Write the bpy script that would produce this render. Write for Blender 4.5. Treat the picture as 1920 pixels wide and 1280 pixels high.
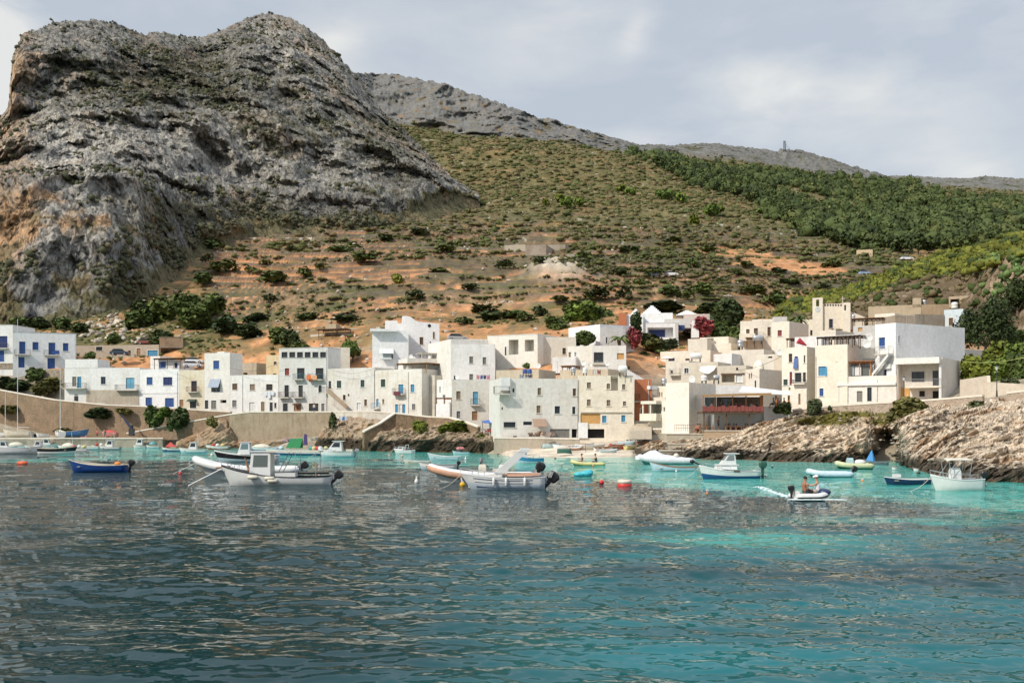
import bpy, math, random
import numpy as np
from mathutils import Vector, Matrix
for _o in list(bpy.data.objects): bpy.data.objects.remove(_o)
SC = bpy.context.scene; COL = SC.collection
R = math.radians
# ---------------------------------------------------------------- camera
F, HZ, CZ = 2050.0, 798.0, 4.1            # focal length in photo pixels, horizon row, eye height above the sea
def P(px, py, Y): return Vector(((px-960)/F*Y, Y, CZ+(HZ-py)/F*Y))
def WY(py): return CZ*F/(py-HZ)           # distance of the water seen at row py
cam = bpy.data.cameras.new('camera'); camo = bpy.data.objects.new('camera', cam); COL.objects.link(camo)
cam.sensor_width = 36; cam.lens = F/1920*36; cam.shift_y = (HZ-640)/1920
cam.clip_start = .5; cam.clip_end = 30000
camo.location = (0, 0, CZ); camo.rotation_euler = (R(90), 0, 0); SC.camera = camo
# ---------------------------------------------------------------- light
SUN = Vector((-.60, -.47, .64)).normalized()
SUN_STRENGTH = 3.3; SKY_STRENGTH = .1
sl = bpy.data.lights.new('sun', 'SUN'); sl.energy = SUN_STRENGTH; sl.angle = R(1.5); sl.color = (1, .92, .80)
so = bpy.data.objects.new('sun', sl); COL.objects.link(so); so.rotation_euler = SUN.to_track_quat('Z', 'Y').to_euler()
SC.view_settings.view_transform = 'Standard'; SC.view_settings.look = 'None'
SC.view_settings.exposure = 0.2; SC.view_settings.gamma = 1
SC.cycles.max_bounces = 5; SC.cycles.diffuse_bounces = 3; SC.cycles.glossy_bounces = 3; SC.cycles.transparent_max_bounces = 8
SC.cycles.use_denoising = True
W = bpy.data.worlds.new('World'); SC.world = W; W.use_nodes = True
def sky_world():
    nt = W.node_tree; N = nt.nodes; L = nt.links; N.clear()
    out = N.new('ShaderNodeOutputWorld'); bg = N.new('ShaderNodeBackground'); bg.inputs[1].default_value = SKY_STRENGTH
    sk = N.new('ShaderNodeTexSky'); sk.sky_type = 'NISHITA'; sk.sun_disc = False
    sk.sun_elevation = math.asin(SUN.z); sk.sun_rotation = math.atan2(SUN.x, SUN.y)
    sk.air_density = 1.2; sk.dust_density = 2.5; sk.altitude = 0
    tc = N.new('ShaderNodeTexCoord'); sp = N.new('ShaderNodeSeparateXYZ'); L.new(tc.outputs['Generated'], sp.inputs[0])
    def M(op, a, b=None, c=None, clamp=False):
        n = N.new('ShaderNodeMath'); n.operation = op; n.use_clamp = clamp
        for i, v in enumerate((a, b, c)):
            if v is None: continue
            if isinstance(v, (int, float)): n.inputs[i].default_value = v
            else: L.new(v, n.inputs[i])
        return n.outputs[0]
    X, Y, Z = sp.outputs
    # stretched noise: clouds flatten out towards the horizon
    mp = N.new('ShaderNodeMapping'); mp.inputs['Scale'].default_value = (2.2, 2.2, 5.5); L.new(tc.outputs['Generated'], mp.inputs[0])
    def noise(sc, det, rough, vec, dist=0):
        n = N.new('ShaderNodeTexNoise'); n.inputs['Scale'].default_value = sc; n.inputs['Detail'].default_value = det
        n.inputs['Roughness'].default_value = rough; n.inputs['Distortion'].default_value = dist; L.new(vec, n.inputs['Vector']); return n.outputs['Fac']
    n1 = noise(1.6, 6, .52, mp.outputs[0], .3)
    n2 = noise(4.5, 7, .55, mp.outputs[0], .2)
    # brighter banks of cloud standing at certain bearings
    az = M('DIVIDE', X, M('MAXIMUM', Y, .05)); el = M('DIVIDE', Z, M('MAXIMUM', Y, .05))
    def bank(px, py, rx, ry, amp, slant=0):
        a = M('DIVIDE', M('SUBTRACT', az, (px-960)/F), rx/F); b = M('DIVIDE', M('SUBTRACT', el, (HZ-py)/F), ry/F)
        if slant: a = M('SUBTRACT', a, M('MULTIPLY', b, slant))
        d = M('ADD', M('MULTIPLY', a, a), M('MULTIPLY', b, b))
        return M('MULTIPLY', M('POWER', 2.718, M('MULTIPLY', d, -1.0)), amp)
    tot = None
    for b in [(-20, 110, 85, 150, 1.1), (1195, 62, 30, 42, .6, .5), (1420, 175, 110, 65, .42), (1600, 160, 170, 50, .38), (1850, 30, 200, 70, .25), (1810, 320, 90, 28, .35),
              (1240, 265, 130, 22, .38), (1080, 20, 120, 60, .22), (620, 75, 55, 40, .5), (1480, 250, 250, 60, .12), (980, 130, 120, 100, .08)]:
        v = bank(*b); tot = v if tot is None else M('ADD', tot, v)
    f = M('ADD', M('MULTIPLY', tot, M('MULTIPLY_ADD', n2, 4.2, -.5)), M('MULTIPLY', M('SUBTRACT', n1, .46), 1.7))
    f = M('ADD', f, M('MULTIPLY', M('SUBTRACT', n2, .5), .7), clamp=True)
    mx = N.new('ShaderNodeMix'); mx.data_type = 'RGBA'; L.new(f, mx.inputs[0])
    mx.inputs[6].default_value = (4.85, 5.35, 6.05, 1); mx.inputs[7].default_value = (7.6, 7.6, 7.4, 1)
    # veil of thin grey cloud over the blue sky
    m2 = N.new('ShaderNodeMix'); m2.data_type = 'RGBA'; m2.inputs[0].default_value = .86
    L.new(sk.outputs[0], m2.inputs[6]); L.new(mx.outputs[2], m2.inputs[7])
    # sky raised overhead, out of frame, to brighten water glints and fill light
    up = M('MULTIPLY_ADD', M('MULTIPLY', M('SUBTRACT', Z, .40), 2.6, None, True), .75, 1.0)
    m3 = N.new('ShaderNodeMix'); m3.data_type = 'RGBA'; m3.blend_type = 'MULTIPLY'; m3.inputs[0].default_value = 1; L.new(m2.outputs[2], m3.inputs[6]); L.new(up, m3.inputs[7]); m3.clamp_result = False; m3.clamp_factor = False
    L.new(m3.outputs[2], bg.inputs[0]); L.new(bg.outputs[0], out.inputs[0])
sky_world()
# ---------------------------------------------------------------- numpy noise
def _hash(i, j, k, s):
    n = (i.astype(np.int64)*374761393+j.astype(np.int64)*668265263+k.astype(np.int64)*1442695041+s*974634777) & 0xffffffff
    n = ((n ^ (n >> 13))*1274126177) & 0xffffffff
    n = ((n ^ (n >> 15))*668265263) & 0xffffffff
    return n ^ (n >> 16)
_G = np.array([(1,1,0),(-1,1,0),(1,-1,0),(-1,-1,0),(1,0,1),(-1,0,1),(1,0,-1),(-1,0,-1),(0,1,1),(0,-1,1),(0,1,-1),(0,-1,-1)], float)
def perlin(p, s=0):
    i = np.floor(p).astype(np.int64); f = p-i; u = f*f*f*(f*(f*6-15)+10)
    r = 0
    for a in (0, 1):
        for b in (0, 1):
            for c in (0, 1):
                g = _G[_hash(i[:, 0]+a, i[:, 1]+b, i[:, 2]+c, s) % 12]
                d = g[:, 0]*(f[:, 0]-a)+g[:, 1]*(f[:, 1]-b)+g[:, 2]*(f[:, 2]-c)
                w = (u[:, 0] if a else 1-u[:, 0])*(u[:, 1] if b else 1-u[:, 1])*(u[:, 2] if c else 1-u[:, 2])
                r = r+w*d
    return r
def fbm(p, sc, octv=4, gain=.5, s=0, ridge=False):
    p = np.asarray(p, float)/sc; r = 0; a = 1; t = 0
    for o in range(octv):
        n = perlin(p, s+o*17)
        if ridge: n = 1-2*np.abs(n)*1.3
        r = r+a*n; t += a; a *= gain; p = p*2.03+13.7
    return r/t
# ---------------------------------------------------------------- materials
def newmat(name):
    m = bpy.data.materials.new(name); m.use_nodes = True; nt = m.node_tree
    return m, nt.nodes, nt.links, nt.nodes['Principled BSDF']
def _noise(N, L, vec, sc, det=4, rough=.55):
    n = N.new('ShaderNodeTexNoise'); n.inputs['Scale'].default_value = sc; n.inputs['Detail'].default_value = det; n.inputs['Roughness'].default_value = rough
    if vec: L.new(vec, n.inputs['Vector'])
    return n.outputs['Fac']
def _ramp(N, L, fac, stops):
    r = N.new('ShaderNodeValToRGB'); e = r.color_ramp.elements
    while len(e) < len(stops): e.new(.5)
    for x, (p, c) in zip(e, stops):
        x.position = p; x.color = (*c, 1) if not isinstance(c, (int, float)) else (c, c, c, 1)
    L.new(fac, r.inputs[0]); return r.outputs[0]
def _mix(N, L, fac, a, b, mode='MIX'):
    m = N.new('ShaderNodeMix'); m.data_type = 'RGBA'; m.blend_type = mode
    for i, v in ((0, fac), (6, a), (7, b)):
        if isinstance(v, (int, float)): m.inputs[i].default_value = v if i == 0 else (v, v, v, 1)
        elif isinstance(v, tuple): m.inputs[i].default_value = (*v, 1)
        else: L.new(v, m.inputs[i])
    return m.outputs[2]
def _bump(N, L, h, st, dist, b):
    n = N.new('ShaderNodeBump'); n.inputs['Strength'].default_value = st; n.inputs['Distance'].default_value = dist
    L.new(h, n.inputs['Height']); L.new(n.outputs[0], b.inputs['Normal'])
_MC = {}
def paint(c, rough=.5, var=.12, sc=3.0, metal=0, spec=.5):
    k = ('p', c, rough, var, sc, metal)
    if k in _MC: return _MC[k]
    m, N, L, b = newmat('paint'); b.inputs['Roughness'].default_value = rough; b.inputs['Metallic'].default_value = metal
    b.inputs['Specular IOR Level'].default_value = spec
    tc = N.new('ShaderNodeTexCoord')
    f = _noise(N, L, tc.outputs['Object'], sc, 5, .6)
    L.new(_ramp(N, L, f, [(.3, tuple(x*(1-var) for x in c)), (.7, tuple(min(1, x*(1+var)) for x in c))]), b.inputs['Base Color'])
    _MC[k] = m; return m
def plaster(c, dirt=.35, warm=(.42, .36, .27), sc=.35, bump=.15):
    k = ('w', c, dirt, warm)
    if min(c) > .36: c = tuple(min(.80, x*1.10+.015) for x in c); dirt *= .7
    if k in _MC: return _MC[k]
    m, N, L, b = newmat('plaster'); b.inputs['Roughness'].default_value = .92; b.inputs['Specular IOR Level'].default_value = .2
    tc = N.new('ShaderNodeTexCoord'); ob = tc.outputs['Object']
    mp = N.new('ShaderNodeMapping'); mp.inputs['Scale'].default_value = (1.6, 1.6, .22); L.new(ob, mp.inputs[0])
    n1 = _noise(N, L, ob, sc, 6, .62); n2 = _noise(N, L, mp.outputs[0], 1.1, 5, .6); n3 = _noise(N, L, ob, 2.2, 5, .65)
    a = _mix(N, L, _ramp(N, L, n1, [(.46, 0), (.68, dirt)]), c, warm)
    a = _mix(N, L, _ramp(N, L, n2, [(.52, 0), (.75, dirt*.9)]), a, tuple(x*.62 for x in warm))
    a = _mix(N, L, 1.0, a, _ramp(N, L, n3, [(.3, .86), (.65, 1.04)]), 'MULTIPLY')
    L.new(a, b.inputs['Base Color']); _bump(N, L, n3, bump, .05, b)
    _MC[k] = m; return m
def stone(c1, c2, sc=1.2, dark=(.09, .075, .055), bump=.6, rough=.95):
    k = ('s', c1, c2, sc)
    if k in _MC: return _MC[k]
    m, N, L, b = newmat('stone'); b.inputs['Roughness'].default_value = rough; b.inputs['Specular IOR Level'].default_value = .15
    tc = N.new('ShaderNodeTexCoord'); ob = tc.outputs['Object']
    v = N.new('ShaderNodeTexVoronoi'); v.inputs['Scale'].default_value = sc*1.4; v.feature = 'DISTANCE_TO_EDGE'
    mp = N.new('ShaderNodeMapping'); mp.inputs['Scale'].default_value = (1, 1, 1.7); L.new(ob, mp.inputs[0]); L.new(mp.outputs[0], v.inputs['Vector'])
    n1 = _noise(N, L, ob, sc*.3, 6, .65); n2 = _noise(N, L, ob, sc*2.5, 6, .7)
    a = _mix(N, L, _ramp(N, L, n1, [(.35, 0), (.65, 1)]), c1, c2)
    a = _mix(N, L, _ramp(N, L, n2, [(.35, .55), (.6, 0)]), a, dark)
    a = _mix(N, L, _ramp(N, L, v.outputs[0], [(0, .55), (.06, 0)]), a, dark)
    L.new(a, b.inputs['Base Color']); _bump(N, L, n2, bump, .15, b)
    _MC[k] = m; return m
def leafmat(c, var=.45, sc=.8, rough=.7):
    k = ('l', c, var)
    if k in _MC: return _MC[k]
    m, N, L, b = newmat('foliage'); b.inputs['Roughness'].default_value = rough; b.inputs['Specular IOR Level'].default_value = .25
    tc = N.new('ShaderNodeTexCoord'); oi = N.new('ShaderNodeObjectInfo')
    n1 = _noise(N, L, tc.outputs['Object'], sc, 3, .7)
    g = N.new('ShaderNodeNewGeometry')
    a = _ramp(N, L, n1, [(.3, tuple(x*(1-var) for x in c)), (.7, tuple(x*(1+var) for x in c))])
    a = _mix(N, L, 1.0, a, _ramp(N, L, g.outputs['Random Per Island'], [(0, (.6, .66, .6)), (1, (1.35, 1.3, 1.15))]), 'MULTIPLY')
    a = _mix(N, L, 1.0, a, _ramp(N, L, oi.outputs['Random'], [(0, (.75, .8, .75)), (1, (1.25, 1.15, 1.05))]), 'MULTIPLY')
    L.new(a, b.inputs['Base Color'])
    _MC[k] = m; return m
def glass(c=(.02, .025, .03), rough=.08):
    k = ('g', c)
    if k in _MC: return _MC[k]
    m, N, L, b = newmat('glass'); b.inputs['Roughness'].default_value = rough; b.inputs['Base Color'].default_value = (*c, 1)
    b.inputs['Specular IOR Level'].default_value = .6
    _MC[k] = m; return m
# ---------------------------------------------------------------- mesh building
def link(o, parent=None):
    COL.objects.link(o)
    if parent is not None: o.parent = parent
    return o
def tag(o, label=None, cat=None, group=None, kind=None):
    for k, v in (('label', label), ('category', cat), ('group', group), ('kind', kind)):
        if v: o[k] = v
    return o
def thing(name, label, cat, loc=(0, 0, 0), rz=0, group=None):
    o = bpy.data.objects.new(name, None); COL.objects.link(o); o.location = loc; o.rotation_euler = (0, 0, rz); o.empty_display_size = .3
    return tag(o, label, cat, group)
def copy_tree(o, parent=None, kids=None):
    c = o.copy(); COL.objects.link(c); c.parent = parent
    for ch in [x for x in o.children]: copy_tree(ch, c)
    return c
def npmesh(name, V, Fc, mats, parent=None, smooth=False, col=None, mi=None):
    me = bpy.data.meshes.new(name); V = np.asarray(V, np.float32); Fc = np.asarray(Fc, np.int32)
    me.vertices.add(len(V)); me.vertices.foreach_set('co', V.ravel())
    k = Fc.shape[1]; me.loops.add(Fc.size); me.loops.foreach_set('vertex_index', Fc.ravel())
    me.polygons.add(len(Fc)); me.polygons.foreach_set('loop_start', np.arange(0, Fc.size, k, dtype=np.int32))
    if smooth: me.polygons.foreach_set('use_smooth', np.ones(len(Fc), bool))
    for m in mats: me.materials.append(m)
    if mi is not None: me.polygons.foreach_set('material_index', np.asarray(mi, np.int32))
    if col is not None:
        a = me.color_attributes.new('Col', 'FLOAT_COLOR', 'POINT')
        c = np.ones((len(V), 4), np.float32); c[:, :col.shape[1]] = col; a.data.foreach_set('color', c.ravel())
    me.update(calc_edges=True)
    return link(bpy.data.objects.new(name, me), parent)
class MB:
    def __init__(s, off=(0, 0, 0)): s.v = []; s.f = []; s.m = []; s.sm = []; s.off = Vector(off); s.c = 0; s.s = False
    def add(s, vs, fs):
        b = len(s.v); s.v += [tuple(Vector(x)-s.off) for x in vs]
        for f in fs: s.f.append(tuple(b+i for i in f)); s.m.append(s.c); s.sm.append(s.s)
        return s
    def quad(s, a, b, c, d): return s.add([a, b, c, d], [(0, 1, 2, 3)])
    def ob(s, o, ex, ey, ez):
        o, ex, ey, ez = map(Vector, (o, ex, ey, ez))
        vs = [o+ex*i+ey*j+ez*k for k in (0, 1) for j in (0, 1) for i in (0, 1)]
        fs = [(0, 2, 3, 1), (4, 5, 7, 6), (0, 1, 5, 4), (2, 6, 7, 3), (0, 4, 6, 2), (1, 3, 7, 5)]
        if ex.cross(ey).dot(ez) < 0: fs = [f[::-1] for f in fs]
        return s.add(vs, fs)
    def box(s, c, d, rz=0):
        c = Vector(c); m = Matrix.Rotation(rz, 3, 'Z'); ex = m@Vector((d[0], 0, 0)); ey = m@Vector((0, d[1], 0)); ez = Vector((0, 0, d[2]))
        return s.ob(c-(ex+ey+ez)/2, ex, ey, ez)
    def tube(s, a, b, r, n=6, r2=None):
        a = Vector(a); b = Vector(b); r2 = r if r2 is None else r2; z = (b-a).normalized() if (b-a).length > 1e-6 else Vector((0, 0, 1))
        x = z.orthogonal().normalized(); y = z.cross(x); vs = []
        for p, q in ((a, r), (b, r2)):
            for i in range(n):
                t = 2*math.pi*i/n; vs.append(p+x*math.cos(t)*q+y*math.sin(t)*q)
        fs = [(i, (i+1) % n, n+(i+1) % n, n+i) for i in range(n)]+[tuple(range(n))[::-1], tuple(range(n, 2*n))]
        return s.add(vs, fs)
    def path(s, pts, r, n=6):
        for a, b in zip(pts, pts[1:]): s.tube(a, b, r, n)
        return s
    def ell(s, c, r, nu=12, nv=8, cut=None):
        c = Vector(c); vs = []; fs = []; sm = s.s; s.s = True
        if isinstance(r, (int, float)): r = (r, r, r)
        v0 = 0 if cut is None else cut
        for j in range(nv+1):
            ph = -math.pi/2+math.pi*(v0+(1-v0)*j/nv)
            for i in range(nu):
                t = 2*math.pi*i/nu; vs.append(c+Vector((r[0]*math.cos(ph)*math.cos(t), r[1]*math.cos(ph)*math.sin(t), r[2]*math.sin(ph))))
        for j in range(nv):
            for i in range(nu): fs.append((j*nu+i, j*nu+(i+1) % nu, (j+1)*nu+(i+1) % nu, (j+1)*nu+i))
        s.add(vs, fs); s.s = sm; return s
    def loft(s, rings, closed=True, caps=True):
        n = len(rings[0]); vs = [p for r in rings for p in r]; fs = []
        for j in range(len(rings)-1):
            for i in range(n if closed else n-1): fs.append((j*n+i, j*n+(i+1) % n, (j+1)*n+(i+1) % n, (j+1)*n+i))
        if caps: fs += [tuple(range(n))[::-1], tuple(range((len(rings)-1)*n, len(rings)*n))]
        return s.add(vs, fs)
    def build(s, name, mats, parent=None, smooth=False):
        me = bpy.data.meshes.new(name); me.from_pydata(s.v, [], s.f)
        for m in (mats if isinstance(mats, (list, tuple)) else [mats]): me.materials.append(m)
        me.polygons.foreach_set('material_index', s.m); me.polygons.foreach_set('use_smooth', [bool(smooth or x) for x in s.sm]); me.update()
        return link(bpy.data.objects.new(name, me), parent)
def struct(o): o['kind'] = 'structure'; return o
# ================================================================ THE LAND
def smooth01(x): x = np.clip(x, 0, 1); return x*x*(3-2*x)
def sheet(cols, rows, px0, px1, step, lift=None):
    """cols: {px: [(py, Y), ...]}; returns px, py-like row parameter, and xyz arrays of a surface through these real distances."""
    xs = np.array(sorted(cols)); K = len(cols[xs[0]])
    A = np.array([[cols[x][k] for k in range(K)] for x in xs], float)      # nx,K,2
    u = np.arange(px0, px1+.1, step); py = np.zeros((K, len(u))); YY = np.zeros((K, len(u)))
    for k in range(K): py[k] = np.interp(u, xs, A[:, k, 0]); YY[k] = np.interp(u, xs, A[:, k, 1])
    Z = CZ+(HZ-py)/F*YY
    y = []; z = []; t = []
    for k in range(K-1):
        n = rows[k]
        for i in range(n+(k == K-2)):
            w = i/n; y.append(YY[k]*(1-w)+YY[k+1]*w); z.append(Z[k]*(1-w)+Z[k+1]*w); t.append(np.full(len(u), k+w))
    y = np.array(y); z = np.array(z); t = np.array(t); U = np.tile(u, (len(y), 1)); x = (U-960)/F*y
    return U, t, np.stack([x, y, z], -1)
def normals(Pg):
    du = np.gradient(Pg, axis=1); dv = np.gradient(Pg, axis=0); n = np.cross(du, dv); return n/np.maximum(np.linalg.norm(n, axis=-1, keepdims=True), 1e-9)
def gridfaces(nr, nc):
    a = np.arange(nr*nc).reshape(nr, nc); return np.stack([a[:-1, :-1], a[:-1, 1:], a[1:, 1:], a[1:, :-1]], -1).reshape(-1, 4)
def rowof(Pg): return HZ-(Pg[..., 2]-CZ)/Pg[..., 1]*F
def colof(Pg): return 960+Pg[..., 0]/Pg[..., 1]*F
def landmat(name, sc, bump, dist, rough=.95, crack=0):
    m, N, L, b = newmat(name); b.inputs['Roughness'].default_value = rough; b.inputs['Specular IOR Level'].default_value = .1
    at = N.new('ShaderNodeAttribute'); at.attribute_name = 'Col'; tc = N.new('ShaderNodeTexCoord')
    n1 = _noise(N, L, tc.outputs['Object'], sc, 6, .7); n2 = _noise(N, L, tc.outputs['Object'], sc*.2, 5, .65)
    a = _mix(N, L, 1.0, at.outputs['Color'], _ramp(N, L, n1, [(.3, .62), (.5, 1.0), (.7, 1.3)]), 'MULTIPLY')
    a = _mix(N, L, 1.0, a, _ramp(N, L, n2, [(.35, .85), (.65, 1.12)]), 'MULTIPLY')
    if crack:                                    # joints, pits and small caves in the limestone
        mp = N.new('ShaderNodeMapping'); mp.inputs['Scale'].default_value = (1, 1, .5); L.new(tc.outputs['Object'], mp.inputs[0])
        wv = N.new('ShaderNodeVectorMath'); wv.operation = 'MULTIPLY_ADD'; nn = N.new('ShaderNodeTexNoise'); nn.inputs['Scale'].default_value = crack*.8; L.new(mp.outputs[0], nn.inputs['Vector'])
        L.new(nn.outputs['Color'], wv.inputs[0]); wv.inputs[1].default_value = (2.2/crack,)*3; L.new(mp.outputs[0], wv.inputs[2])
        for s_, w_, d_ in ((1.0, .10, .75), (2.7, .16, .5)):
            v = N.new('ShaderNodeTexVoronoi'); v.feature = 'F1'; v.inputs['Scale'].default_value = crack*s_; L.new(wv.outputs[0], v.inputs['Vector'])
            a = _mix(N, L, 1.0, a, _ramp(N, L, v.outputs['Distance'], [(w_, 1-d_), (w_+.16, 1.0), (.75, 1.08)]), 'MULTIPLY')
            v = N.new('ShaderNodeTexVoronoi'); v.feature = 'DISTANCE_TO_EDGE'; v.inputs['Scale'].default_value = crack*s_*.6; L.new(wv.outputs[0], v.inputs['Vector'])
            a = _mix(N, L, 1.0, a, _ramp(N, L, v.outputs['Distance'], [(0.0, .45), (.05, 1.0)]), 'MULTIPLY')
    L.new(a, b.inputs['Base Color']); _bump(N, L, n1, bump, dist, b); return m
def mixc(a, b, f): return a*(1-f[..., None])+np.array(b)*f[..., None]
def flat(A): return A.reshape(-1, A.shape[-1])
def raypush(G, d):
    c = np.array((0, 0, CZ)); return c+(G-c)*(1-d/G[..., 1])[..., None]
def N2(Pg, sc, o=4, g=.5, s=0, ridge=False, stretch=(1, 1, 1)): return fbm(flat(Pg)*np.array(stretch), sc, o, g, s, ridge).reshape(Pg.shape[:2])
# ---- hillside: shore, village ground, terraces, scrub slope, ridge
def hillside():
    B = lambda *a: list(a)
    C = {
     -400: [(860,200),(838,212),(822,222),(722,232),(690,238),(640,262),(590,300),(500,400),(460,440),(440,470),(430,500),(600,700)],
     0:    [(860,200),(838,212),(822,221),(738,230),(692,237),(642,262),(595,300),(500,400),(470,440),(440,470),(430,500),(600,700)],
     115:  [(860,200),(838,211),(822,219),(758,227),(693,236),(640,262),(590,300),(500,400),(470,440),(440,470),(430,500),(600,700)],
     160:  [(860,200),(838,210),(824,218),(772,229),(712,242),(645,262),(585,300),(490,400),(460,440),(440,470),(430,500),(600,700)],
     300:  [(860,199),(840,207),(826,212),(776,223),(705,240),(640,258),(545,320),(470,400),(430,470),(410,500),(400,540),(600,750)],
     450:  [(862,190),(842,200),(829,203),(784,215),(706,230),(640,250),(540,330),(430,450),(400,520),(380,600),(350,680),(500,900)],
     600:  [(864,180),(844,190),(830,194),(782,208),(702,224),(622,245),(520,340),(430,460),(360,580),(300,700),(250,800),(400,1100)],
     700:  [(866,170),(847,180),(834,182),(786,205),(700,219),(618,240),(515,340),(425,470),(300,700),(205,880),(140,1000),(300,1300)],
     800:  [(868,164),(849,174),(838,177),(800,198),(718,212),(620,236),(510,340),(420,480),(320,680),(232,860),(150,960),(300,1250)],
     900:  [(870,158),(850,168),(840,170),(812,184),(725,198),(622,232),(510,340),(430,470),(330,680),(252,850),(180,925),(300,1200)],
     960:  [(880,130),(858,144),(842,157),(828,167),(715,186),(615,230),(510,336),(430,466),(330,665),(250,850),(199,905),(330,1200)],
     1080: [(880,126),(858,141),(842,151),(824,163),(706,184),(605,228),(510,332),(430,462),(345,650),(268,850),(240,905),(380,1200)],
     1185: [(880,126),(857,142),(842,152),(812,162),(702,186),(598,230),(515,326),(435,456),(355,640),(292,870),(273,945),(420,1250)],
     1250: [(870,140),(860,146),(836,156),(812,167),(702,192),(592,236),(520,322),(440,450),(360,640),(300,890),(275,980),(420,1300)],
     1400: [(885,130),(868,138),(838,150),(812,168),(700,190),(600,240),(520,330),(450,440),(370,650),(312,930),(275,1040),(420,1400)],
     1500: [(885,130),(870,135),(825,146),(775,163),(700,184),(608,235),(530,330),(460,440),(380,680),(318,980),(281,1080),(420,1400)],
     1650: [(890,120),(875,128),(812,138),(763,157),(664,188),(592,235),(540,310),(468,430),(400,650),(352,960),(323,1100),(460,1500)],
     1800: [(900,110),(880,120),(800,130),(755,140),(655,180),(592,226),(535,300),(462,420),(408,640),(366,980),(337,1150),(460,1500)],
     1950: [(910,100),(890,110),(790,122),(744,130),(650,175),(592,222),(530,300),(458,420),(408,640),(368,980),(337,1180),(460,1500)],
     2500: [(950,70),(930,80),(780,100),(720,115),(650,160),(600,210),(540,290),(480,410),(430,640),(400,980),(380,1180),(500,1500)]}
    ridge = {660:137,700:139,760:143,830:155,860:165,900:180,950:196,1000:214,1040:225,1080:240,1130:256,1170:268,1200:278,1250:275,1300:272,1350:270,1400:276,1450:280,1500:281,1560:297,1620:315,1660:326,1720:332,1800:338,1850:334,1920:337}
    rx = sorted(ridge); cx = sorted(C)
    for x in rx:                                    # refine the skyline
        if x in C: C[x][10] = (ridge[x], C[x][10][1]); continue
        C[x] = [tuple(np.interp(x, cx, [C[c][k][j] for c in cx]) for j in (0, 1)) for k in range(12)]
        C[x][10] = (ridge[x], C[x][10][1])
    U, t, G = sheet(C, [3, 4, 6, 10, 20, 80, 210, 160, 90, 40, 10], -400, 2500, 2.0)
    py = rowof(G); y = G[..., 1]
    # terraces: dry-stone steps between the village and the scrub slope
    tm = smooth01((t-4.9)/.5)*smooth01((7.5-t)/.5)*smooth01((U-330)/80)*smooth01((1760-U)/120)
    warp = N2(G, 110, 2, .5, 5)*5+N2(G, 25, 2, .5, 8)*.9
    h = 3.1; q = (G[..., 2]+warp)/h; fr = q-np.floor(q)
    stp = np.floor(q)+smooth01((fr-.78)/.20)
    brk = smooth01((N2(G, 60, 3, .5, 33)+.36)/.12)                 # walls are broken and overgrown in places
    G[..., 2] += tm*(.35+.65*brk)*((stp*h-warp)-G[..., 2]+.45*h)*.85
    wallm = tm*brk*smooth01((fr-.86)/.04)
    # relief
    n = normals(G)
    up = smooth01((t-4.2)/1.2)
    rel = N2(G, 160, 4, .5, 40)*16*smooth01((t-6.8)/1.5)*smooth01((10.2-t)/.6)+N2(G, 18, 4, .55, 41)*1.6*up
    G[..., 2] += rel*(1-.6*tm)
    cl = smooth01((t-8.9)/.25)*smooth01((10.6-t)/.4)                # crags under the skyline
    cl *= .6+.4*smooth01(1-(U-1150)/60*1.0)+.0*U
    crag = N2(G, 55, 6, .6, 50, True, (1, 1, .45))
    G = raypush(G, cl*(crag-.35)*26)
    G[..., 2] += smooth01((t-9.3)/.5)*smooth01((11-t)/.6)*(N2(G, 12, 5, .6, 52, True)*3.2-1.4)
    # ------------ ground colours (what grows or lies there)
    soil = np.array((.48, .245, .118)); V = np.zeros(G.shape)+soil
    nA = N2(G, 40, 5, .55, 60); nB = N2(G, 9, 4, .6, 61); nC = N2(G, 3, 3, .6, 62); ns = N2(G*np.array((.14, 1, 1)), 9, 4, .55, 63)
    px = colof(G); py = rowof(G)
    V = mixc(V, (.30, .185, .10), smooth01(nB*1.6+.15)*.8)
    V = mixc(V, (.40, .33, .25), smooth01((nC+nB-.32)/.25)*.6)
    # green cover: scrub slope above, strips on the terraces
    g = smooth01((t-6.75)/.5)                        # upper slope
    g = np.maximum(g, smooth01((U-1560)/120)*smooth01((t-5)/.4)*.6)
    g = np.clip(g*(.98+nB*.5+nA*.5), 0, 1)
    strips = smooth01((ns+nA*.4-.02)/.16)*tm
    left = smooth01((430-px)/80)*smooth01((t-4.5)/.4)
    g = np.clip(np.maximum.reduce([g, strips*.8, left*(.5+nB)]), 0, 1)
    g = np.clip(g+.55*smooth01((t-4.4)/.3)*smooth01((5.5-t)/.3)*smooth01((nB+.2)/.3), 0, 1)
    V = mixc(V, (.115, .105, .046), g); V = mixc(V, (.16, .135, .062), g*smooth01((nA+nC*.5+.05)/.3)*.8)
    V = mixc(V, (.24, .16, .085), g*smooth01((N2(G, 24, 4, .6, 66)-.2)/.14)*.35)
    V = mixc(V, (.10, .115, .042), tm*smooth01((fr-.60)/.15)*smooth01((nA+nB*.5+.10)/.2)*.75)
    V = mixc(V, (.11, .095, .075), wallm*.85)
    bare = smooth01((nC+nB*.8-.42)/.1)*smooth01((t-6.3)/.4)*smooth01((9-t)/.5)
    V = mixc(V, (.46, .42, .36), bare*.7)
    rock = np.clip(cl*smooth01((crag+.1)/.2)*1.3, 0, 1)*smooth01((nB+.38)/.3)
    top = smooth01((t-9.0)/.3)*smooth01((U-1100)/80); V = mixc(V, (.075, .078, .042), top*.9); rock = np.maximum(rock, top*smooth01((nB+nA*.7-.02)/.12)*smooth01((crag-.05)/.2))
    V = mixc(V, (.165, .16, .15), rock); V = mixc(V, (.15, .155, .15), rock*smooth01((nC-.02)/.2)*.7)
    V = mixc(V, (.30, .26, .20), smooth01((4.2-t)/.4))
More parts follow.
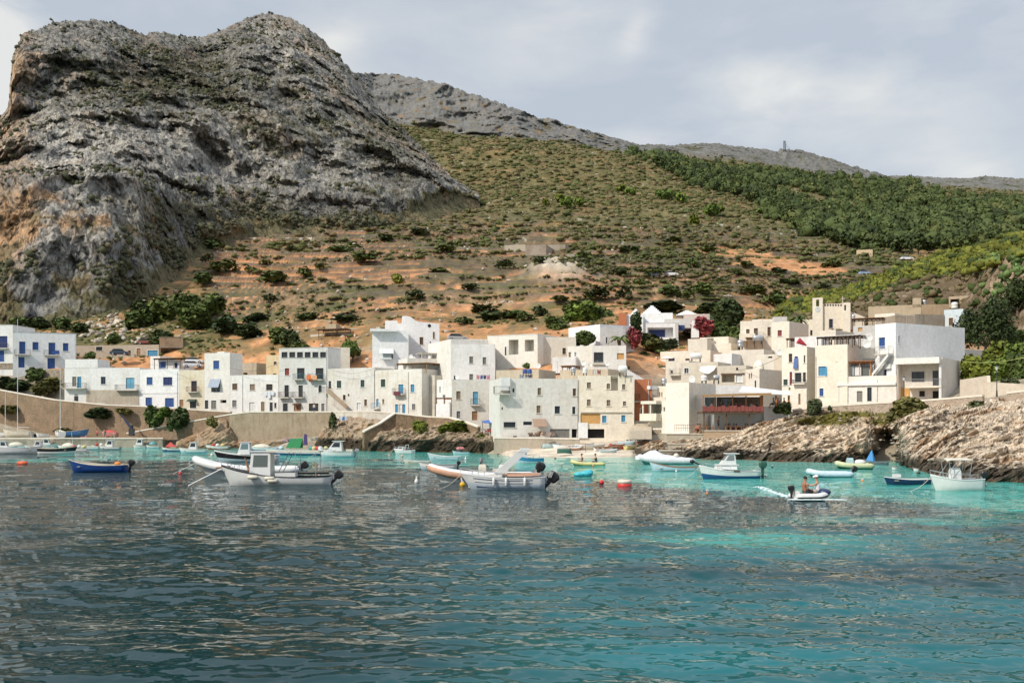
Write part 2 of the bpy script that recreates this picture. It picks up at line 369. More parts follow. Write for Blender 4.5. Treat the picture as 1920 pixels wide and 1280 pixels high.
    V = mixc(V, (.60, .52, .42), smooth01((px-935)/15)*smooth01((1190-px)/10)*smooth01((3.0-t)/.3)*(.9+nC*.3))
    # white quarry tip on the slope
    q = np.exp(-(((px-1048)/62)**2+((py-512)/15)**2)**2)
    G[..., 2] += q*4.0*(1+nB); V = mixc(V, (.46, .41, .33), q*smooth01((nB+.5)/.3))
    for (cx_, cy_, rx_, ry_) in [(1215, 525, 60, 13), (1240, 545, 40, 9), (560, 560, 70, 14), (890, 560, 130, 14), (1480, 545, 60, 6)]:
        q = np.exp(-(((px-cx_)/rx_)**2+((py-cy_)/ry_)**2)**2); V = mixc(V, (.40, .25, .15), q*.55*smooth01((nC+.3)/.3))
    V = np.clip(V*(1+.35*nC[..., None]), .01, .9)
    o = npmesh('hillside', flat(G), gridfaces(*U.shape), [landmat('hillside', .45, .5, .6)], smooth=True, col=flat(V)); struct(o)
    return U, t, G, px, py, fr*tm*(.3+.7*brk)
HU, HT, HG, HPX, HPY, HFR = hillside()
# ---- the crag on the left
def mountain():
    top = {-400:470,-120:400,-30:290,0:224,10:212,17:200,21:150,23:118,30:92,45:66,75:58,100:46,140:42,180:41,215:48,250:61,270:68,300:63,340:72,380:74,400:66,430:55,460:38,490:30,515:30,545:38,575:54,605:78,635:108,660:138,690:178,720:215,750:240,780:268,810:300,830:318,850:340,875:352,900:372}
    base = {-400:[(640,285)],0:[(606,290)],100:[(606,290)],200:[(585,296)],260:[(560,310)],330:[(510,345)],370:[(455,395)],450:[(432,430)],600:[(428,450)],740:[(424,465)],770:[(402,480)],800:[(376,500)],830:[(362,520)],860:[(368,530)],900:[(380,540)]}
    mid = {-400:(430,330),0:(345,325),100:(338,328),200:(335,335),260:(345,345),300:(390,365),330:(420,385),370:(400,415),450:(375,450),600:(370,470),740:(370,485),770:(360,490),800:(352,505),850:(352,530),900:(376,541)}
    led = {-400:(425,380),0:(330,400),100:(318,410),200:(310,415),260:(320,420),330:(355,435),450:(345,465),600:(340,482),740:(330,500),800:(335,515),850:(350,538),900:(373,542)}
    wall = {-400:(415,380),0:(260,455),20:(230,455),100:(190,462),200:(215,468),330:(230,478),450:(225,495),600:(260,515),740:(290,528),800:(320,530),850:(346,545),900:(372.5,543)}
    Yt = {-400:490,0:490,40:500,100:530,250:570,380:620,490:660,660:660,760:640,850:560,900:545}
    xs = sorted(set(top)|set(base)|set(mid)|set(wall))
    I = lambda d, x: tuple(np.interp(x, sorted(d), [d[k][j] for k in sorted(d)]) for j in (0, 1))
    C = {}
    for x in xs:
        t = np.interp(x, sorted(top), [top[k] for k in sorted(top)]); Y = np.interp(x, sorted(Yt), [Yt[k] for k in sorted(Yt)])
        b = np.interp(x, sorted(base), [base[k][0][0] for k in sorted(base)]), np.interp(x, sorted(base), [base[k][0][1] for k in sorted(base)])
        m, l, w = I(mid, x), I(led, x), I(wall, x)
        fl = lambda p, q: (max(p[0], t+q), p[1])
        m, l, w = fl(m, 12), fl(l, 8), fl(w, 5)
        C[x] = [(b[0]+45, b[1]-22), b, m, l, w, (t, max(Y, w[1]+5)), (t+60, max(Y, w[1]+5)+180)]
    U, t, G = sheet(C, [8, 110, 20, 100, 130, 20], -400, 900, 1.6)
    amp = smooth01((t-.6)/.6)
    edge = smooth01((900-U)/90)
    big = N2(G, 120, 3, .5, 70)*22+N2(G, 42, 4, .55, 71, True, (1, 1, .5))*16-7
    bands = N2(G, 40, 5, .6, 73, True, (1, 1, .6))*6.0+N2(G, 12, 5, .6, 74, False, (1, 1, .55))*4.5+N2(G, 4, 3, .6, 75, True, (1, 1, .6))*1.0
    n = normals(G)
    lim = smooth01((5.0-t)/.35)
    big = big*(.45+.55*smooth01((t-2.2)/.8))
    gul = N2(G, 46, 4, .55, 171, True, (1, 1, .22)); zz = (G[..., 2]+N2(G, 60, 3, .5, 172)*26)/24; sw = zz-np.floor(zz); led_ = (smooth01(sw/.75)-sw)*1.0
    D = (gul*15-7+led_*11)*edge*lim*smooth01((t-1.4)/.8)*amp
    G = raypush(G, D)
    D = (big*edge*lim+bands*(.25+.75*lim))*amp
    G = raypush(G, D); G[..., 2] += amp*N2(G, 5, 4, .6, 78, True)*2.2*smooth01((6-t)/.8); G[..., 0] += amp*N2(G, 7, 3, .5, 77)*1.4
    px = colof(G); py = rowof(G); n = normals(G); steep = 1-np.abs(n[..., 2])
    nA = N2(G, 60, 5, .55, 80); nB = N2(G, 12, 5, .6, 81); nC = N2(G, 4, 4, .65, 82); nD = N2(G, 1.9, 3, .6, 84)
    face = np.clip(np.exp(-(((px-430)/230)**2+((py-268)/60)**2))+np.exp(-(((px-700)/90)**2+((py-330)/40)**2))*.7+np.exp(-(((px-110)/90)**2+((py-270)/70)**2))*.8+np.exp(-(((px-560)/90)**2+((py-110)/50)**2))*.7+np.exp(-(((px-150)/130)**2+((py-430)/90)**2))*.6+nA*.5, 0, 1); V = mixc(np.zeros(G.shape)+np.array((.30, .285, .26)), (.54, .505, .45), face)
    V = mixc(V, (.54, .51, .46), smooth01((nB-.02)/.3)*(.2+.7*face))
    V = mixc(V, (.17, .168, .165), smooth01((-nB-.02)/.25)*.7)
    och = smooth01((nA+N2(G, 25, 4, .6, 86)*.8-.10)/.22)
    low = smooth01((py-325)/60)*smooth01((390-px)/80); edgeL = smooth01((90-px)/60)
    V = mixc(V, (.47, .27, .135), np.clip(och*(.35+1.1*low)+edgeL*.6*smooth01((nB+.2)/.2), 0, 1)*.85)
    # scrub clinging to ledges and gullies
    f = .16*0+smooth01((.80-steep)/.22)*.8+smooth01((nC+nB*.7-.08)/.14)*.75
    zone = np.exp(-(((px-330)/200)**2+((py-150)/60)**2))+np.exp(-(((px-560)/150)**2+((py-255)/55)**2))*.7+np.exp(-(((px-500)/260)**2+((py-410)/38)**2))*1.0+np.exp(-(((px-740)/70)**2+((py-330)/90)**2))*.6+np.exp(-(((px-330)/60)**2+((py-420)/70)**2))*.7
    f = np.clip(f*.30+zone*(.72+nC*1.4+nB*1.2)-.08, 0, 1)*smooth01((t-1.0)/.2)
    V = mixc(V, (.060, .062, .034), f*.95); V = mixc(V, (.095, .08, .045), f*smooth01((nB)/.2)*.7)
    V = mixc(V, (.075, .072, .065), smooth01((nD+nC*.6-.16)/.12)*.75*(1-f*.5))
    V = mixc(V, (.50, .48, .44), smooth01((nD*-1+nB*.5-.22)/.12)*.5*(1-f))
    foot = smooth01((1.45-t+nC*.5+nB*1.1+nA*.6+.25*smooth01((px-640)/80))/.35); V = mixc(V, (.115, .105, .05), foot*.92); V = mixc(V, (.24, .17, .10), foot*smooth01((nB-.05)/.2)*.6)
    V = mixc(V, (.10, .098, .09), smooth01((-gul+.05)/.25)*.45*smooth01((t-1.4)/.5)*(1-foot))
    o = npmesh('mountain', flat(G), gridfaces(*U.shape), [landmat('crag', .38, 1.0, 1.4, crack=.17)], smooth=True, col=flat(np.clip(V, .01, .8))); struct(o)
    return U, t, G, px, py, f
MU, MT, MG, MPX, MPY, MF = mountain()
# ---- the low hill on the right with yellow-green scrub
def lowhill():
    C = {1380:[(680,200),(640,235),(632,262),(625,275),(660,330)], 1480:[(680,195),(615,215),(585,245),(572,262),(640,330)],
         1600:[(680,190),(585,212),(558,235),(542,262),(620,340)], 1700:[(680,188),(575,210),(520,240),(494,270),(580,350)],
         1800:[(680,185),(570,205),(500,235),(466,275),(560,360)], 1850:[(650,180),(560,190),(495,200),(458,262),(550,350)], 1880:[(650,176),(560,182),(482,190),(448,240),(550,350)],
         1920:[(650,172),(560,176),(478,184),(440,230),(540,350)], 2200:[(650,160),(540,170),(430,186),(400,230),(500,350)], 2500:[(650,150),(520,165),(400,186),(380,230),(480,350)]}
    U, t, G = sheet(C, [20, 60, 60, 40], 1380, 2500, 1.8)
    w = smooth01((t-.3)/.7)*smooth01((U-1390)/60)
    rockz = smooth01((U-1835)/20)*smooth01((2.15-t)/.2)*smooth01((t-.9)/.2)
    G[..., 2] += w*(N2(G, 18, 4, .55, 90)*2.2+N2(G, 5, 3, .6, 92)*.8)
    G[..., 1] -= rockz*N2(G, 7, 5, .6, 91, True)*3.5
    nB = N2(G, 6, 4, .6, 93); nC = N2(G, 2, 3, .6, 94)
    V = np.zeros(G.shape)+np.array((.135, .10, .062)); V = mixc(V, (.30, .24, .17), smooth01((nC+nB*.5-.2)/.15)*.7)
    V = mixc(V, (.105, .105, .025), smooth01((t-1.7)/.4)*smooth01((nB+.4)/.3)*.9)
    V = mixc(V, (.40, .30, .20), rockz*.9); V = mixc(V, (.10, .08, .05), rockz*smooth01((nC-.05)/.12)*.8)
    o = npmesh('hill', flat(G), gridfaces(*U.shape), [landmat('low hill', 1.0, .6, .4)], smooth=True, col=flat(np.clip(V, .01, .8))); struct(o)
    return U, t, G
LU, LT, LG = lowhill()
# ---- shore rocks
def rocks(name, C, rows, px0, px1, amp, seed, tint, fade=40, algae_shade=.9, step=1.0, bot=None):
    U, t, G = sheet(C, rows, px0, px1, step)
    e = smooth01((U-px0)/fade)*smooth01((px1-U)/fade) if fade else 1.0
    sk = np.stack([G[..., 0]*.55+G[..., 2]*.9, G[..., 1], G[..., 2]*.9-G[..., 0]*.42], -1)   # slanting strata
    r1 = N2(sk, 5.5, 5, .6, seed, True, (.45, .8, 1.6)); r2 = N2(sk, 2.2, 4, .62, seed+3, True, (.5, 1, 1.5)); r3 = N2(G, 14, 3, .5, seed+6)
    vis = smooth01((t-.2)/.6)*smooth01((len(rows)-t)/.5)
    D = (r1*2.2+r2*.8+r3*1.5-1.1)*amp*e*vis
    G[..., 1] -= D*.8; G[..., 2] += D*.45*smooth01((t-.8)/.6)
    nB = N2(G, 2.4, 4, .6, seed+9); nC = N2(G, .8, 3, .6, seed+12)
    V = np.zeros(G.shape)+np.array(tint); V = mixc(V, np.array(tint)*1.12+.02, smooth01((nB+.1)/.3)*.7)
    V = mixc(V, (.30, .17, .085), smooth01((N2(G, 6, 4, .6, seed+15)-.06)/.15)*.7)
    V = mixc(V, (.13, .10, .07), smooth01((-r2+.12)/.25)*.75); V = mixc(V, (.11, .09, .065), smooth01((nC-.18)/.12)*.6)
    z = G[..., 2]+nB*.8
    V = mixc(V, (.035, .030, .022), smooth01((algae_shade-z)/(.7))*.9)  # dark waterline algae, carried higher to paint the shade of undercuts too
    V = mixc(V, (.13, .08, .04), smooth01((.25-G[..., 2])/.2)*.6)
    return U, t, G, V, nB
def right_rocks():
    C = {1190:[(870,140),(858,144),(850,147),(842,149),(838,152),(838,160)],
         1250:[(880,136),(859,141),(846,144),(836,148),(832,152),(832,160)],
         1330:[(885,128),(861,133),(846,136),(825,143),(815,150),(815,158)],
         1400:[(890,122),(862,131),(846,133),(815,141),(803,150),(800,160)],
         1450:[(890,118),(864,127),(842,130),(802,140),(784,150),(775,160)],
         1540:[(892,112),(866,123),(842,125),(792,136),(776,146),(768,158)],
         1600:[(892,112),(868,121),(835,123),(792,133),(778,142),(770,155)],
         1622:[(892,112),(869,121),(825,123),(796,131),(782,140),(768,152)],
         1640:[(892,112),(866,131),(820,134),(803,131),(788,139),(768,150)],
         1660:[(892,112),(864,135),(815,140),(806,132),(789,138),(768,150)],
         1682:[(892,110),(868,127),(822,133),(804,125),(784,135),(764,148)],
         1697:[(895,98),(878,107),(850,109),(806,120),(780,133),(764,146)],
         1730:[(905,85),(888,96),(862,99),(800,117),(774,134),(760,145)],
         1800:[(920,74),(899,83),(872,86),(806,104),(768,128),(756,140)],
         1860:[(930,70),(905,79),(876,82),(800,100),(764,122),(750,135)],
         1920:[(930,68),(908,77),(876,80),(796,98),(764,118),(746,130)],
         2100:[(960,60),(925,66),(880,70),(800,90),(760,112),(735,125)], 2300:[(980,55),(940,60),(880,64),(800,85),(750,105),(720,120)]}
    U, t, G, V, nB = rocks('rocks', C, [12, 60, 110, 60, 12], 1190, 2300, 1.25, 100, (.60, .49, .37), 25, 1.5)
    px = colof(G); py = rowof(G)
    g = np.exp(-(((px-1545)/60)**2+((py-788)/10)**2)**2)+np.exp(-(((px-1610)/70)**2+((py-776)/6)**2)**2)+.8*np.exp(-(((px-1655)/30)**2+((py-790)/8)**2)**2)
    V = mixc(V, (.13, .115, .03), np.clip(g*1.3*smooth01((nB+.45)/.25), 0, 1))
    o = npmesh('shore_rocks', flat(G), gridfaces(*U.shape), [landmat('shore rock', 2.2, .9, .25, crack=.8)], smooth=False, col=flat(np.clip(V, .01, .8))); struct(o)
    return U, t, G
RU, RT, RG = right_rocks()
def mid_rocks():
    C = {590:[(860,180),(844,191),(838,192),(832,194),(826,197),(822,200)],
         630:[(862,178),(844,189),(832,190),(812,192),(800,195),(780,198)],
         665:[(864,170),(845,181),(836,182),(812,185),(796,190),(778,194)],
         690:[(866,165),(847,176),(832,177),(812,181),(800,186),(785,190)],
         760:[(866,160),(848,171),(822,171.5),(808,175),(800,179),(796,184)],
         830:[(866,158),(848,169),(828,169.5),(812,172),(800,176),(796,182)],
         870:[(866,156),(849,167),(822,167.5),(816,170),(812,174),(810,180)],
         905:[(866,154),(850,165),(824,165.5),(819,168),(817,172),(816,178)],
         935:[(866,154),(852,162),(838,162.5),(830,165),(826,168),(825,174)],
         950:[(866,150),(856,156),(850,158),(845,160),(842,163),(842,168)]}
    U, t, G, V, nB = rocks('rocks', C, [10, 60, 40, 30, 10], 590, 950, 1.15, 140, (.36, .28, .20), 18, 2.3)
    o = npmesh('shore_rocks', flat(G), gridfaces(*U.shape), [landmat('shore rock brown', 2.0, .9, .25)], smooth=False, col=flat(np.clip(V, .01, .8))); struct(o)
    C = {330:[(860,196),(841,203),(838,204),(832,205),(828,206)], 380:[(860,194),(841,201),(832,202),(815,204),(805,206)], 405:[(860,194),(841,200),(826,201),(798,203),(786,205)],
         424:[(860,194),(841,200),(820,201),(790,203),(778,205)], 445:[(860,194),(841,200),(832,201),(828,202),(824,203)], 620:[(860,182),(843,191),(836,192),(832,193),(829,194)]}
    U, t, G, V, nB = rocks('rocks', C, [8, 30, 50, 20], 330, 620, .6, 160, (.33, .24, .16), 14, .7)
    o = npmesh('shore_rocks', flat(G), gridfaces(*U.shape), [landmat('shore rock brown', 2.0, .9, .25)], smooth=False, col=flat(np.clip(V, .01, .8))); struct(o)
mid_rocks()
# ================================================================ THE SEA
def sea():
    rows = np.concatenate([[-2500, -600, -150, -30, 5, 11], CZ*F/(np.arange(1360, 812, -1.15)-HZ), [700, 1200, 3000, 9000]])
    pxs = np.concatenate([[-60000, -15000, -5000, -2200, -1200, -600], np.arange(-260, 2190, 1.5), [2500, 3200, 4500, 8000, 18000, 60000]])
    Yg = np.tile(rows[:, None], (1, len(pxs))); Ye = np.maximum(Yg, 13); Xg = (pxs[None, :]-960)/F*Ye
    dY = np.abs(np.gradient(rows))[:, None]
    Z = np.zeros(Yg.shape); rng = np.random.RandomState(4)
    gust = fbm(np.stack([Xg.ravel()*.45, Yg.ravel(), 0*Xg.ravel()], -1), 26, 3, .5, 7).reshape(Xg.shape)
    gw = np.clip(1+gust*1.5, .3, 1.9)
    core = (pxs > -300) & (pxs < 2200)
    for i in range(90):
        lam = .28*(11/.28)**(rng.rand()**1.15); k = 2*math.pi/lam; a = math.pi/2+rng.randn()*.55
        if rng.rand() < .22: a += rng.choice([-1, 1])*.9
        slope = .021 if lam < 1.6 else .0075
        amp = slope/k*(.5+rng.rand()); kx, ky = k*math.cos(a), k*math.sin(a); ph = rng.rand()*6.28
        att = np.clip((2*math.pi/max(abs(ky), 1e-3))/(dY*3.0)-.6, 0, 1)
        if lam < 3: att = att*gw
        s = np.sin(kx*Xg+ky*Yg+ph); Z += amp*att*core*(s+.25*np.sin(2*(kx*Xg+ky*Yg+ph)+.6))
    nz = fbm(np.stack([Xg.ravel()*.55, Yg.ravel(), 0*Xg.ravel()], -1), 1.3, 3, .5, 3).reshape(Xg.shape)
    Z += nz*.045*np.clip(1.3/(dY*3)-.4, 0, 1)*core*gw
    G = np.stack([Xg, Yg, Z], -1)
    # what lies under the water: pale sand, or dark weed
    py = HZ+CZ/np.maximum(Ye, 1)*F; px = 960+Xg/Ye*F
    nA = fbm(np.stack([Xg.ravel()*.5, Yg.ravel(), 0*Xg.ravel()], -1), 24, 4, .55, 11).reshape(Xg.shape)
    nB = fbm(np.stack([Xg.ravel()*.6, Yg.ravel(), 0*Xg.ravel()], -1), 6, 3, .55, 12).reshape(Xg.shape)
    edge = np.interp(px, [0, 250, 450, 700, 850, 1000, 1150, 1300, 1600, 1920], [862, 865, 872, 878, 880, 888, 905, 935, 950, 975])
    sand = smooth01((edge+nA*40+nB*14-py)/14)
    p2 = np.exp(-(((px-1400)/230)**2+((py-1012)/22)**2))+.9*np.exp(-(((px-1750)/260)**2+((py-975)/20)**2))
    sand = np.clip(sand+p2*smooth01((nB+.3)/.4)*.8, 0, 1)
    nS = fbm(np.stack([Xg.ravel()*.22, Yg.ravel(), 0*Xg.ravel()], -1), 9, 4, .6, 15).reshape(Xg.shape)
    deepR = smooth01((px-480+nA*500)/620)*smooth01((py-950)/120)*np.clip(.62+nS*2.3, .05, 1.3)
    V = np.zeros(G.shape)+np.array((.0004, .026, .030)); V = mixc(V, (.001, .145, .165), deepR*(.85+nB*.3)); V = mixc(V, (.035, .30, .255), sand)
    V = mixc(V, (.20, .46, .37), smooth01((878-py)/16)*smooth01((px-930)/40)*sand*.6)
    ruff = np.clip((dY*np.ones(Xg.shape)-.06)/.5, 0, 1)
    o_ = npmesh('sea', flat(G), gridfaces(*Xg.shape), [seamat()], smooth=True, col=flat(np.concatenate([np.clip(V, .0005, .9), ruff[..., None]], -1))); struct(o_)
def seamat():
    m, N, L, b = newmat('sea water'); at = N.new('ShaderNodeAttribute'); at.attribute_name = 'Col'; tc = N.new('ShaderNodeTexCoord')
    L.new(at.outputs['Color'], b.inputs['Base Color']); b.inputs['Roughness'].default_value = .01; b.inputs['IOR'].default_value = 1.333
    b.inputs['Specular IOR Level'].default_value = .27
    mp = N.new('ShaderNodeMapping'); mp.inputs['Scale'].default_value = (.55, 1, 1); L.new(tc.outputs['Object'], mp.inputs[0])
    n = _noise(N, L, mp.outputs[0], 3.2, 3, .5); n2 = _noise(N, L, mp.outputs[0], .9, 2, .5)
    ad = N.new('ShaderNodeMath'); ad.operation = 'MULTIPLY_ADD'; L.new(n2, ad.inputs[0]); ad.inputs[1].default_value = 1.8; L.new(n, ad.inputs[2])
    bn = N.new('ShaderNodeBump'); mr = N.new('ShaderNodeMapRange'); L.new(at.outputs['Alpha'], mr.inputs[0]); mr.inputs[3].default_value = .10; mr.inputs[4].default_value = 1.0; L.new(mr.outputs[0], bn.inputs['Strength'])
    m2 = N.new('ShaderNodeMapRange'); L.new(at.outputs['Alpha'], m2.inputs[0]); m2.inputs[3].default_value = .05; m2.inputs[4].default_value = .16; L.new(m2.outputs[0], bn.inputs['Distance']); L.new(ad.outputs[0], bn.inputs['Height']); L.new(bn.outputs[0], b.inputs['Normal']); return m
sea()
# ================================================================ THE VILLAGE
WHITE = plaster((.66, .655, .64), .35); WHITE2 = plaster((.70, .70, .70), .22); CREAM = plaster((.66, .61, .52), .35); CREAM2 = plaster((.62, .555, .45), .35)
BEIGE = plaster((.50, .43, .33), .45, (.30, .24, .17)); TAN = plaster((.46, .38, .27), .35, (.30, .23, .15)); GREYP = plaster((.50, .49, .47), .4); YEL = plaster((.60, .50, .32), .5, (.42, .30, .16))
OCHRE = plaster((.58, .33, .12), .2); TERRA = plaster((.46, .17, .085), .4, (.30, .12, .06)); OLD = plaster((.55, .51, .44), .65, (.30, .25, .18)); BLUISH = plaster((.50, .58, .62), .3)
STONEW = stone((.42, .36, .29), (.30, .24, .17), .9); STONEP = stone((.50, .42, .35), (.42, .34, .27), 1.0, (.20, .15, .10), .4); BROWNW = stone((.27, .19, .12), (.17, .125, .085), .5, (.06, .05, .035))
CONC = plaster((.33, .30, .25), .6, (.18, .14, .10)); CAPM = plaster((.68, .62, .53), .3); SLAB = plaster((.58, .54, .47), .35)
ROOFM = plaster((.47, .44, .39), .5); WOOD = paint((.30, .16, .08), .7); WOODD = paint((.10, .055, .03), .7); ORW = paint((.42, .17, .06), .65); RUST = paint((.20, .09, .05), .8)
BLUE = paint((.030, .085, .28), .5); NAVY = paint((.018, .035, .14), .5); LBLUE = paint((.12, .33, .47), .5); CYAN = paint((.07, .27, .44), .5); GREEN = paint((.035, .065, .05), .55); BROWN = paint((.12, .075, .05), .6)
GREYS = paint((.20, .195, .175), .6); TAUPE = paint((.24, .19, .14), .6); RED = paint((.22, .045, .035), .6); WPAINT = paint((.70, .70, .68), .45, .05); IRON = paint((.035, .035, .035), .5); DARK = paint((.012, .012, .012), .8)
GLASS = glass(); ALU = paint((.45, .46, .47), .35, .05, 3, .6); MAROON = paint((.22, .06, .05), .75, .3, 6)
KINDS = {  # leaf material, style, frame material
 'b': (BLUE, 'slat', WPAINT), 'B': (NAVY, 'slat', WPAINT), 'c': (CYAN, 'slat', WPAINT), 'l': (LBLUE, 'door', WPAINT), 'g': (GREEN, 'slat', WPAINT), 'n': (BROWN, 'slat', CAPM),
 'y': (GREYS, 'slat', WPAINT), 't': (TAUPE, 'slat', CAPM), 'k': (WPAINT, 'glass', WPAINT), 'K': (BROWN, 'glass', CAPM), 'i': (IRON, 'glass', GREYP), 'o': (DARK, 'void', None), 'w': (WPAINT, 'door', WPAINT),
 'd': (IRON, 'door', WPAINT), 'r': (RED, 'slat', WPAINT), 'h': (OCHRE, 'board', None), 'G': (GREYS, 'board', None), 'm': (WOOD, 'door', CAPM), 'e': (GREEN, 'glass', WPAINT), 'j': (BLUE, 'glass', WPAINT), 'q': (WPAINT, 'slat', WPAINT)}
def hit(px, py, o, n):                    # the ray through a point of the photograph meets a vertical plane
    d = Vector(((px-960)/F, 1, (HZ-py)/F)); c = Vector((0, 0, CZ)); k = (Vector(o)-c).dot(n)/d.dot(n); return c+d*k
class Face:
    def __init__(s, o, e, w, z0, z1): s.o = Vector(o); s.e = Vector(e).normalized(); s.w = w; s.z0 = z0; s.z1 = z1; s.n = Vector((s.e.y, -s.e.x, 0)); s.holes = []
    def uv(s, px, py): p = hit(px, py, s.o, s.n); return (p-s.o).dot(s.e), p.z
    def at(s, u, z, d=0): return Vector((s.o.x, s.o.y, 0))+s.e*u+s.n*d+Vector((0, 0, z))
    def rect(s, r): u0, za = s.uv(r[0], r[1]); u1, zb = s.uv(r[2], r[3]); return max(.05, min(u0, u1)), min(za, zb), min(s.w-.05, max(u0, u1)), max(za, zb)
    def wall(s, mb, rev=.2):
        us = sorted({0, s.w, *[h[0] for h in s.holes], *[h[2] for h in s.holes]}); zs = sorted({s.z0, s.z1, *[h[1] for h in s.holes], *[h[3] for h in s.holes]})
        for a, b in zip(us, us[1:]):
            for c, d in zip(zs, zs[1:]):
                if b-a < 1e-4 or d-c < 1e-4: continue
                m = ((a+b)/2, (c+d)/2)
                if any(h[0] < m[0] < h[2] and h[1] < m[1] < h[3] for h in s.holes): continue
                mb.quad(s.at(a, c), s.at(b, c), s.at(b, d), s.at(a, d))
        for h in s.holes:
            r = h[4]; a, c, b, d = h[:4]
            mb.quad(s.at(a, c), s.at(a, c, -r), s.at(a, d, -r), s.at(a, d)); mb.quad(s.at(b, c, -r), s.at(b, c), s.at(b, d), s.at(b, d, -r))
            mb.quad(s.at(a, c, -r), s.at(a, c), s.at(b, c), s.at(b, c, -r)); mb.quad(s.at(a, d), s.at(a, d, -r), s.at(b, d, -r), s.at(b, d))
            if r > .6: mb.quad(s.at(a, c, -r), s.at(b, c, -r), s.at(b, d, -r), s.at(a, d, -r))
def opening(root, off, fc, r, k):
    u0, z0, u1, z1 = r; w = u1-u0; h = z1-z0; leaf, style, frm = KINDS[k]; S = random.uniform(.0, 1)
    name = 'door' if h > 1.75 or style == 'door' else ('shutter' if style == 'slat' else 'window')
    m = MB(off); bd = .055; dp = -.16
    def bar(a, c, b, d, q0, q1): m.ob(fc.at(a, c, q0), fc.e*(b-a), fc.n*(q1-q0), Vector((0, 0, d-c)))
    if style == 'void':
        bar(u0, z0, u1, z1, -.9, -.85); p = m.build('window', leaf, root); return p  # near-black sheet painted in for the unlit interior behind the opening
    if style == 'slat':
        bar(u0, z0, u1, z1, dp-.05, dp)
        for q in ((u0, (u0+u1)/2-.01), ((u0+u1)/2+.01, u1)):
            bar(q[0], z0, q[0]+bd, z1, dp, dp+.04); bar(q[1]-bd, z0, q[1], z1, dp, dp+.04); bar(q[0]+bd, z1-bd, q[1]-bd, z1, dp, dp+.04); bar(q[0]+bd, z0, q[1]-bd, z0+bd, dp, dp+.04)
            n = max(3, int(h/.16))
            for i in range(n):
                z = z0+bd+(h-2*bd)*(i+.5)/n; bar(q[0]+bd, z-.03, q[1]-bd, z+.03, dp, dp+.025)
        p = m.build(name, leaf, root)
    elif style == 'glass':
        n = 2 if w < 1.6 else max(2, int(w/.8)); bar(u0, z0, u1, z0+bd, dp-.05, dp); bar(u0, z1-bd, u1, z1, dp-.05, dp)
        for i in range(n+1):
            x = u0+(w-bd)*i/n; bar(x, z0+bd, x+bd, z1-bd, dp-.05, dp)
        if h > 1.1: bar(u0+bd, z0+h*.62, u1-bd, z0+h*.62+.05, dp-.045, dp-.005)
        p = m.build(name, leaf, root); g = MB(off); g.ob(fc.at(u0, z0, dp-.09), fc.e*w, fc.n*.04, Vector((0, 0, h))); g.build('pane', GLASS, p)
    elif style == 'door':
        bar(u0, z0, u1, z1, dp-.06, dp)
        for a, b in (((u0+bd), (u0+u1)/2-.03), ((u0+u1)/2+.03, u1-bd)):
            for c, d in ((z0+.15, z0+h*.42), (z0+h*.5, z1-.12)): bar(a, c, b, d, dp, dp+.03)
        p = m.build('door', leaf, root)
        g = MB(off); g.ob(fc.at((u0+u1)/2+.04, z0+h*.45, dp+.03), fc.e*.04, fc.n*.05, Vector((0, 0, .12))); g.build('handle', IRON, p)
    else:
        n = max(3, int(w/.35))
        for i in range(n): bar(u0+w*i/n, z0, u0+w*(i+.96)/n, z1, dp-.05, dp+.015*(i % 2))
        p = m.build('door' if z0 < fc.z0+4 else 'window', leaf, root)
    if frm and h > .5:
        f = MB(off); t = .11; o = .025
        def fb(a, c, b, d): f.ob(fc.at(a, c, -.02), fc.e*(b-a), fc.n*(o+.02), Vector((0, 0, d-c)))
        fb(u0-t, z0, u0, z1+t); fb(u1, z0, u1+t, z1+t); fb(u0, z1, u1, z1+t)
        if name != 'door': f.ob(fc.at(u0-t-.05, z0-.08, -.02), fc.e*(w+2*t+.1), fc.n*.12, Vector((0, 0, .078)))
        f.build('frame', frm, p)
    return p
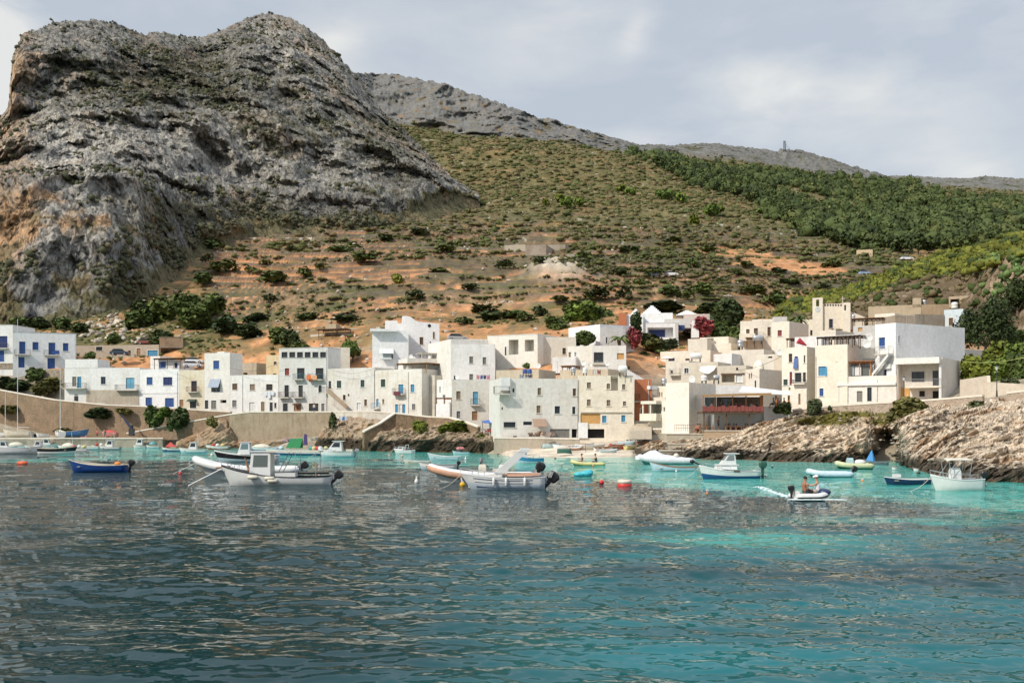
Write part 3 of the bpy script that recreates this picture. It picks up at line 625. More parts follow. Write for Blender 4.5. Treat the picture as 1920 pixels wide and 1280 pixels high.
class House:
    def __init__(s, label, xl, YL, xr, YR, yt, yb, D, mat=WHITE, name='house', cat='house', group='white houses of the village', par=.35, roofm=None, deep=3.0, rim=None, rx=None, k=None, hr=0):
        X = lambda p, Y: (p-960)/F*Y
        if rx:                                   # turned house: corner at xr, right side seen as far as rx
            k = -.8 if k is None else k; bx, by = X(xr, YR), YR; q = (xl-960)/F; w_ = (q*by-bx)/(1-q*k); YL = by+k*w_
            L_ = math.hypot(1, k); e_ = (1/L_, k/L_); q = (rx-960)/F; D = (q*by-bx)/(-e_[1]-q*e_[0])
        elif k is not None or hr:
            ax = X(xl, YL); kk = k if k is not None else (YR-YL)/(X(xr, YR)-ax)
            if hr: kk = max(kk, -(xr-960)/F+.02)
            q = (xr-960)/F; YR = YL+kk*(q*YL-ax)/(1-q*kk)
        A = P(xl, yb, YL); B = P(xr, yb, YR); A2 = Vector((A.x, A.y, 0)); B2 = Vector((B.x, B.y, 0))
        z1 = P(xl, yt, YL).z; z0 = min(A.z, B.z)-deep; e = (B2-A2); w = e.length; e.normalize(); n = Vector((e.y, -e.x, 0))
        Cc = B2-n*D; Dd = A2-n*D; s.z0, s.z1 = z0, z1; s.off = Vector(((A2+B2)/2-n*D/2)[:2]+(min(A.z, B.z),))
        s.root = thing(name, label, cat, s.off, 0, group); s.n = n; s.e = e; s.D = D; s.w = w; s.A = A2; s.mat = mat
        s.f = Face(A2, e, w, z0, z1); s.r = Face(B2, -n, D, z0, z1); s.b = Face(Cc, -e, w, z0, z1); s.l = Face(Dd, n, D, z0, z1)
        s.par = par; s.roofm = roofm or ROOFM; s.done = False; s.rim = rim
    def win(s, *L, face='f'):
        fc = getattr(s, face)
        for r in L:
            q = fc.rect(r[:4])
            if q[2]-q[0] < .12 or q[3]-q[1] < .12: continue
            hole = [q[0], max(q[1], s.z0+.02), q[2], min(q[3], s.z1-.1), .2 if r[4] not in 'o' else 1.0]
            fc.holes.append(hole); opening(s.root, s.off, fc, hole[:4], r[4])
        return s
    def cut(s, x0, y0, x1, y1, depth=1.6, face='f'):    # a loggia
        fc = getattr(s, face); q = fc.rect((x0, y0, x1, y1)); fc.holes.append([*q, depth]); return q
    def balcony(s, x0, x1, y, d=.9, h=1.0, face='f', rail=IRON, solid=False, mat=None, th=.14):
        fc = getattr(s, face); u0, z = fc.uv(x0, y); u1, _ = fc.uv(x1, y); u0, u1 = min(u0, u1), max(u0, u1)
        m = MB(s.off); m.ob(fc.at(u0, z-th, .003), fc.e*(u1-u0), fc.n*d, Vector((0, 0, th))); b = m.build('balcony', mat or SLAB, s.root)
        g = MB(s.off)
        if solid:
            g.ob(fc.at(u0, z, d-.1), fc.e*(u1-u0), fc.n*.1, Vector((0, 0, h))); g.ob(fc.at(u0, z, .003), fc.e*.1, fc.n*(d-.103), Vector((0, 0, h))); g.ob(fc.at(u1-.1, z, .003), fc.e*.1, fc.n*(d-.103), Vector((0, 0, h)))
        else:
            zz = z+.02; c = [fc.at(u0+.03, zz, .02), fc.at(u0+.03, zz, d-.03), fc.at(u1-.03, zz, d-.03), fc.at(u1-.03, zz, .02)]; H = Vector((0, 0, h))
            for a, b2 in zip(c, c[1:]):
                g.tube(a+H, b2+H, .025, 5); g.tube(a+H*.08, b2+H*.08, .018, 4); n = max(2, int((b2-a).length/.16))
                for i in range(n+1): p = a.lerp(b2, i/n); g.tube(p, p+H, .014, 4)
        g.build('railing', (mat or s.mat) if solid else rail, b); return b
    def awning(s, x0, y0, x1, y1, d=.9, mat=None, face='f'):
        fc = getattr(s, face); u0, z1 = fc.uv(x0, y0); u1, z0 = fc.uv(x1, y1); m = MB(s.off); n = 7
        for i in range(n):
            a = u0+(u1-u0)*i/n; b = u0+(u1-u0)*(i+1)/n; k = .02*(i % 2)
            m.add([fc.at(a, z1, .02), fc.at(b, z1, .02), fc.at(b, z0, d+k), fc.at(a, z0, d+k), fc.at(a, z1-.05, .02), fc.at(b, z1-.05, .02), fc.at(b, z0-.06, d+k), fc.at(a, z0-.06, d+k)],
                  [(0, 3, 2, 1), (4, 5, 6, 7), (3, 7, 6, 2), (0, 1, 5, 4), (0, 4, 7, 3), (1, 2, 6, 5)])
        return m.build('awning', mat or paint((.35, .38, .42), .8), s.root)
    def band(s, x0, y0, x1, y1, mat, face='f', d=.03, name='panel'):
        fc = getattr(s, face); q = fc.rect((x0, y0, x1, y1)); m = MB(s.off); m.ob(fc.at(q[0], q[1], .004), fc.e*(q[2]-q[0]), fc.n*d, Vector((0, 0, q[3]-q[1]))); return m.build(name, mat, s.root)
    def block(s, x0, y0, x1, y1, d0=.0, d=2.0, mat=None, name='roof_room', face='f', deep=0):   # a smaller volume standing on or against the house; d0 = how far behind the facade
        fc = getattr(s, face); u0, z1 = fc.uv(x0, y0); u1, z0 = fc.uv(x1, y1); m = MB(s.off)
        m.ob(fc.at(u0, z0-deep, -d0-d), fc.e*(u1-u0), fc.n*d, Vector((0, 0, z1-z0+deep))); return m.build(name, mat or s.mat, s.root)
    def pergola(s, x0, x1, yroof, ybase, d0=.4, d=3, mat=WOODD, cover=None, n=3, name='pergola'):
        fc = s.f; u0, z1 = fc.uv(x0, yroof); u1, z0 = fc.uv(x1, ybase); m = MB(s.off); 
        for i in range(n):
            u = u0+(u1-u0-.12)*i/(n-1)
            for q in (-d0, -d0-d+.1): m.ob(fc.at(u, z0-.2, q-.1), fc.e*.1, fc.n*.1, Vector((0, 0, z1-z0+.2)))
        m.ob(fc.at(u0-.1, z1, -d0-.1), fc.e*(u1-u0+.2), fc.n*.12, Vector((0, 0, .14))); m.ob(fc.at(u0-.1, z1, -d0-d), fc.e*(u1-u0+.2), fc.n*.12, Vector((0, 0, .14)))
        k = max(4, int((u1-u0)/.6))
        for i in range(k+1): m.ob(fc.at(u0+(u1-u0-.08)*i/k, z1+.142, -d0-d-.2), fc.e*.07, fc.n*(d+.5), Vector((0, 0, .1)))
        p = m.build(name, mat, s.root)
        if cover:
            c = MB(s.off); kk = 14
            for i in range(kk): a = u0-.2+(u1-u0+.4)*i/kk; c.ob(fc.at(a, z1+.245+.01*(i % 2), -d0-d-.25), fc.e*((u1-u0+.4)/kk*.97), fc.n*(d+.6), Vector((0, 0, .06)))
            c.build('roof', cover, p)
        return p
    def pipe(s, x, y0, y1, face='f', mat=None):
        fc = getattr(s, face); u, z1 = fc.uv(x, y0); _, z0 = fc.uv(x, y1); m = MB(s.off); m.tube(fc.at(u, z0, .07), fc.at(u, z1, .07), .05, 6); m.build('drainpipe', mat or GREYP, s.root); return s
    def end(s):
        m = MB(s.off)
        for fc in (s.f, s.r, s.b, s.l): fc.wall(m)
        t = .22; z = s.z1; zr = z-s.par; A = s.A; e, n, w, D = s.e, s.n, s.w, s.D
        q = lambda u, d, zz: Vector((A.x, A.y, 0))+e*u-n*d+Vector((0, 0, zz))
        o = [q(0, 0, z), q(w, 0, z), q(w, D, z), q(0, D, z)]; i = [q(t, t, z), q(w-t, t, z), q(w-t, D-t, z), q(t, D-t, z)]; l = [q(t, t, zr), q(w-t, t, zr), q(w-t, D-t, zr), q(t, D-t, zr)]
        for k in range(4): m.quad(o[k], o[(k+1) % 4], i[(k+1) % 4], i[k]); m.quad(i[k], i[(k+1) % 4], l[(k+1) % 4], l[k])
        m.build('wall', s.mat, s.root); r = MB(s.off); r.add(l, [(0, 1, 2, 3)]); r.build('roof', s.roofm, s.root)
        if s.rim:
            c = MB(s.off)
            for k in range(4):
                a, b = o[k], o[(k+1) % 4]; dd = (b-a).normalized(); nn = Vector((dd.y, -dd.x, 0)); c.ob(a+nn*.06-dd*.06+Vector((0, 0, .003)), dd*((b-a).length-.06+.0), -nn*.3, Vector((0, 0, .09)))
            c.build('coping', s.rim, s.root)
        return s
def H(*a, wins=(), left=(), right=(), pipes=(), **k):
    h = House(*a, **k); h.win(*wins); h.win(*left, face='l'); h.win(*right, face='r')
    for p in pipes: h.pipe(*p)
    return h
# ------------------------------------------------ west row
h = H('white house with two stacked blue shutters cut by the west edge of the village', -60, 236, 24, 235, 610, 682, 9, WHITE, rim=GREYP, wins=[(-3, 630, 14, 652, 'B'), (-8, 657, 8, 678, 'b'), (-40, 631, -28, 652, 'B')])
h.balcony(-8, 16, 653); h.band(-60, 681, 24, 692, STONEW, d=.06, name='plinth'); h.end()
h = H('long white two-storey house with four bright blue upper openings and two balconies', 24.5, 234, 143, 232, 622, 692, 10, WHITE2, hr=1, deep=4, rim=GREYP, pipes=[(141, 628, 690)],
      wins=[(36, 640, 47.5, 663.5, 'b'), (61, 641, 72, 656, 'b'), (91, 642, 103.5, 665, 'b'), (118, 643, 128, 658, 'b'), (34.5, 669, 46, 689, 'b'), (89, 671, 103, 691.5, 'b')])
h.balcony(27, 57, 664); b = h.balcony(82, 111, 665.5)
m = MB(h.off); fc = h.f; u0, z = fc.uv(98, 658); u1, _ = fc.uv(111, 658); m.ob(fc.at(u0, z-.7, .93), fc.e*(u1-u0), fc.n*.04, Vector((0, 0, .75))); m.build('towel', BLUE, b); h.end()
h = H('low white and beige house with two long balconies and an arched dark door', 121, 221, 262, 219, 690, 762, 9, WHITE, wins=[(135.5, 706, 144, 724, 'y'), (144.3, 706, 152.5, 727, 'c'), (189, 706, 198, 720, 'j'), (236, 708, 252, 728, 'l'), (168, 740, 175, 758.5, 'w'), (186, 744, 196, 755, 'k'), (235, 745, 245, 756, 'q'), (139, 742, 147, 755.5, 'd'), (213, 750, 217, 757, 'o')])
h.band(162, 731, 260, 761, plaster((.48, .42, .34), .5, (.33, .26, .18)), d=.08, name='ground_storey'); h.balcony(122, 162.5, 727.5, 1.0); h.balcony(219, 260, 731, 1.0); h.block(122, 673.5, 183, 690.5, .0, 5, name='raised_wall')
# arch over the dark door
m = MB(h.off); u0, zz = h.f.uv(139, 742); u1, _ = h.f.uv(147, 742); c_ = (u0+u1)/2; r_ = (u1-u0)/2
pts = [h.f.at(c_+r_*math.cos(t), zz+r_*math.sin(t)*.8, .02) for t in [math.pi*i/10 for i in range(11)]]; m.add(pts, [tuple(range(11))]); m.build('door_arch', IRON, h.root); h.end()
h = H('white house with four blue shutters and doors between the balconied house and the stained one', 262.3, 219, 335.7, 216.5, 692.5, 765, 8, WHITE2, wins=[(275, 707, 286, 721, 'b'), (306, 707, 323, 722, 'B'), (273, 745, 285, 760.5, 'b'), (309.5, 746, 326, 762.5, 'b')], pipes=[(333, 697, 762)])
u0, z = h.f.uv(264, 738); u1, _ = h.f.uv(334, 738); m = MB(h.off); m.ob(h.f.at(u0, z, .004), h.f.e*(u1-u0), h.f.n*.05, Vector((0, 0, .1))); m.build('string_course', GREYP, h.root); h.end()
h = H('narrow yellow-stained house with one small iron balcony beside the shutter house', 336, 216.3, 383, 215, 694, 767, 8, plaster((.62, .57, .45), .6, (.50, .36, .18)), wins=[(358.5, 714, 369, 734.5, 'i'), (336.5, 749, 344, 762.5, 'm'), (356, 750, 368, 765, 'e')])
h.balcony(352.5, 373, 734.5, rail=RUST); h.awning(353, 748, 369, 752, .8, GREEN); h.end()
h = H('white tower-like house with a single blue shutter on its raised third storey', 383.3, 214.8, 431, 213, 662, 768, 4.5, plaster((.66, .64, .60), .3), wins=[(400, 676, 411, 691.5, 'b'), (396, 717, 412.5, 735, 'k'), (384, 750, 390.5, 766, 'd'), (396, 750.5, 405.5, 766.5, 'y'), (413, 749.5, 424.5, 755, 'o')])
h.awning(394, 710.5, 414, 726, .9, paint((.30, .34, .42), .8)); u0, z = h.f.uv(402, 659); m = MB(h.off); m.ob(h.f.at(u0, h.z1-.3, -2), h.f.e*1.6, h.f.n*1.0, Vector((0, 0, .6))); m.build('water_tank', WPAINT, h.root); h.end()
h = H('long low white house with brown shutters and washing beside its upper window', 431.3, 213, 522, 209.5, 703.5, 773, 8, WHITE, wins=[(435.5, 719, 445, 730.5, 'n'), (435.5, 750, 443.5, 763, 'y'), (468.5, 720, 478, 731.5, 't'), (467.5, 754, 477, 771, 'q'), (499, 720, 511, 731.5, 'K'), (489.5, 753, 496, 772, 't'), (505.5, 754, 511.5, 772.5, 'd'), (514.5, 755, 518, 764, 'i')], pipes=[(455, 705, 772), (523, 705, 772)])
u0, z = h.f.uv(497, 733); m = MB(h.off)
for i, (a, zz) in enumerate([(0, .9), (.75, 1.4), (1.5, .8)]): m.ob(h.f.at(u0+a, z-zz, .3), h.f.e*.65, h.f.n*.03, Vector((0, 0, zz)))
m.build('washing', paint((.60, .64, .68), .8), h.root); h.end()
H('bare beige wall block on the roof terrace behind the long low house', 433, 224, 481, 222, 681, 706, 5, BEIGE, wins=[(456, 698.5, 464, 702, 'o')], group='plain buildings behind the front row').end()
H('old yellow stucco house with a small shuttered window behind the front row', 499, 221, 536, 219, 666, 706, 7, YEL, wins=[(513, 677.5, 519, 683.5, 'n'), (512, 700, 518, 703, 'n')], group='plain buildings behind the front row').end()
h = H('tall grey-white house with a row of six attic windows and orange washing', 523.3, 207.5, 614.5, 204, 653.5, 773, 5, plaster((.56, .555, .54), .45), rim=GREYP,
      wins=[(528+i*14.45, 660, 539+i*14.45, 670, 'i') for i in range(6)]+[(534, 690, 542.5, 703.5, 'r'), (557, 690, 571, 710.5, 'i'), (592, 690, 606.5, 711, 'i'), (533.5, 722, 541.5, 744.5, 'i'), (559.5, 722, 568, 744.5, 'd'), (597, 722, 603, 735.5, 'e'), (530.5, 756, 539.5, 772, 'i'), (551, 757, 564.5, 772, 'm'), (579, 756, 597, 771.5, 'K'), (602.5, 756, 608.5, 771, 'y')], pipes=[(612.5, 655, 770)])
h.balcony(552.5, 572, 711, rail=paint((.08, .22, .26), .6)); b = h.balcony(580, 607.5, 711.5, rail=paint((.08, .17, .22), .6)); h.balcony(525, 545.5, 745); h.balcony(551, 571.5, 745); h.awning(551, 755.5, 565, 758.5, .8, WOODD)
for (x0, x1, y0, y1, c) in [(580, 588, 703, 712.5, (.65, .16, .03)), (591, 599, 704, 712, (.62, .33, .16)), (584, 591, 711, 716, (.16, .05, .04))]:
    m = MB(h.off); fc = h.f; u0, z1 = fc.uv(x0, y0); u1, z0 = fc.uv(x1, y1); m.ob(fc.at(u0, z0, .95), fc.e*(u1-u0), fc.n*.05, Vector((0, 0, z1-z0))); m.build('washing', paint(c, .8), b)
h.end()
h = H('cream windowless wing behind the tall house with the attic windows', 594, 217, 656, 213, 650.5, 712, 9, plaster((.60, .56, .47), .3), hr=1, group='plain buildings behind the front row'); h.end()
h = H('white house with a long outside stair and two green shutters', 614.8, 203.5, 703, 199, 691, 773, 8, plaster((.60, .58, .54), .5), wins=[(631.5, 713.5, 640, 727, 'g'), (676, 712, 683.5, 725.5, 'g'), (643, 740, 648, 749.5, 'K'), (683, 748.5, 688, 760.5, 'n'), (669, 755, 676.5, 769, 'q'), (616, 714, 621, 728, 'd'), (652, 738, 655, 743, 'n')], pipes=[(702, 693, 770)])
m = MB(h.off); fc = h.f; ua, za = fc.uv(621, 736); ub, zb = fc.uv(657, 768); N_ = 18
for i in range(N_):
    u = ua+(ub-ua)*i/N_; z = za+(zb-za)*(i+1)/N_; m.ob(fc.at(u, z-1.2-.0, .004), fc.e*((ub-ua)/N_), fc.n*1.05, Vector((0, 0, 1.2)))
st = m.build('stair', plaster((.52, .48, .42), .5), h.root)
g = MB(h.off); g.add([fc.at(ua, za, 1.052), fc.at(ub, zb, 1.052), fc.at(ub, zb+.9, 1.052), fc.at(ua, za+.9, 1.052), fc.at(ua, za, 1.15), fc.at(ub, zb, 1.15), fc.at(ub, zb+.9, 1.15), fc.at(ua, za+.9, 1.15)], [(0, 3, 2, 1), (4, 5, 6, 7), (3, 7, 6, 2), (0, 1, 5, 4), (0, 4, 7, 3), (1, 2, 6, 5)]); g.build('parapet', plaster((.33, .24, .17), .5), st)
h.balcony(608, 621, 735.5, 1.1); h.end()
h = H('white house with bright blue shutters, a small balcony and an open blue double door', 703.3, 198.5, 791, 193, 694, 778, 8, plaster((.63, .61, .56), .55, (.52, .42, .27)), wins=[(714, 711, 722.5, 725, 'g'), (747, 720.5, 756.5, 738, 'c'), (770, 720.5, 777, 735, 'c'), (705.5, 747.5, 710, 762, 'l'), (717, 748, 720.5, 757, 't'), (741, 757.5, 747, 774.5, 'c'), (747.3, 757.5, 753.5, 774.5, 'w'), (753.8, 757.5, 760, 774.5, 'c'), (772.5, 757, 779, 768, 'y')], pipes=[(766, 697, 776)])
h.balcony(740, 760, 739, rail=RUST); m = MB(h.off); fc = h.f; u0, z1 = fc.uv(744, 734); u1, z0 = fc.uv(757, 741); m.ob(fc.at(u0, z0, .93), fc.e*(u1-u0), fc.n*.05, Vector((0, 0, z1-z0))); m.build('blanket', paint((.12, .03, .04), .8), h.root)
h.balcony(700, 712, 766, .8, rail=CYAN); h.pergola(738, 794, 684, 696, 1.0, 4, WOOD, paint((.45, .34, .22), .8)); h.end()
H('grey unplastered house end beside the blue-shuttered house', 791.3, 196, 815, 194, 704, 790, 8, OLD, wins=[(801, 731, 805, 735, 'o')], group='plain buildings behind the front row').end()
# ------------------------------------------------ behind the west row
h = H('small white rooftop house under a dark timber pergola', 282, 236, 300, 235, 668, 692, 5, WHITE, wins=[], group='small houses behind the front row', par=.2); h.end()
h = H('low white terrace house with a wooden pergola and two blue doors', 296, 234, 336, 232, 676, 694, 5, WHITE, wins=[(298, 678, 311, 690, 'b'), (327, 680, 333, 690, 'B')], group='small houses behind the front row', par=.15); h.pergola(296, 345, 675, 692, -1.2, 1.6, WOODD, WOOD); h.end()
h = H('unfinished two-storey brick house with dark openings under flat concrete roof slabs', 299, 250, 343.5, 248, 632, 676, 7, plaster((.36, .26, .17), .6, (.22, .14, .09)), rim=CONC, hr=1, wins=[(308, 657, 316, 665, 'o')], group='small houses behind the front row', par=.1); h.band(300, 650, 343, 652.5, CONC, d=.5, name='floor_slab'); h.cut(301, 653, 340, 668, 1.2); h.end()
h = H('long low beige garage row with one wide blue door on the hill track', 206, 252, 298, 250, 647, 673, 6, plaster((.42, .36, .29), .5), wins=[(276.5, 656.5, 296, 670, 'c'), (256, 653, 264, 668, 'm'), (240, 657, 245, 667, 'o')], group='small houses behind the front row', name='garage', cat='garage'); h.end()
H('small beige shed with a barred window by the western hill track', 143, 254, 207, 252, 648, 668, 5, plaster((.40, .33, .26), .5), wins=[(180, 650, 192, 657, 'i')], group='small houses behind the front row', name='shed', cat='shed').end()
h = H('low hillside house with a brown roofed veranda and a dark blue shutter', 582, 243, 657, 240, 627, 652, 7, plaster((.52, .47, .40), .4), wins=[(639, 626.5, 648.5, 637.5, 'B'), (608, 624, 622, 637, 'G')], group='small houses behind the front row'); h.pergola(605, 656, 621, 640, -2.0, 2.4, WOODD, paint((.22, .12, .08), .8)); h.block(602, 606, 622, 627, 2, 2, TAN); h.end()
H('white windowless garden house beside the round green tree', 655.5, 242, 706, 240, 616, 642, 7, WHITE, hr=1, wins=[(676, 632, 678, 637, 'o'), (688, 652, 694, 664, 'B')], group='small houses behind the front row').end()
# ------------------------------------------------ centre
h = H('big white house with jumbled white awnings over an upper window', 698, 205, 766, 203, 619, 700, 11, WHITE2, hr=1, wins=[(716, 659, 737, 672, 'k')], par=.2)
h.awning(711, 653, 738, 663, 1.2, paint((.62, .66, .66), .7)); h.awning(712, 663, 734, 673, .9, paint((.55, .60, .60), .7)); h.block(694, 617, 745, 622, -1.2, 3, WHITE2, 'canopy'); h.block(700, 686, 740, 712, -.4, 3, WHITE, 'lean_to'); h.end()
h = H('tall white house with a curved stepped gable and one brown shutter', 722, 212, 824, 206, 607, 690, 9, WHITE2, hr=1, wins=[(787, 632, 793.5, 646, 'n'), (812, 622, 815, 634.5, 'K'), (787, 661, 793, 668, 'K'), (806, 640, 808, 643, 'o')])
fc = h.f; m = MB(h.off); pr = [(722, 601), (745, 601), (746, 606.5), (753, 606), (754, 592.5), (762, 592), (770, 594), (776, 599), (784, 603), (824, 606.5)]
up = [fc.uv(*q) for q in pr]; fr = [fc.at(u, z+.0, .0) for u, z in up]; bk = [fc.at(u, z, -.4) for u, z in up]; n_ = len(pr)
fb = [fc.at(u, h.z1-.01, 0) for u, z in up]; bb = [fc.at(u, h.z1-.01, -.4) for u, z in up]
for i in range(n_-1): m.quad(fb[i], fb[i+1], fr[i+1], fr[i]); m.quad(bb[i+1], bb[i], bk[i], bk[i+1]); m.quad(fr[i], fr[i+1], bk[i+1], bk[i])
m.quad(fb[0], fr[0], bk[0], bb[0]); m.quad(fb[-1], bb[-1], bk[-1], fr[-1]); m.build('gable', WHITE2, h.root)
m = MB(h.off); u, z = fc.uv(805, 610.5); m.tube(fc.at(u, z, .004), fc.at(u, z, .05), .33, 14); m.build('round_window', DARK, h.root); h.end()
h = H('plain white block with an awning roof terrace under the gabled house', 764, 196, 846, 199, 671, 712, 6, plaster((.62, .61, .58), .4), wins=[(835, 672, 838, 677, 'o')], group='plain buildings behind the front row'); h.pergola(792, 829, 664, 674, .5, 3, WPAINT, paint((.66, .60, .50), .8)); h.block(824, 604, 824.5, 605, 0, .1); h.end()
h = H('cube-shaped white house with two grey shutters and washing on its lower terrace', 846, 190, 928.5, 190, 645, 716, 10, WHITE, hr=1, wins=[(880, 668, 887, 681, 'y'), (905, 669.5, 911.5, 683, 'y'), (880, 701, 887, 712, 'y'), (851, 704, 855, 711, 'o')]); h.block(852, 632.5, 912, 646, 3.5, 5, CREAM, 'roof_room'); h.end()
h = H('low white side wing left of the cube-shaped house', 803, 203, 845.5, 191, 645, 712, 7, plaster((.66, .64, .60), .35), group='plain buildings behind the front row'); h.end()
h = H('white house with a pale blue French window and a brown door above the slipway wall', 847, 179, 928, 179, 712, 788, 9, plaster((.60, .58, .54), .45, (.52, .44, .30)), hr=1, wins=[(855.5, 733, 863.5, 748.5, 't'), (886.5, 734, 896.5, 758, 'l'), (856, 770.5, 863, 784, 'y'), (885, 770.5, 895, 787.5, 'm'), (921.5, 736, 924.5, 750, 'h')]); h.balcony(882, 900, 759, .7); h.end()
h = H('small white hut under a terrace with a rusty rail', 817.5, 181, 843, 180, 757, 786, 4, WHITE2, group='small houses behind the front row', name='hut', cat='hut'); h.pergola(817, 846, 748, 757, .2, 3, RUST); h.end()
h = H('narrow white stair house wall with dark slits beside the hut', 819, 187, 847, 184, 712, 780, 7, WHITE, wins=[(830, 740, 835, 746, 'o'), (824, 724, 826, 736, 'o')], group='plain buildings behind the front row'); h.end()
h = H('massive white harbour house with long barred ground-floor windows', 937, 157, 1083, 159, 709, 822, 11, plaster((.64, .62, .575), .4, (.48, .42, .33)), k=.16, wins=[(961, 728, 964.5, 735, 'o'), (1008, 727, 1014.5, 740.5, 't'), (1006, 760, 1013.5, 774, 't'), (944.5, 791, 966.5, 801, 'i'), (981, 790, 997.5, 796.5, 'i'), (940.5, 763, 943, 768, 'o'), (1040, 761, 1050, 775, 'e'), (1073, 762, 1079, 776, 'e'), (1074, 728, 1080, 742, 'n'), (962, 817, 969, 820.5, 'o')])
h.win((1031, 804, 1068, 822, 'G'), (1072, 804, 1087, 820, 'o')); h.block(938, 707.5, 955.5, 732, -.5, .5, WHITE2, 'turret'); h.balcony(925, 954, 738, 1.1, mat=SLAB)
h.awning(998, 785, 1023, 799, 1.5, paint((.33, .22, .16), .8)); h.end()
h = H('cream harbour house with seven small shutters and a boat garage', 1083.5, 159, 1189, 158, 704, 820, 8, plaster((.66, .60, .50), .35), hr=1, wins=[(1100.5, 716.5, 1108, 728, 't'), (1137.5, 719, 1144, 729, 't'), (1166.5, 720, 1172.5, 730, 't'), (1100.5, 748.5, 1107.5, 761, 't'), (1137.5, 749.5, 1144.5, 761, 't'), (1168, 752, 1174, 760.5, 't'), (1088.5, 775, 1125.5, 794, 'h'), (1129, 779, 1137, 792, 'c'), (1165, 778, 1172.5, 790.5, 'c')])
h.win((1101, 804, 1133, 821, 'o')); h.cut(1145, 704.5, 1158.5, 732, 1.2); h.band(1089, 771.5, 1184, 773, SLAB, d=.2, name='string_course'); h.band(1071, 792, 1102, 821, WHITE2, d=.25, name='porch'); h.end()
h = H('terracotta-red house between the cream harbour house and the steps', 1190, 163, 1222, 161, 711, 790, 10, TERRA, hr=1, group='houses around the steps', wins=[(1189.5, 738, 1192, 746, 'o'), (1201, 766, 1206, 782, 'm')], pipes=[(1216, 714, 784)]); h.balcony(1190, 1199, 752, .6); h.end()
h = H('white modern house with a deep two-bay loggia over a terrace', 914, 198, 1008, 193, 630.5, 690, 10, plaster((.66, .64, .58), .25), wins=[(946.5, 650, 949.5, 666, 'd')], rim=WPAINT); q = h.cut(954, 637, 972, 664, 2.2); q = h.cut(984, 637, 1001, 658, 2.0)
m = MB(h.off); fc = h.f; u0, z1 = fc.uv(992, 649); u1, z0 = fc.uv(998.5, 658); m.ob(fc.at(u0, z0, -1.99), fc.e*(u1-u0), fc.n*.05, Vector((0, 0, z1-z0))); m.build('door', IRON, h.root); h.end()
h = H('plain cream windowless house beside the loggia house', 1008.5, 195, 1080, 194, 632, 690, 9, plaster((.55, .51, .44), .3), hr=1, wins=[(1054.5, 652, 1061, 664, 'K')], group='plain buildings behind the front row'); h.end()
h = H('low beige terrace wall house with blue barrels and washing on its roof', 930, 172, 1010, 169, 694, 712, 7, plaster((.55, .47, .36), .5), group='plain buildings behind the front row'); h.end()
h = H('white house with a big grille window and a brown shutter', 1110, 186, 1174, 182, 648, 704, 9, plaster((.66, .65, .61), .25), hr=1, wins=[(1113.5, 660.5, 1131, 679, 'i'), (1157, 662, 1170, 673.5, 'h')]); h.band(1110, 681, 1137, 683.5, SLAB, d=.3, name='ledge'); h.end()
h = H('small white house with two little windows set back beside the grille-window house', 1064, 188, 1110.5, 187, 649, 704, 8, plaster((.66, .63, .57), .25), wins=[(1066, 660, 1070.5, 670, 't'), (1077, 660, 1080.5, 668, 'k')], group='plain buildings behind the front row'); h.block(1040, 671, 1083, 700, -2, 3, WHITE, 'terrace_wall'); h.end()
h = H('white corner house with a vine on its wall and a dark slot door', 1066, 206, 1125, 198, 615, 660, 8, WHITE2, group='houses below the villa'); h.end()
h = H('white wall house with a narrow dark door beside the palm', 1125.3, 198, 1173, 200, 614.5, 655, 8, plaster((.68, .66, .63), .25), wins=[(1136, 632, 1139, 644, 'd')], group='houses below the villa'); h.end()
h = H('low beige house with terraces of clutter above the cream harbour house', 1050, 165, 1140, 161, 694, 712, 6, plaster((.52, .44, .33), .5), wins=[(1074, 688, 1080, 694, 'o')], group='plain buildings behind the front row'); h.pergola(1052, 1072, 689, 700, .3, 2.4, WOOD, WOOD); h.end()
# stepped white wall down the lane
m = MB(P(1200, 712, 176)); root = thing('stepped_wall', 'white stepped wall climbing beside the lane above the red house', 'wall', P(1200, 712, 176), 0)
for i in range(12): a = P(1166+i*3.7, 687+i*2.2, 178); b = P(1169.7+i*3.7, 720, 178); m.ob((a.x, a.y, b.z-2), (b.x-a.x, 0, 0), (0, .5, 0), (0, 0, a.z-b.z+2))
m.build('wall', WHITE2, root)
# ------------------------------------------------ villa with stepped pyramid roofs
h = H('white holiday villa with three stepped pyramid roofs on the hillside', 1204, 212, 1272, 209, 606, 638, 9, WHITE2, hr=1, name='villa', cat='villa', group='houses below the villa', rim=WPAINT)
q = h.cut(1214, 614, 1262, 632, 1.6); m = MB(h.off); fc = h.f; u0, z1 = fc.uv(1217, 617); u1, z0 = fc.uv(1247, 631); m.ob(fc.at(u0, z0, -1.58), fc.e*(u1-u0), fc.n*.06, Vector((0, 0, z1-z0)))
for i in range(7): u = u0+(u1-u0-.08)*i/6; m.ob(fc.at(u, z0, -1.52), fc.e*.08, fc.n*.05, Vector((0, 0, z1-z0)))
m.build('window', NAVY, h.root)
h.block(1160, 590, 1206, 622, -0.5, 8, WHITE2, 'wing'); h.block(1206, 583, 1262, 607, 4, 8, WHITE2, 'upper_storey'); h.block(1246, 595, 1297, 612, 3, 6, GREYP, 'grey_lintel'); h.block(1297, 600, 1311, 632, 1, 6, WHITE2, 'wing'); h.block(1283, 584, 1333, 612, 5, 7, plaster((.50, .42, .38), .3), 'wing')
h.band(1266, 606, 1271.5, 634, GREYP, d=.15, name='pier'); u0, z1 = fc.uv(1268, 607); u1, z0 = fc.uv(1284, 617); m = MB(h.off); m.ob(fc.at(u0, z0, -2.9), fc.e*(u1-u0), fc.n*.05, Vector((0, 0, z1-z0))); m.build('window', NAVY, h.root)
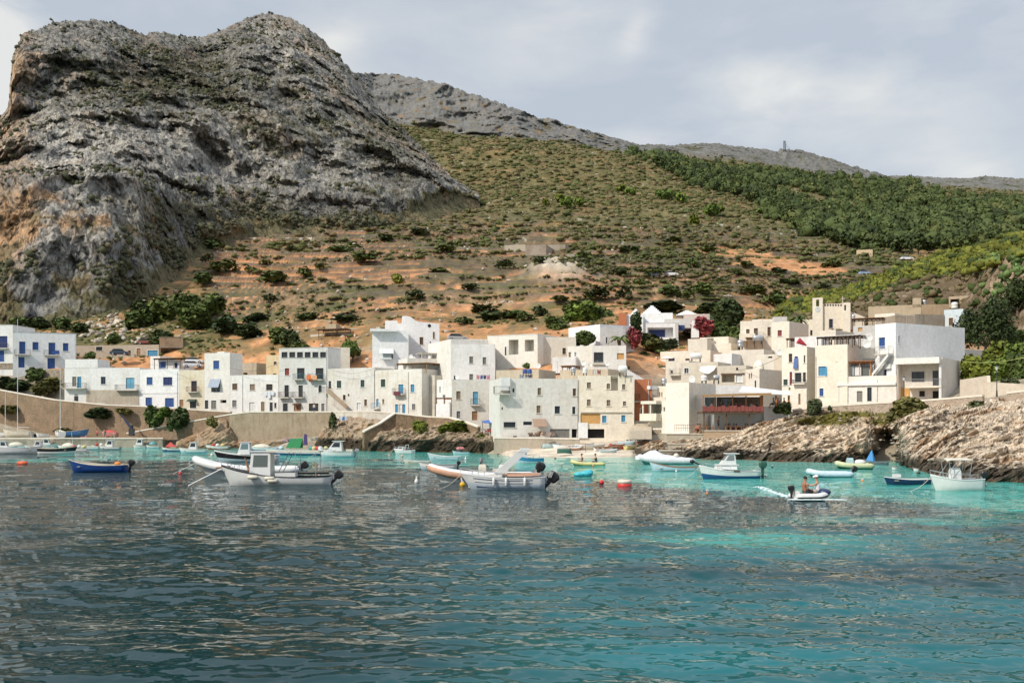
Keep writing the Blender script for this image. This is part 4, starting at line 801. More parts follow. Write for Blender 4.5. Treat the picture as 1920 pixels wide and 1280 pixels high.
for (cx, ty, by, hw, d) in [(1222, 565, 584, 20, 8), (1191, 575, 591, 13, 4.5), (1290, 574, 585, 21, 8), (1221, 597, 607, 13, 3)]:
    m = MB(h.off); k = 6
    for i in range(k):
        f0 = 1-i/k; u0, zb = fc.uv(cx-hw*f0, by+(ty-by)*i/k); u1, zt = fc.uv(cx+hw*f0, by+(ty-by)*(i+1)/k); W_ = u1-u0; m.ob(fc.at(u0, zb, -d-W_/2), fc.e*W_, fc.n*W_, Vector((0, 0, zt-zb+.02)))
    m.build('pyramid_roof', WHITE2, h.root)
h.block(1160, 588, 1175, 612, -1.0, 1.2, TERRA, 'arched_porch'); h.end()
# ------------------------------------------------ east cluster
h = H('low white house with a blue shutter on the path below the villa', 1222, 196, 1247, 195, 689, 716, 6, CREAM, wins=[(1226, 695, 1237.5, 706.5, 'b')], group='east side houses'); h.end()
h = H('small cream house with a curved wall at the foot of the garden', 1197, 204, 1247, 203, 667, 690, 6, plaster((.58, .53, .44), .35), wins=[(1206, 670, 1209, 679, 't'), (1215, 671, 1219, 686, 'o')], group='east side houses'); h.end()
h = H('cream house with a dark blue window behind the white sunshade', 1238, 200, 1332, 196, 659, 700, 8, CREAM, wins=[(1253, 671, 1265, 677.5, 'j'), (1285, 672, 1293, 678, 'n')], group='east side houses'); h.block(1275, 632, 1312, 662, 5, 6, plaster((.56, .51, .44), .3), 'upper_storey'); h.end()
h = H('cream upper house in front of the dark green garden trees', 1312, 208, 1366, 205, 633, 672, 7, plaster((.62, .56, .48), .3), group='east side houses', wins=[(1322, 634, 1338, 640, 'o')]); h.block(1332, 646, 1378, 668, -2, 4, CREAM, 'wing'); h.end()
h = H('white box house with cluttered terrace and air conditioners', 1248, 182, 1292, 180, 677, 725, 7, plaster((.60, .55, .47), .4), wins=[(1257, 694, 1262, 700, 'n')], group='east side houses'); h.balcony(1257, 1277, 703, .8, rail=ALU); h.end()
h = H('beige house with a white tarp hung over its terrace', 1277, 178, 1346, 175, 680, 726, 7, plaster((.55, .50, .42), .4), wins=[(1283, 690, 1291, 700, 'k')], group='east side houses'); m = MB(h.off); fc = h.f; g0 = [fc.uv(1316, 694), fc.uv(1326, 686), fc.uv(1344, 686), fc.uv(1344, 702)]
n_ = 6
for i in range(n_):
    a = i/n_; b = (i+1)/n_
    def L_(t, dd): u0, z0 = g0[0]; u1, z1 = g0[3][0], g0[2][1]; return fc.at(u0+(u1-u0)*t, (z0-.6*math.sin(t*3.1)) if dd else z1, 1.2+.2*math.sin(t*9) if dd else .3)
    m.add([L_(a, 0), L_(b, 0), L_(b, 1), L_(a, 1), L_(a, 0)-Vector((0, 0, .05)), L_(b, 0)-Vector((0, 0, .05)), L_(b, 1)-Vector((0, 0, .05)), L_(a, 1)-Vector((0, 0, .05))], [(0, 3, 2, 1), (4, 5, 6, 7), (3, 7, 6, 2), (0, 1, 5, 4)])
m.build('awning', paint((.75, .75, .73), .8), h.root); h.end()
h = H('beige terrace house with a long dark veranda opening', 1345, 172, 1399, 170, 686, 727, 8, plaster((.52, .47, .39), .4), wins=[(1380, 700, 1392, 716, 'q'), (1380, 689, 1384, 694, 'o')], group='east side houses'); h.cut(1353, 702, 1377, 716, 1.5)
h.band(1352, 700, 1396, 702, WOODD, d=.1, name='beam'); h.end()
h = H('white flat-roofed house with a long low parapet in the middle of the east cluster', 1338, 186, 1372, 184, 664, 690, 7, WHITE, group='east side houses'); h.end()
h = H('plain cream house topped by a water tank beside the beige terrace house', 1366, 188, 1432, 185, 657, 692, 8, plaster((.60, .55, .48), .35), wins=[(1382, 677, 1390, 684, 'q')], group='east side houses'); h.end()
h = H('cream house with a curved corner and three slit windows', 1398, 172, 1424, 168, 692, 732, 8, plaster((.66, .60, .52), .25), rx=1466, wins=[(1404, 700, 1406, 710, 'o'), (1408, 699, 1410, 709, 'o'), (1415, 713, 1418, 726, 'd')], group='east side houses')
m = MB(h.off); fc = h.f; u0, zt = fc.uv(1410, 674); _, zb = fc.uv(1410, 692.2); m.s = True; rr = (fc.uv(1419, 690)[0]-fc.uv(1401, 690)[0])/2
m.ell(fc.at(u0, zb, -2.2), (rr, 2, zt-zb), 14, 6, .5); m.build('dome', CREAM, h.root); h.end()
h = H('white house with stepped terraces behind the tan block', 1420, 182, 1460, 180, 665, 700, 7, plaster((.64, .60, .52), .3), wins=[(1440, 668, 1448, 671, 'o')], group='east side houses'); h.end()
h = H('tan house with a long roof between the tower church and the harbour', 1452, 176, 1474, 174, 664, 738, 7, plaster((.53, .46, .37), .3), group='east side houses'); h.end()
h = H('big plain white house with a rounded three-storey balcony tower', 1248, 160, 1292, 150, 718, 812, 9, plaster((.68, .64, .57), .2), rx=1342, wins=[(1244, 764, 1248, 771, 'o')], group='east side houses')
h.win((1243.5, 790, 1249.5, 804, 'm')); h.end()
h = H('white balcony tower with two rounded concrete balconies over the slipway', 1218, 156, 1248.5, 154, 752, 815, 6, plaster((.68, .64, .56), .3), wins=[(1244, 763, 1247, 771, 'o')], group='east side houses', name='tower_house'); h.cut(1214, 758, 1240, 775, 2.0)
h.block(1211, 752, 1240, 757, -1.2, 3.2, CREAM, 'canopy'); h.balcony(1209, 1240, 787, 1.2, .9, solid=True, mat=CREAM); h.block(1222, 805, 1240, 814, -.1, 1, STONEW, 'plinth')
for x in (1213, 1227): m = MB(h.off); u, z1 = h.f.uv(x, 757); _, z0 = h.f.uv(x, 776); m.tube(h.f.at(u, z0, .9), h.f.at(u, z1, .9), .12, 8); m.build('column', CREAM, h.root)
h.end()
h = H('cream stepped-back storey with slit windows above the balcony tower', 1232, 164, 1263, 162, 724, 760, 6, plaster((.66, .60, .50), .3), wins=[(1236, 735, 1238, 744, 'o'), (1240, 735, 1242, 744, 'o')], group='east side houses'); h.block(1227, 745, 1256, 752, -1.2, 3, CREAM, 'terrace_wall'); h.block(1217, 724, 1233, 730, -2, 3, WHITE2, 'canopy'); h.end()
# tall facade with blue shutter and its neighbours
h = H('tall narrow cream house with a hanging blue curtain and a red parasol on its roof', 1466, 160, 1513, 157, 652, 768, 9, plaster((.69, .64, .55), .3, (.50, .38, .24)), rx=1531, wins=[(1479, 663, 1485.5, 679, 'K'), (1490, 668, 1496, 690, 'j'), (1507, 666, 1510, 680, 'K'), (1480.5, 697, 1485.5, 722, 'r'), (1490.5, 699, 1502.5, 716, 'i'), (1505.5, 698, 1511, 716, 'K'), (1469, 711, 1477, 722, 'g'), (1497, 738, 1501, 758, 'm'), (1478.5, 726, 1482, 731, 'o')], pipes=[(1513, 712, 758)], group='east side houses')
h.balcony(1488, 1512, 719, .7, .5, mat=CREAM); h.awning(1489, 671, 1497, 690, .35, BLUE); h.end()
h = H('cream three-storey house with large blue shutters and roof pergola posts', 1528.5, 156, 1589, 153, 648, 758, 9, plaster((.70, .64, .54), .3, (.52, .42, .30)), rx=1644, wins=[(1534.5, 687, 1549, 704, 'c'), (1536.5, 728, 1544, 742.5, 'b')], pipes=[(1530, 668, 756)], group='east side houses')
h.pergola(1530, 1608, 635, 648, .4, 3, WOODD, WPAINT, n=8); h.awning(1548.5, 687, 1551, 704, .1, CYAN); h.end()
h = H('white ground-floor house with a timber-roofed glazed veranda on top', 1569, 154, 1681, 146, 706, 756, 4, plaster((.70, .67, .62), .25), k=-.62, hr=0, wins=[(1606.5, 733, 1617, 753, 'G'), (1626, 726, 1634.5, 752, 'e')], pipes=[(1573, 723, 754), (1645, 712, 752)], group='east side houses')
fc = h.f; m = MB(h.off)
u0, zt = fc.uv(1569, 683); u1, zb = fc.uv(1631, 706)
h.pergola(1570, 1632, 682, 706, .3, 2.6, ORW, ORW, n=4, name='veranda')
m.ob(fc.at(u0+.2, zb-.1, -1.0), fc.e*(u1-u0-.3), fc.n*.05, Vector((0, 0, zt-zb))); m.build('glazing', glass((.12, .13, .12)), h.root)
for a, b, mt in ((1576, 1589, ALU), (1600, 1613, WPAINT), (1589, 1600, ALU)):
    ua, z1 = fc.uv(a, 686); ub, z0 = fc.uv(b, 703); m = MB(h.off); m.ob(fc.at(ua, z0, -.9), fc.e*(ub-ua-.1), fc.n*.05, Vector((0, 0, z1-z0))); m.build('shutter', mt, h.root)
h.band(1568, 719, 1680, 721.5, WPAINT, d=.25, name='cornice'); h.end()
h = H('upper wall of the white house between the tan storey and the outside stair', 1600, 158, 1690, 156, 672, 708, 5, plaster((.66, .62, .55), .3), group='east side houses'); h.end()
h = H('large white modern house with an outside stair, blue door and blank side wall', 1641, 156, 1679.5, 150, 608.5, 715, 5, WHITE2, rx=1809, k=-1.6, wins=[(1648, 633, 1659.5, 653, 'b'), (1656.5, 693, 1662.5, 708, 'j')], group='east side houses', deep=2, right=[(1684, 629, 1687, 643, 'k')])
h.balcony(1650, 1676, 664.5, 1.2, rail=WPAINT); m = MB(h.off); fc = h.f; ua, za = fc.uv(1676, 662); ub, zb = fc.uv(1641, 706)
for dd in (.004, 1.1):
    m.add([fc.at(ua, za, dd), fc.at(ub, zb, dd), fc.at(ub, zb-.45, dd), fc.at(ua, za-.45, dd), fc.at(ua, za, dd+.1), fc.at(ub, zb, dd+.1), fc.at(ub, zb-.45, dd+.1), fc.at(ua, za-.45, dd+.1)], [(0, 1, 2, 3), (4, 7, 6, 5), (0, 4, 5, 1), (3, 2, 6, 7), (0, 3, 7, 4), (1, 5, 6, 2)])
for i in range(20): t = (i+.5)/20; u = ua+(ub-ua)*t; z = za+(zb-za)*t; m.ob(fc.at(u-.2, z-.2, .11), fc.e*.35, fc.n*.98, Vector((0, 0, .06)))
st = m.build('stair', WPAINT, h.root); g = MB(h.off)
for i in range(10): t = i/9; a = fc.at(ua+(ub-ua)*t, za+(zb-za)*t, 1.15); g.tube(a, a+Vector((0, 0, .9)), .03, 5)
g.tube(fc.at(ua, za+.9, 1.15), fc.at(ub, zb+.9, 1.15), .035, 5); g.build('railing', WPAINT, st)
m = MB(h.off); u0, z1 = fc.uv(1662, 682); m.ob(fc.at(u0, z1-.7, .02), fc.e*.9, fc.n*.35, Vector((0, 0, .7))); m.build('air_conditioner', WPAINT, h.root); h.end()
h = H('two-storey house with a deep shaded loggia, balcony slab and ochre wall end', 1683, 147, 1767, 144, 673, 752, 8, plaster((.66, .60, .53), .25), rx=1801, k=-.7, group='east side houses', par=.15)
h.band(1700, 740.0, 1703, 741, CREAM); q = h.cut(1684, 682, 1764.5, 748, 1.5); fc = h.f
D_ = -1.49
def inner(x0, y0, x1, y1, mt, nm, th=.06, fr=None):
    p0 = fc.at(0, 0, D_); a = hit(x0, y0, p0, fc.n); b = hit(x1, y1, p0, fc.n); ua, ub = (a-fc.o).dot(fc.e), (b-fc.o).dot(fc.e); m = MB(h.off); m.ob(fc.at(ua, b.z, D_), fc.e*(ub-ua), fc.n*th, Vector((0, 0, a.z-b.z))); p = m.build(nm, mt, h.root)
    if fr:
        g = MB(h.off); nn = max(2, int((ub-ua)/.6))
        for i in range(nn+1): g.ob(fc.at(ua+(ub-ua-.06)*i/nn, b.z, D_+th), fc.e*.06, fc.n*.04, Vector((0, 0, a.z-b.z)))
        g.build('frame', fr, p)
inner(1710, 697, 1733, 715, GLASS, 'window', .06, IRON); inner(1749, 695, 1764, 722, GLASS, 'door', .06, IRON); inner(1724, 733, 1734, 743, DARK, 'window', .05); inner(1749, 733, 1764, 747, DARK, 'door', .05); inner(1684, 727, 1706, 748, OCHRE, 'ochre_wall', .08)
u0, z = fc.uv(1700, 727.5); u1, _ = fc.uv(1767, 727.5); m = MB(h.off); m.ob(fc.at(u0, z, -1.48), fc.e*(u1-u0), fc.n*2.1, Vector((0, 0, .22))); b = m.build('balcony', CREAM, h.root)
g = MB(h.off); a0 = fc.at(u0+.05, z+.22, .55); a1 = fc.at(u1-.05, z+.22, .55); hh = Vector((0, 0, .95)); g.tube(a0+hh, a1+hh, .025)
for i in range(40): p = a0.lerp(a1, i/39); g.tube(p, p+hh, .012, 4)
g.build('railing', ALU, b); u0, z0 = fc.uv(1766, 748); _, z1 = fc.uv(1766, 682); m = MB(h.off); m.tube(fc.at(u0-.1, z0, .35), fc.at(u0-.1, z1, .35), .2, 10); m.build('column', WPAINT, h.root)
h.block(1681, 672.5, 1765, 681, -1.1, 2.0, plaster((.68, .66, .62), .2), 'canopy'); h.end()
h = H('long low white-roofed house running back towards the dark tree', 1780, 160, 1895, 170, 652, 690, 5, plaster((.60, .56, .50), .3), group='east side houses'); h.end()
# ------------------------------------------------ upper east, church
h = H('cream church with a square clock tower, belfry openings and a cross', 1543, 205, 1594, 202, 570, 650, 14, plaster((.66, .59, .48), .15), hr=1, name='church', cat='church', group='buildings on the upper east side', wins=[(1554.5, 598, 1561.5, 615, 'i')], right=[])
fc = h.f
m = MB(h.off); u0, zt = fc.uv(1523.5, 559); u1, zb = fc.uv(1543, 640); W_ = u1-u0; Tm = MB(h.off); D0 = .5
Tm.ob(fc.at(u0, zb-2, D0-W_), fc.e*(W_-.02), fc.n*W_, Vector((0, 0, fc.uv(1530, 575)[1]-zb+2)))
zs = fc.uv(1530, 575)[1]
for a in (0, W_*.64):
    for b in (D0-W_, D0-W_*.36): Tm.ob(fc.at(u0+a, zs, b), fc.e*(W_*.34), fc.n*(W_*.36), Vector((0, 0, zt-zs-.3)))
Tm.ob(fc.at(u0, zt-.3, D0-W_), fc.e*(W_-.02), fc.n*W_, Vector((0, 0, .3))); tw = Tm.build('tower', plaster((.68, .62, .52), .15), h.root)
u, z = fc.uv(1533, 580.5); m.tube(fc.at(u, z, D0+.003), fc.at(u, z, D0+.06), .5, 20); ck = m.build('clock', paint((.58, .62, .62), .4, .02), tw)
g = MB(h.off)
for i in range(12): t = i*math.pi/6; g.ob(fc.at(u+.40*math.sin(t)-.02, z+.40*math.cos(t)-.02, D0+.061), fc.e*.05, fc.n*.01, Vector((0, 0, .05)))
g.ob(fc.at(u-.02, z, D0+.061), fc.e*.04, fc.n*.015, Vector((0, 0, .34))); g.ob(fc.at(u, z-.02, D0+.061), fc.e*.24, fc.n*.015, Vector((0, 0, .04))); g.build('clock_hands', IRON, ck)
m = MB(h.off)
for i in range(7): ua, z1 = fc.uv(1545.5+i*5.0, 570.6); ub, z0 = fc.uv(1548.5+i*5.0, 573.4); m.ob(fc.at(ua, z0, .003), fc.e*(ub-ua), fc.n*.03, Vector((0, 0, z1-z0)))
m.build('parapet_openings', DARK, h.root)
m = MB(h.off); u, z = fc.uv(1580, 568.5); m.tube(fc.at(u, z-.3, -.3), fc.at(u, z+1.35, -.3), .06); m.tube(fc.at(u-.4, z+.9, -.3), fc.at(u+.4, z+.9, -.3), .06); m.build('cross', paint((.62, .50, .44), .6), h.root)
h.block(1580, 568, 1594.5, 640, -.4, 1.8, plaster((.68, .62, .52), .15), 'belfry'); m = MB(h.off); ua, z1 = fc.uv(1583, 572); ub, z0 = fc.uv(1586, 582); m.ob(fc.at(ua, z0, .403), fc.e*(ub-ua), fc.n*.03, Vector((0, 0, z1-z0))); m.build('window', DARK, h.root)
m = MB(h.off); u0, z0 = fc.uv(1594.6, 583); u1, z1 = fc.uv(1622, 594); zb = z1-6
m.add([fc.at(u0, zb, -.5), fc.at(u1, zb, -.5), fc.at(u1, z1, -.5), fc.at(u0, z0, -.5), fc.at(u0, zb, -9), fc.at(u1, zb, -9), fc.at(u1, z1, -9), fc.at(u0, z0, -9)], [(0, 1, 2, 3), (4, 7, 6, 5), (0, 3, 7, 4), (1, 5, 6, 2), (3, 2, 6, 7)]); m.build('aisle', plaster((.62, .56, .46), .15), h.root)
h.block(1505, 598, 1524, 640, 1, 8, CREAM, 'vestry'); h.block(1519, 618, 1524, 627, .9, .1, DARK, 'vestry_door'); h.end()
h = H('cream upper house with three dark shutters and a front terrace', 1388, 200, 1450, 194, 602, 650, 8, plaster((.64, .59, .50), .3), hr=1, group='buildings on the upper east side', wins=[(1399, 617, 1405.5, 627, 'n'), (1413.5, 615, 1421, 632, 'n'), (1439, 613, 1445, 630, 'n')]); h.block(1410, 597, 1450, 603, 2, 5); h.block(1450, 588, 1478, 606, 6, 4, GREYP, 'roof_room'); h.balcony(1417, 1432, 634, 1.0, rail=ALU); h.block(1386, 627, 1416, 640, -2, 3, CREAM, 'terrace_wall'); h.pergola(1400, 1430, 638, 650, -3, 3, WOODD, WOOD); h.end()
h = H('cream cube house with one red-brown shutter and a tan side', 1447, 192, 1480, 188, 604, 650, 7, plaster((.66, .60, .51), .2), rx=1516, group='buildings on the upper east side', wins=[(1458, 619, 1466, 630, 'r')]); h.end()
h = H('white roofed house with a round-cornered front below the church', 1537, 178, 1567, 174, 620, 650, 7, plaster((.60, .55, .47), .3), rx=1620, group='buildings on the upper east side'); h.end()
h = H('white low house with a red door behind the roof pergola posts', 1490, 172, 1540, 170, 632, 652, 6, WHITE, group='buildings on the upper east side'); h.pergola(1472, 1491, 637, 652, 1, 3, WOODD, WOOD); h.end()
h = H('grey-white house with a bamboo-roofed roof terrace', 1600, 180, 1660, 178, 611, 640, 7, GREYP, group='buildings on the upper east side', wins=[(1609, 614, 1617, 621, 'h')]); h.pergola(1598, 1655, 600, 611, .3, 3, WOODD, WOOD, n=4); h.end()
h = H('long ochre-brown building with a taller end wall above the white modern house', 1628, 200, 1727, 196, 575, 620, 8, TAN, group='buildings on the upper east side'); h.block(1711, 559, 1727, 576, 0, 7, TAN, 'end_wall'); h.end()
h = H('brown unplastered upper building with a rusty roof edge', 1727.5, 196, 1780, 195, 571, 615, 7, plaster((.38, .29, .19), .5, (.22, .15, .1)), group='buildings on the upper east side'); h.end()
h = H('cream box house with a small dark window in front of the ochre building', 1640, 186, 1678, 184, 589, 616, 6, CREAM, group='buildings on the upper east side', wins=[(1667, 594, 1674, 598.5, 'o')]); h.end()
h = H('rough concrete block house behind the high blank white wall', 1678, 180, 1772, 182, 591, 615, 6, plaster((.40, .33, .26), .5, (.24, .18, .13)), group='buildings on the upper east side'); h.block(1714, 589, 1770, 612, -.2, 4, CONC, 'annex'); h.end()
h = H('pale blue small house partly hidden by the big dark tree', 1770, 188, 1806, 186, 581, 615, 6, BLUISH, group='buildings on the upper east side', wins=[(1779, 596, 1787, 610, 'n')]); h.end()
h = H('tan rooftop building with white water tanks at the top of the east side', 1779, 205, 1823, 203, 556, 585, 7, plaster((.46, .36, .26), .4), group='buildings on the upper east side', wins=[(1782, 561, 1799, 569, 'o')]); h.end()
# concrete cisterns on the slope
H('square concrete cistern building high on the terraced slope', 985, 370, 1024, 368, 460, 486, 12, CONC, name='cistern', cat='building', group='cisterns on the slope').end()
H('low concrete annex left of the slope cistern', 946, 380, 985, 378, 460, 476, 10, plaster((.42, .38, .31), .4), name='cistern', cat='building', group='cisterns on the slope').end()
H('small concrete tank building behind the bush right of the cistern', 1022, 380, 1060, 378, 460, 478, 8, CONC, name='cistern', cat='building', group='cisterns on the slope').end()
H('low stone hut below the concrete tanks on the slope', 1062, 350, 1094, 349, 476, 497, 6, CONC, name='cistern', cat='building', group='cisterns on the slope').end()
H('tiny cream ruin with an open doorway far up the eastern track', 1606, 396, 1636, 394, 469, 482, 5, plaster((.58, .46, .30), .4), name='ruin', cat='building', wins=[(1622, 475, 1629, 482, 'o')]).end()
# ------------------------------------------------ restaurant
O_ = P(1380, 806, 148); root = thing('restaurant', 'waterfront restaurant with a maroon-railed upper deck on dark posts', 'restaurant', O_)
def prect(mb, x0, y0, x1, y1, Y, d):
    a = P(x0, y0, Y); b = P(x1, y1, Y); mb.ob((a.x, Y, b.z), (b.x-a.x, 0, 0), (0, d, 0), (0, 0, a.z-b.z))
m = MB(O_); prect(m, 1317, 771, 1432, 775, 146, 4.3); m.build('deck', WOODD, root)
m = MB(O_); prect(m, 1340, 775.3, 1480, 812, 150.4, 5); m.build('wall', WPAINT, root)
m = MB(O_)
n_ = 16
for i in range(n_):
    x0 = 1317+115*i/n_; a = P(x0, 761+1.5*math.sin(i*2.3), 146); b = P(x0+115/n_-.4, 771, 146); m.ob((a.x, 145.9+.05*(i % 2), b.z), (b.x-a.x, 0, 0), (0, .08, 0), (0, 0, a.z-b.z))
m.build('railing_panel', MAROON, root)
for x in (1321, 1363.5, 1406): m = MB(O_); a = P(x, 775, 146); b = P(x, 812, 146); m.box((a.x, 146.4, (a.z+b.z)/2), (.16, .16, a.z-b.z)); m.build('post', WOODD, root)
m = MB(O_); a = P(1339, 775, 146); b = P(1339, 812, 146); m.tube((a.x, 147.6, b.z), (a.x, 147.6, a.z), .09); m.build('post', WPAINT, root)
for x in (1320, 1342, 1375, 1400, 1428): m = MB(O_); a = P(x, 742, 146); b = P(x, 771, 146); m.box((a.x, 146.5, (a.z+b.z)/2), (.14, .14, a.z-b.z)); m.build('upper_post', ORW, root)
m = MB(O_); n_ = 24; a = P(1319, 741, 145.5); b = P(1446, 737.5, 145.5)
for i in range(n_): x = a.x+(b.x-a.x)*i/n_; z = a.z+(b.z-a.z)*i/n_; m.ob((x, 145.4, z), ((b.x-a.x)/n_*.96, 0, 0), (0, 6, .1), (0, 0, .09+.02*(i % 2)))
m.ob((a.x, 145.3, a.z-.22), (b.x-a.x, 0, b.z-a.z), (0, .08, 0), (0, 0, .3)); m.build('thatch_roof', paint((.36, .22, .11), .9), root)
m = MB(O_); prect(m, 1344, 744, 1430, 771, 150.2, .2); m.build('back_wall', plaster((.34, .27, .24), .3), root)
m = MB(O_); prect(m, 1322, 745, 1343, 771, 150, .15); prect(m, 1352, 747, 1374, 768, 150, .15); m.build('window', glass((.15, .2, .2)), root)
m = MB(O_); prect(m, 1432.5, 762, 1480, 812, 149, 4.5); m.build('lower_wall', WHITE2, root)
m = MB(O_); a = P(1385, 728, 152); b = P(1484, 740.5, 147)
m.add([P(1386, 735, 147), P(1484, 741, 147), P(1478, 735, 156), P(1392, 725, 156), P(1386, 733.5, 147), P(1484, 739.5, 147), P(1478, 733.5, 156), P(1392, 723.5, 156)], [(0, 1, 2, 3), (4, 7, 6, 5), (0, 4, 5, 1), (1, 5, 6, 2), (2, 6, 7, 3), (3, 7, 4, 0)]); m.build('roof', WHITE2, root)
for x in (1428, 1454, 1478): m = MB(O_); prect(m, x, 741, x+3, 763, 147.5, .3); m.build('orange_pillar', ORW, root)
H('small white wall house behind the restaurant roof', 1338, 160, 1400, 160, 722, 770, 5, WHITE, group='east side houses').end()
# ------------------------------------------------ walls, quays, steps
def wall(label, pts, bot, mat=STONEW, th=.6, cap=CAPM, name='retaining_wall', caph=.22, cat='wall', sub=3):
    Vp = [P(*p) for p in pts]; o = Vector((sum(v.x for v in Vp)/len(Vp), sum(v.y for v in Vp)/len(Vp), 0)); root = thing(name, label, cat, o)
    m = MB(o); c = MB(o)
    for i, (a, b) in enumerate(zip(Vp, Vp[1:])):
        ba = bot[i] if isinstance(bot, (list, tuple)) else bot; bb = bot[i+1] if isinstance(bot, (list, tuple)) else bot
        za = P(pts[i][0], ba, pts[i][2]).z; zb = P(pts[i+1][0], bb, pts[i+1][2]).z; d = Vector((b.x-a.x, b.y-a.y, 0)).normalized(); n = Vector((d.y, -d.x, 0)); t = -n*th
        va = [Vector((a.x, a.y, za)), Vector((b.x, b.y, zb)), Vector((b.x, b.y, b.z)), Vector((a.x, a.y, a.z))]; vb = [v+t for v in va]
        m.add(va+vb, [(0, 1, 2, 3), (7, 6, 5, 4), (3, 2, 6, 7), (0, 3, 7, 4), (1, 5, 6, 2)])
        if cap:
            e = Vector((0, 0, caph)); q = [a+n*.07, b+n*.07, b+n*.07+e, a+n*.07+e]; r = [v-n*(th+.14) for v in q]
            q = [v+Vector((0, 0, .003)) for v in q]; r = [v+Vector((0, 0, .003)) for v in r]
            c.add(q+r, [(0, 1, 2, 3), (7, 6, 5, 4), (3, 2, 6, 7), (0, 3, 7, 4), (1, 5, 6, 2), (0, 4, 5, 1)])
    m.build('wall', mat, root)
    if cap: c.build('coping', cap, root)
    return root
wall('long brown harbour wall with a pale sloping coping under the western houses', [(-120, 716, 226), (0, 732, 224), (100, 750, 220), (200, 760, 216), (262, 762, 214), (380, 770, 209), (432, 773, 207)], [826, 824, 822, 822, 820, 818, 816], stone((.38, .27, .18), (.24, .18, .125), 1.7, (.12, .09, .06), .7))
wall('sloping ramp wall with a pale coping climbing to the big quay wall', [(237, 813, 210), (330, 796, 207), (400, 783, 204.5), (455, 773.5, 203)], [826, 824, 822, 820], stone((.34, .24, .17), (.27, .185, .12), .6, (.13, .09, .06)), .8)
wall('big smooth brown quay wall below the tall attic-window house', [(430, 778, 203), (470, 773, 202), (530, 773, 200), (625, 773, 197)], 826, plaster((.36, .29, .21), .7, (.22, .16, .10)), 1.0)
wall('pale parapet along the lane under the blue-doored house', [(625, 772.5, 195), (700, 772.5, 191), (745, 776, 189)], [784, 788, 790], OLD, .5)
wall('steep stone ramp wall dropping from the lane to the rock platform', [(683, 810, 177), (715, 794, 178.5), (742, 775.5, 180), (800, 782, 178)], [845, 845, 842, 842], BROWNW, .8)
wall('stone parapet descending past the green bushes to the slipway', [(800, 782, 178), (842, 784, 176), (870, 792, 173), (896, 801, 170)], [812, 812, 812, 812], stone((.34, .24, .16), (.24, .17, .11), .8), .5)
wall('low masonry quay wall along the back of the beach', [(926, 822, 156), (990, 822.5, 156), (1040, 823, 155.5), (1086, 824, 155)], 850, plaster((.46, .40, .32), .6), .8)
wall('pink-grey stone terrace wall running below the eastern houses', [(1486, 770, 150), (1560, 762, 146), (1640, 757, 142), (1700, 754, 139.5), (1760, 750, 137), (1842, 743, 133)], [788, 780, 778, 780, 782, 784], STONEP, .6)
wall('tall stone wall beyond the steps at the eastern edge', [(1888, 738, 128), (1935, 733, 125.5), (2060, 722, 120)], [786, 790, 790], STONEP, .6)
wall('plain cream retaining wall behind the terrace lamp posts', [(1800, 712, 140), (1850, 704, 139), (1851, 716, 138.5), (1960, 722, 135)], 750, plaster((.56, .49, .40), .4), .4, None)
wall('dry stone field wall under the first white house', [(24, 692, 236), (121, 693, 232)], [720, 760], STONEW, .6, None)
O2 = P(1874, 770, 130); root = thing('steps', 'flight of stone steps between two terrace walls at the eastern edge', 'steps', O2); m = MB(O2)
for i in range(14): a = P(1864, 746+i*2.6, 130-i*.33); b = P(1888, 760, 130-i*.33); m.ob((a.x, a.y, a.z-2.5), (b.x-a.x, 0, 0), (0, 1.2, 0), (0, 0, 2.5))
m.build('tread', STONEP, root)
for (x, w) in ((1856, 8), (1887, 5)):
    m = MB(O2); a = P(x, 748, 130.6); b = P(x+w, 748, 130.6); c = P(x, 780, 125); m.add([a, b, P(x+w, 778, 125), c, a-Vector((0, 0, 3)), b-Vector((0, 0, 3)), P(x+w, 800, 125), P(x, 800, 125)], [(0, 1, 2, 3)[::-1], (4, 5, 6, 7), (0, 4, 5, 1), (3, 2, 6, 7), (0, 3, 7, 4), (1, 5, 6, 2)]); m.build('side_wall', CREAM, root)
O3 = P(1270, 855, 143); root = thing('quay', 'stepped concrete bathing platforms below the restaurant', 'quay', O3)
for (x0, x1, yt, yb, Y, d, mt) in [(1250, 1322, 814, 833, 147, 9, plaster((.46, .42, .34), .5)), (1246, 1330, 832.5, 846, 144.5, 5, plaster((.48, .43, .34), .5)), (1238, 1328, 845.5, 866, 142, 5, plaster((.36, .30, .22), .7, (.16, .13, .09))), (1321, 1422, 808, 822, 146.2, 8, plaster((.44, .33, .22), .5))]:
    m = MB(O3); prect(m, x0, yt, x1, yb, Y, d); m.build('platform', mt, root)
    m = MB(O3); a = P(x0-.6, yt, Y); b = P(x1+.6, yt, Y); m.ob((a.x, Y-.1, a.z+.003), (b.x-a.x, 0, 0), (0, d+.2, 0), (0, 0, .12)); m.build('slab', plaster((.55, .50, .42), .4), root)
O3 = P(110, 838, 208); root = thing('quay', 'low western quay with a pale edge where small boats are moored', 'quay', O3)
m = MB(O3)
for (x0, x1, yt) in [(-200, 100, 825), (100, 240, 823), (240, 305, 823.5)]:
    a = P(x0, yt, 206); b = P(x1, yt, 206); m.ob((a.x, 206, -1), (b.x-a.x-.02, 0, 0), (0, 14, 0), (0, 0, a.z+1))
m.build('platform', plaster((.40, .35, .28), .6, (.12, .1, .07)), root)
m = MB(O3); a = P(-200, 824, 206); b = P(306, 823, 206); m.ob((a.x, 205.85, b.z+.07), (b.x-a.x, 0, 0), (0, .9, 0), (0, 0, .22)); m.build('kerb', CAPM, root)
O3 = P(1200, 800, 160); root = thing('steps', 'broad shallow steps climbing to the red house behind the beach', 'steps', O3); m = MB(O3)
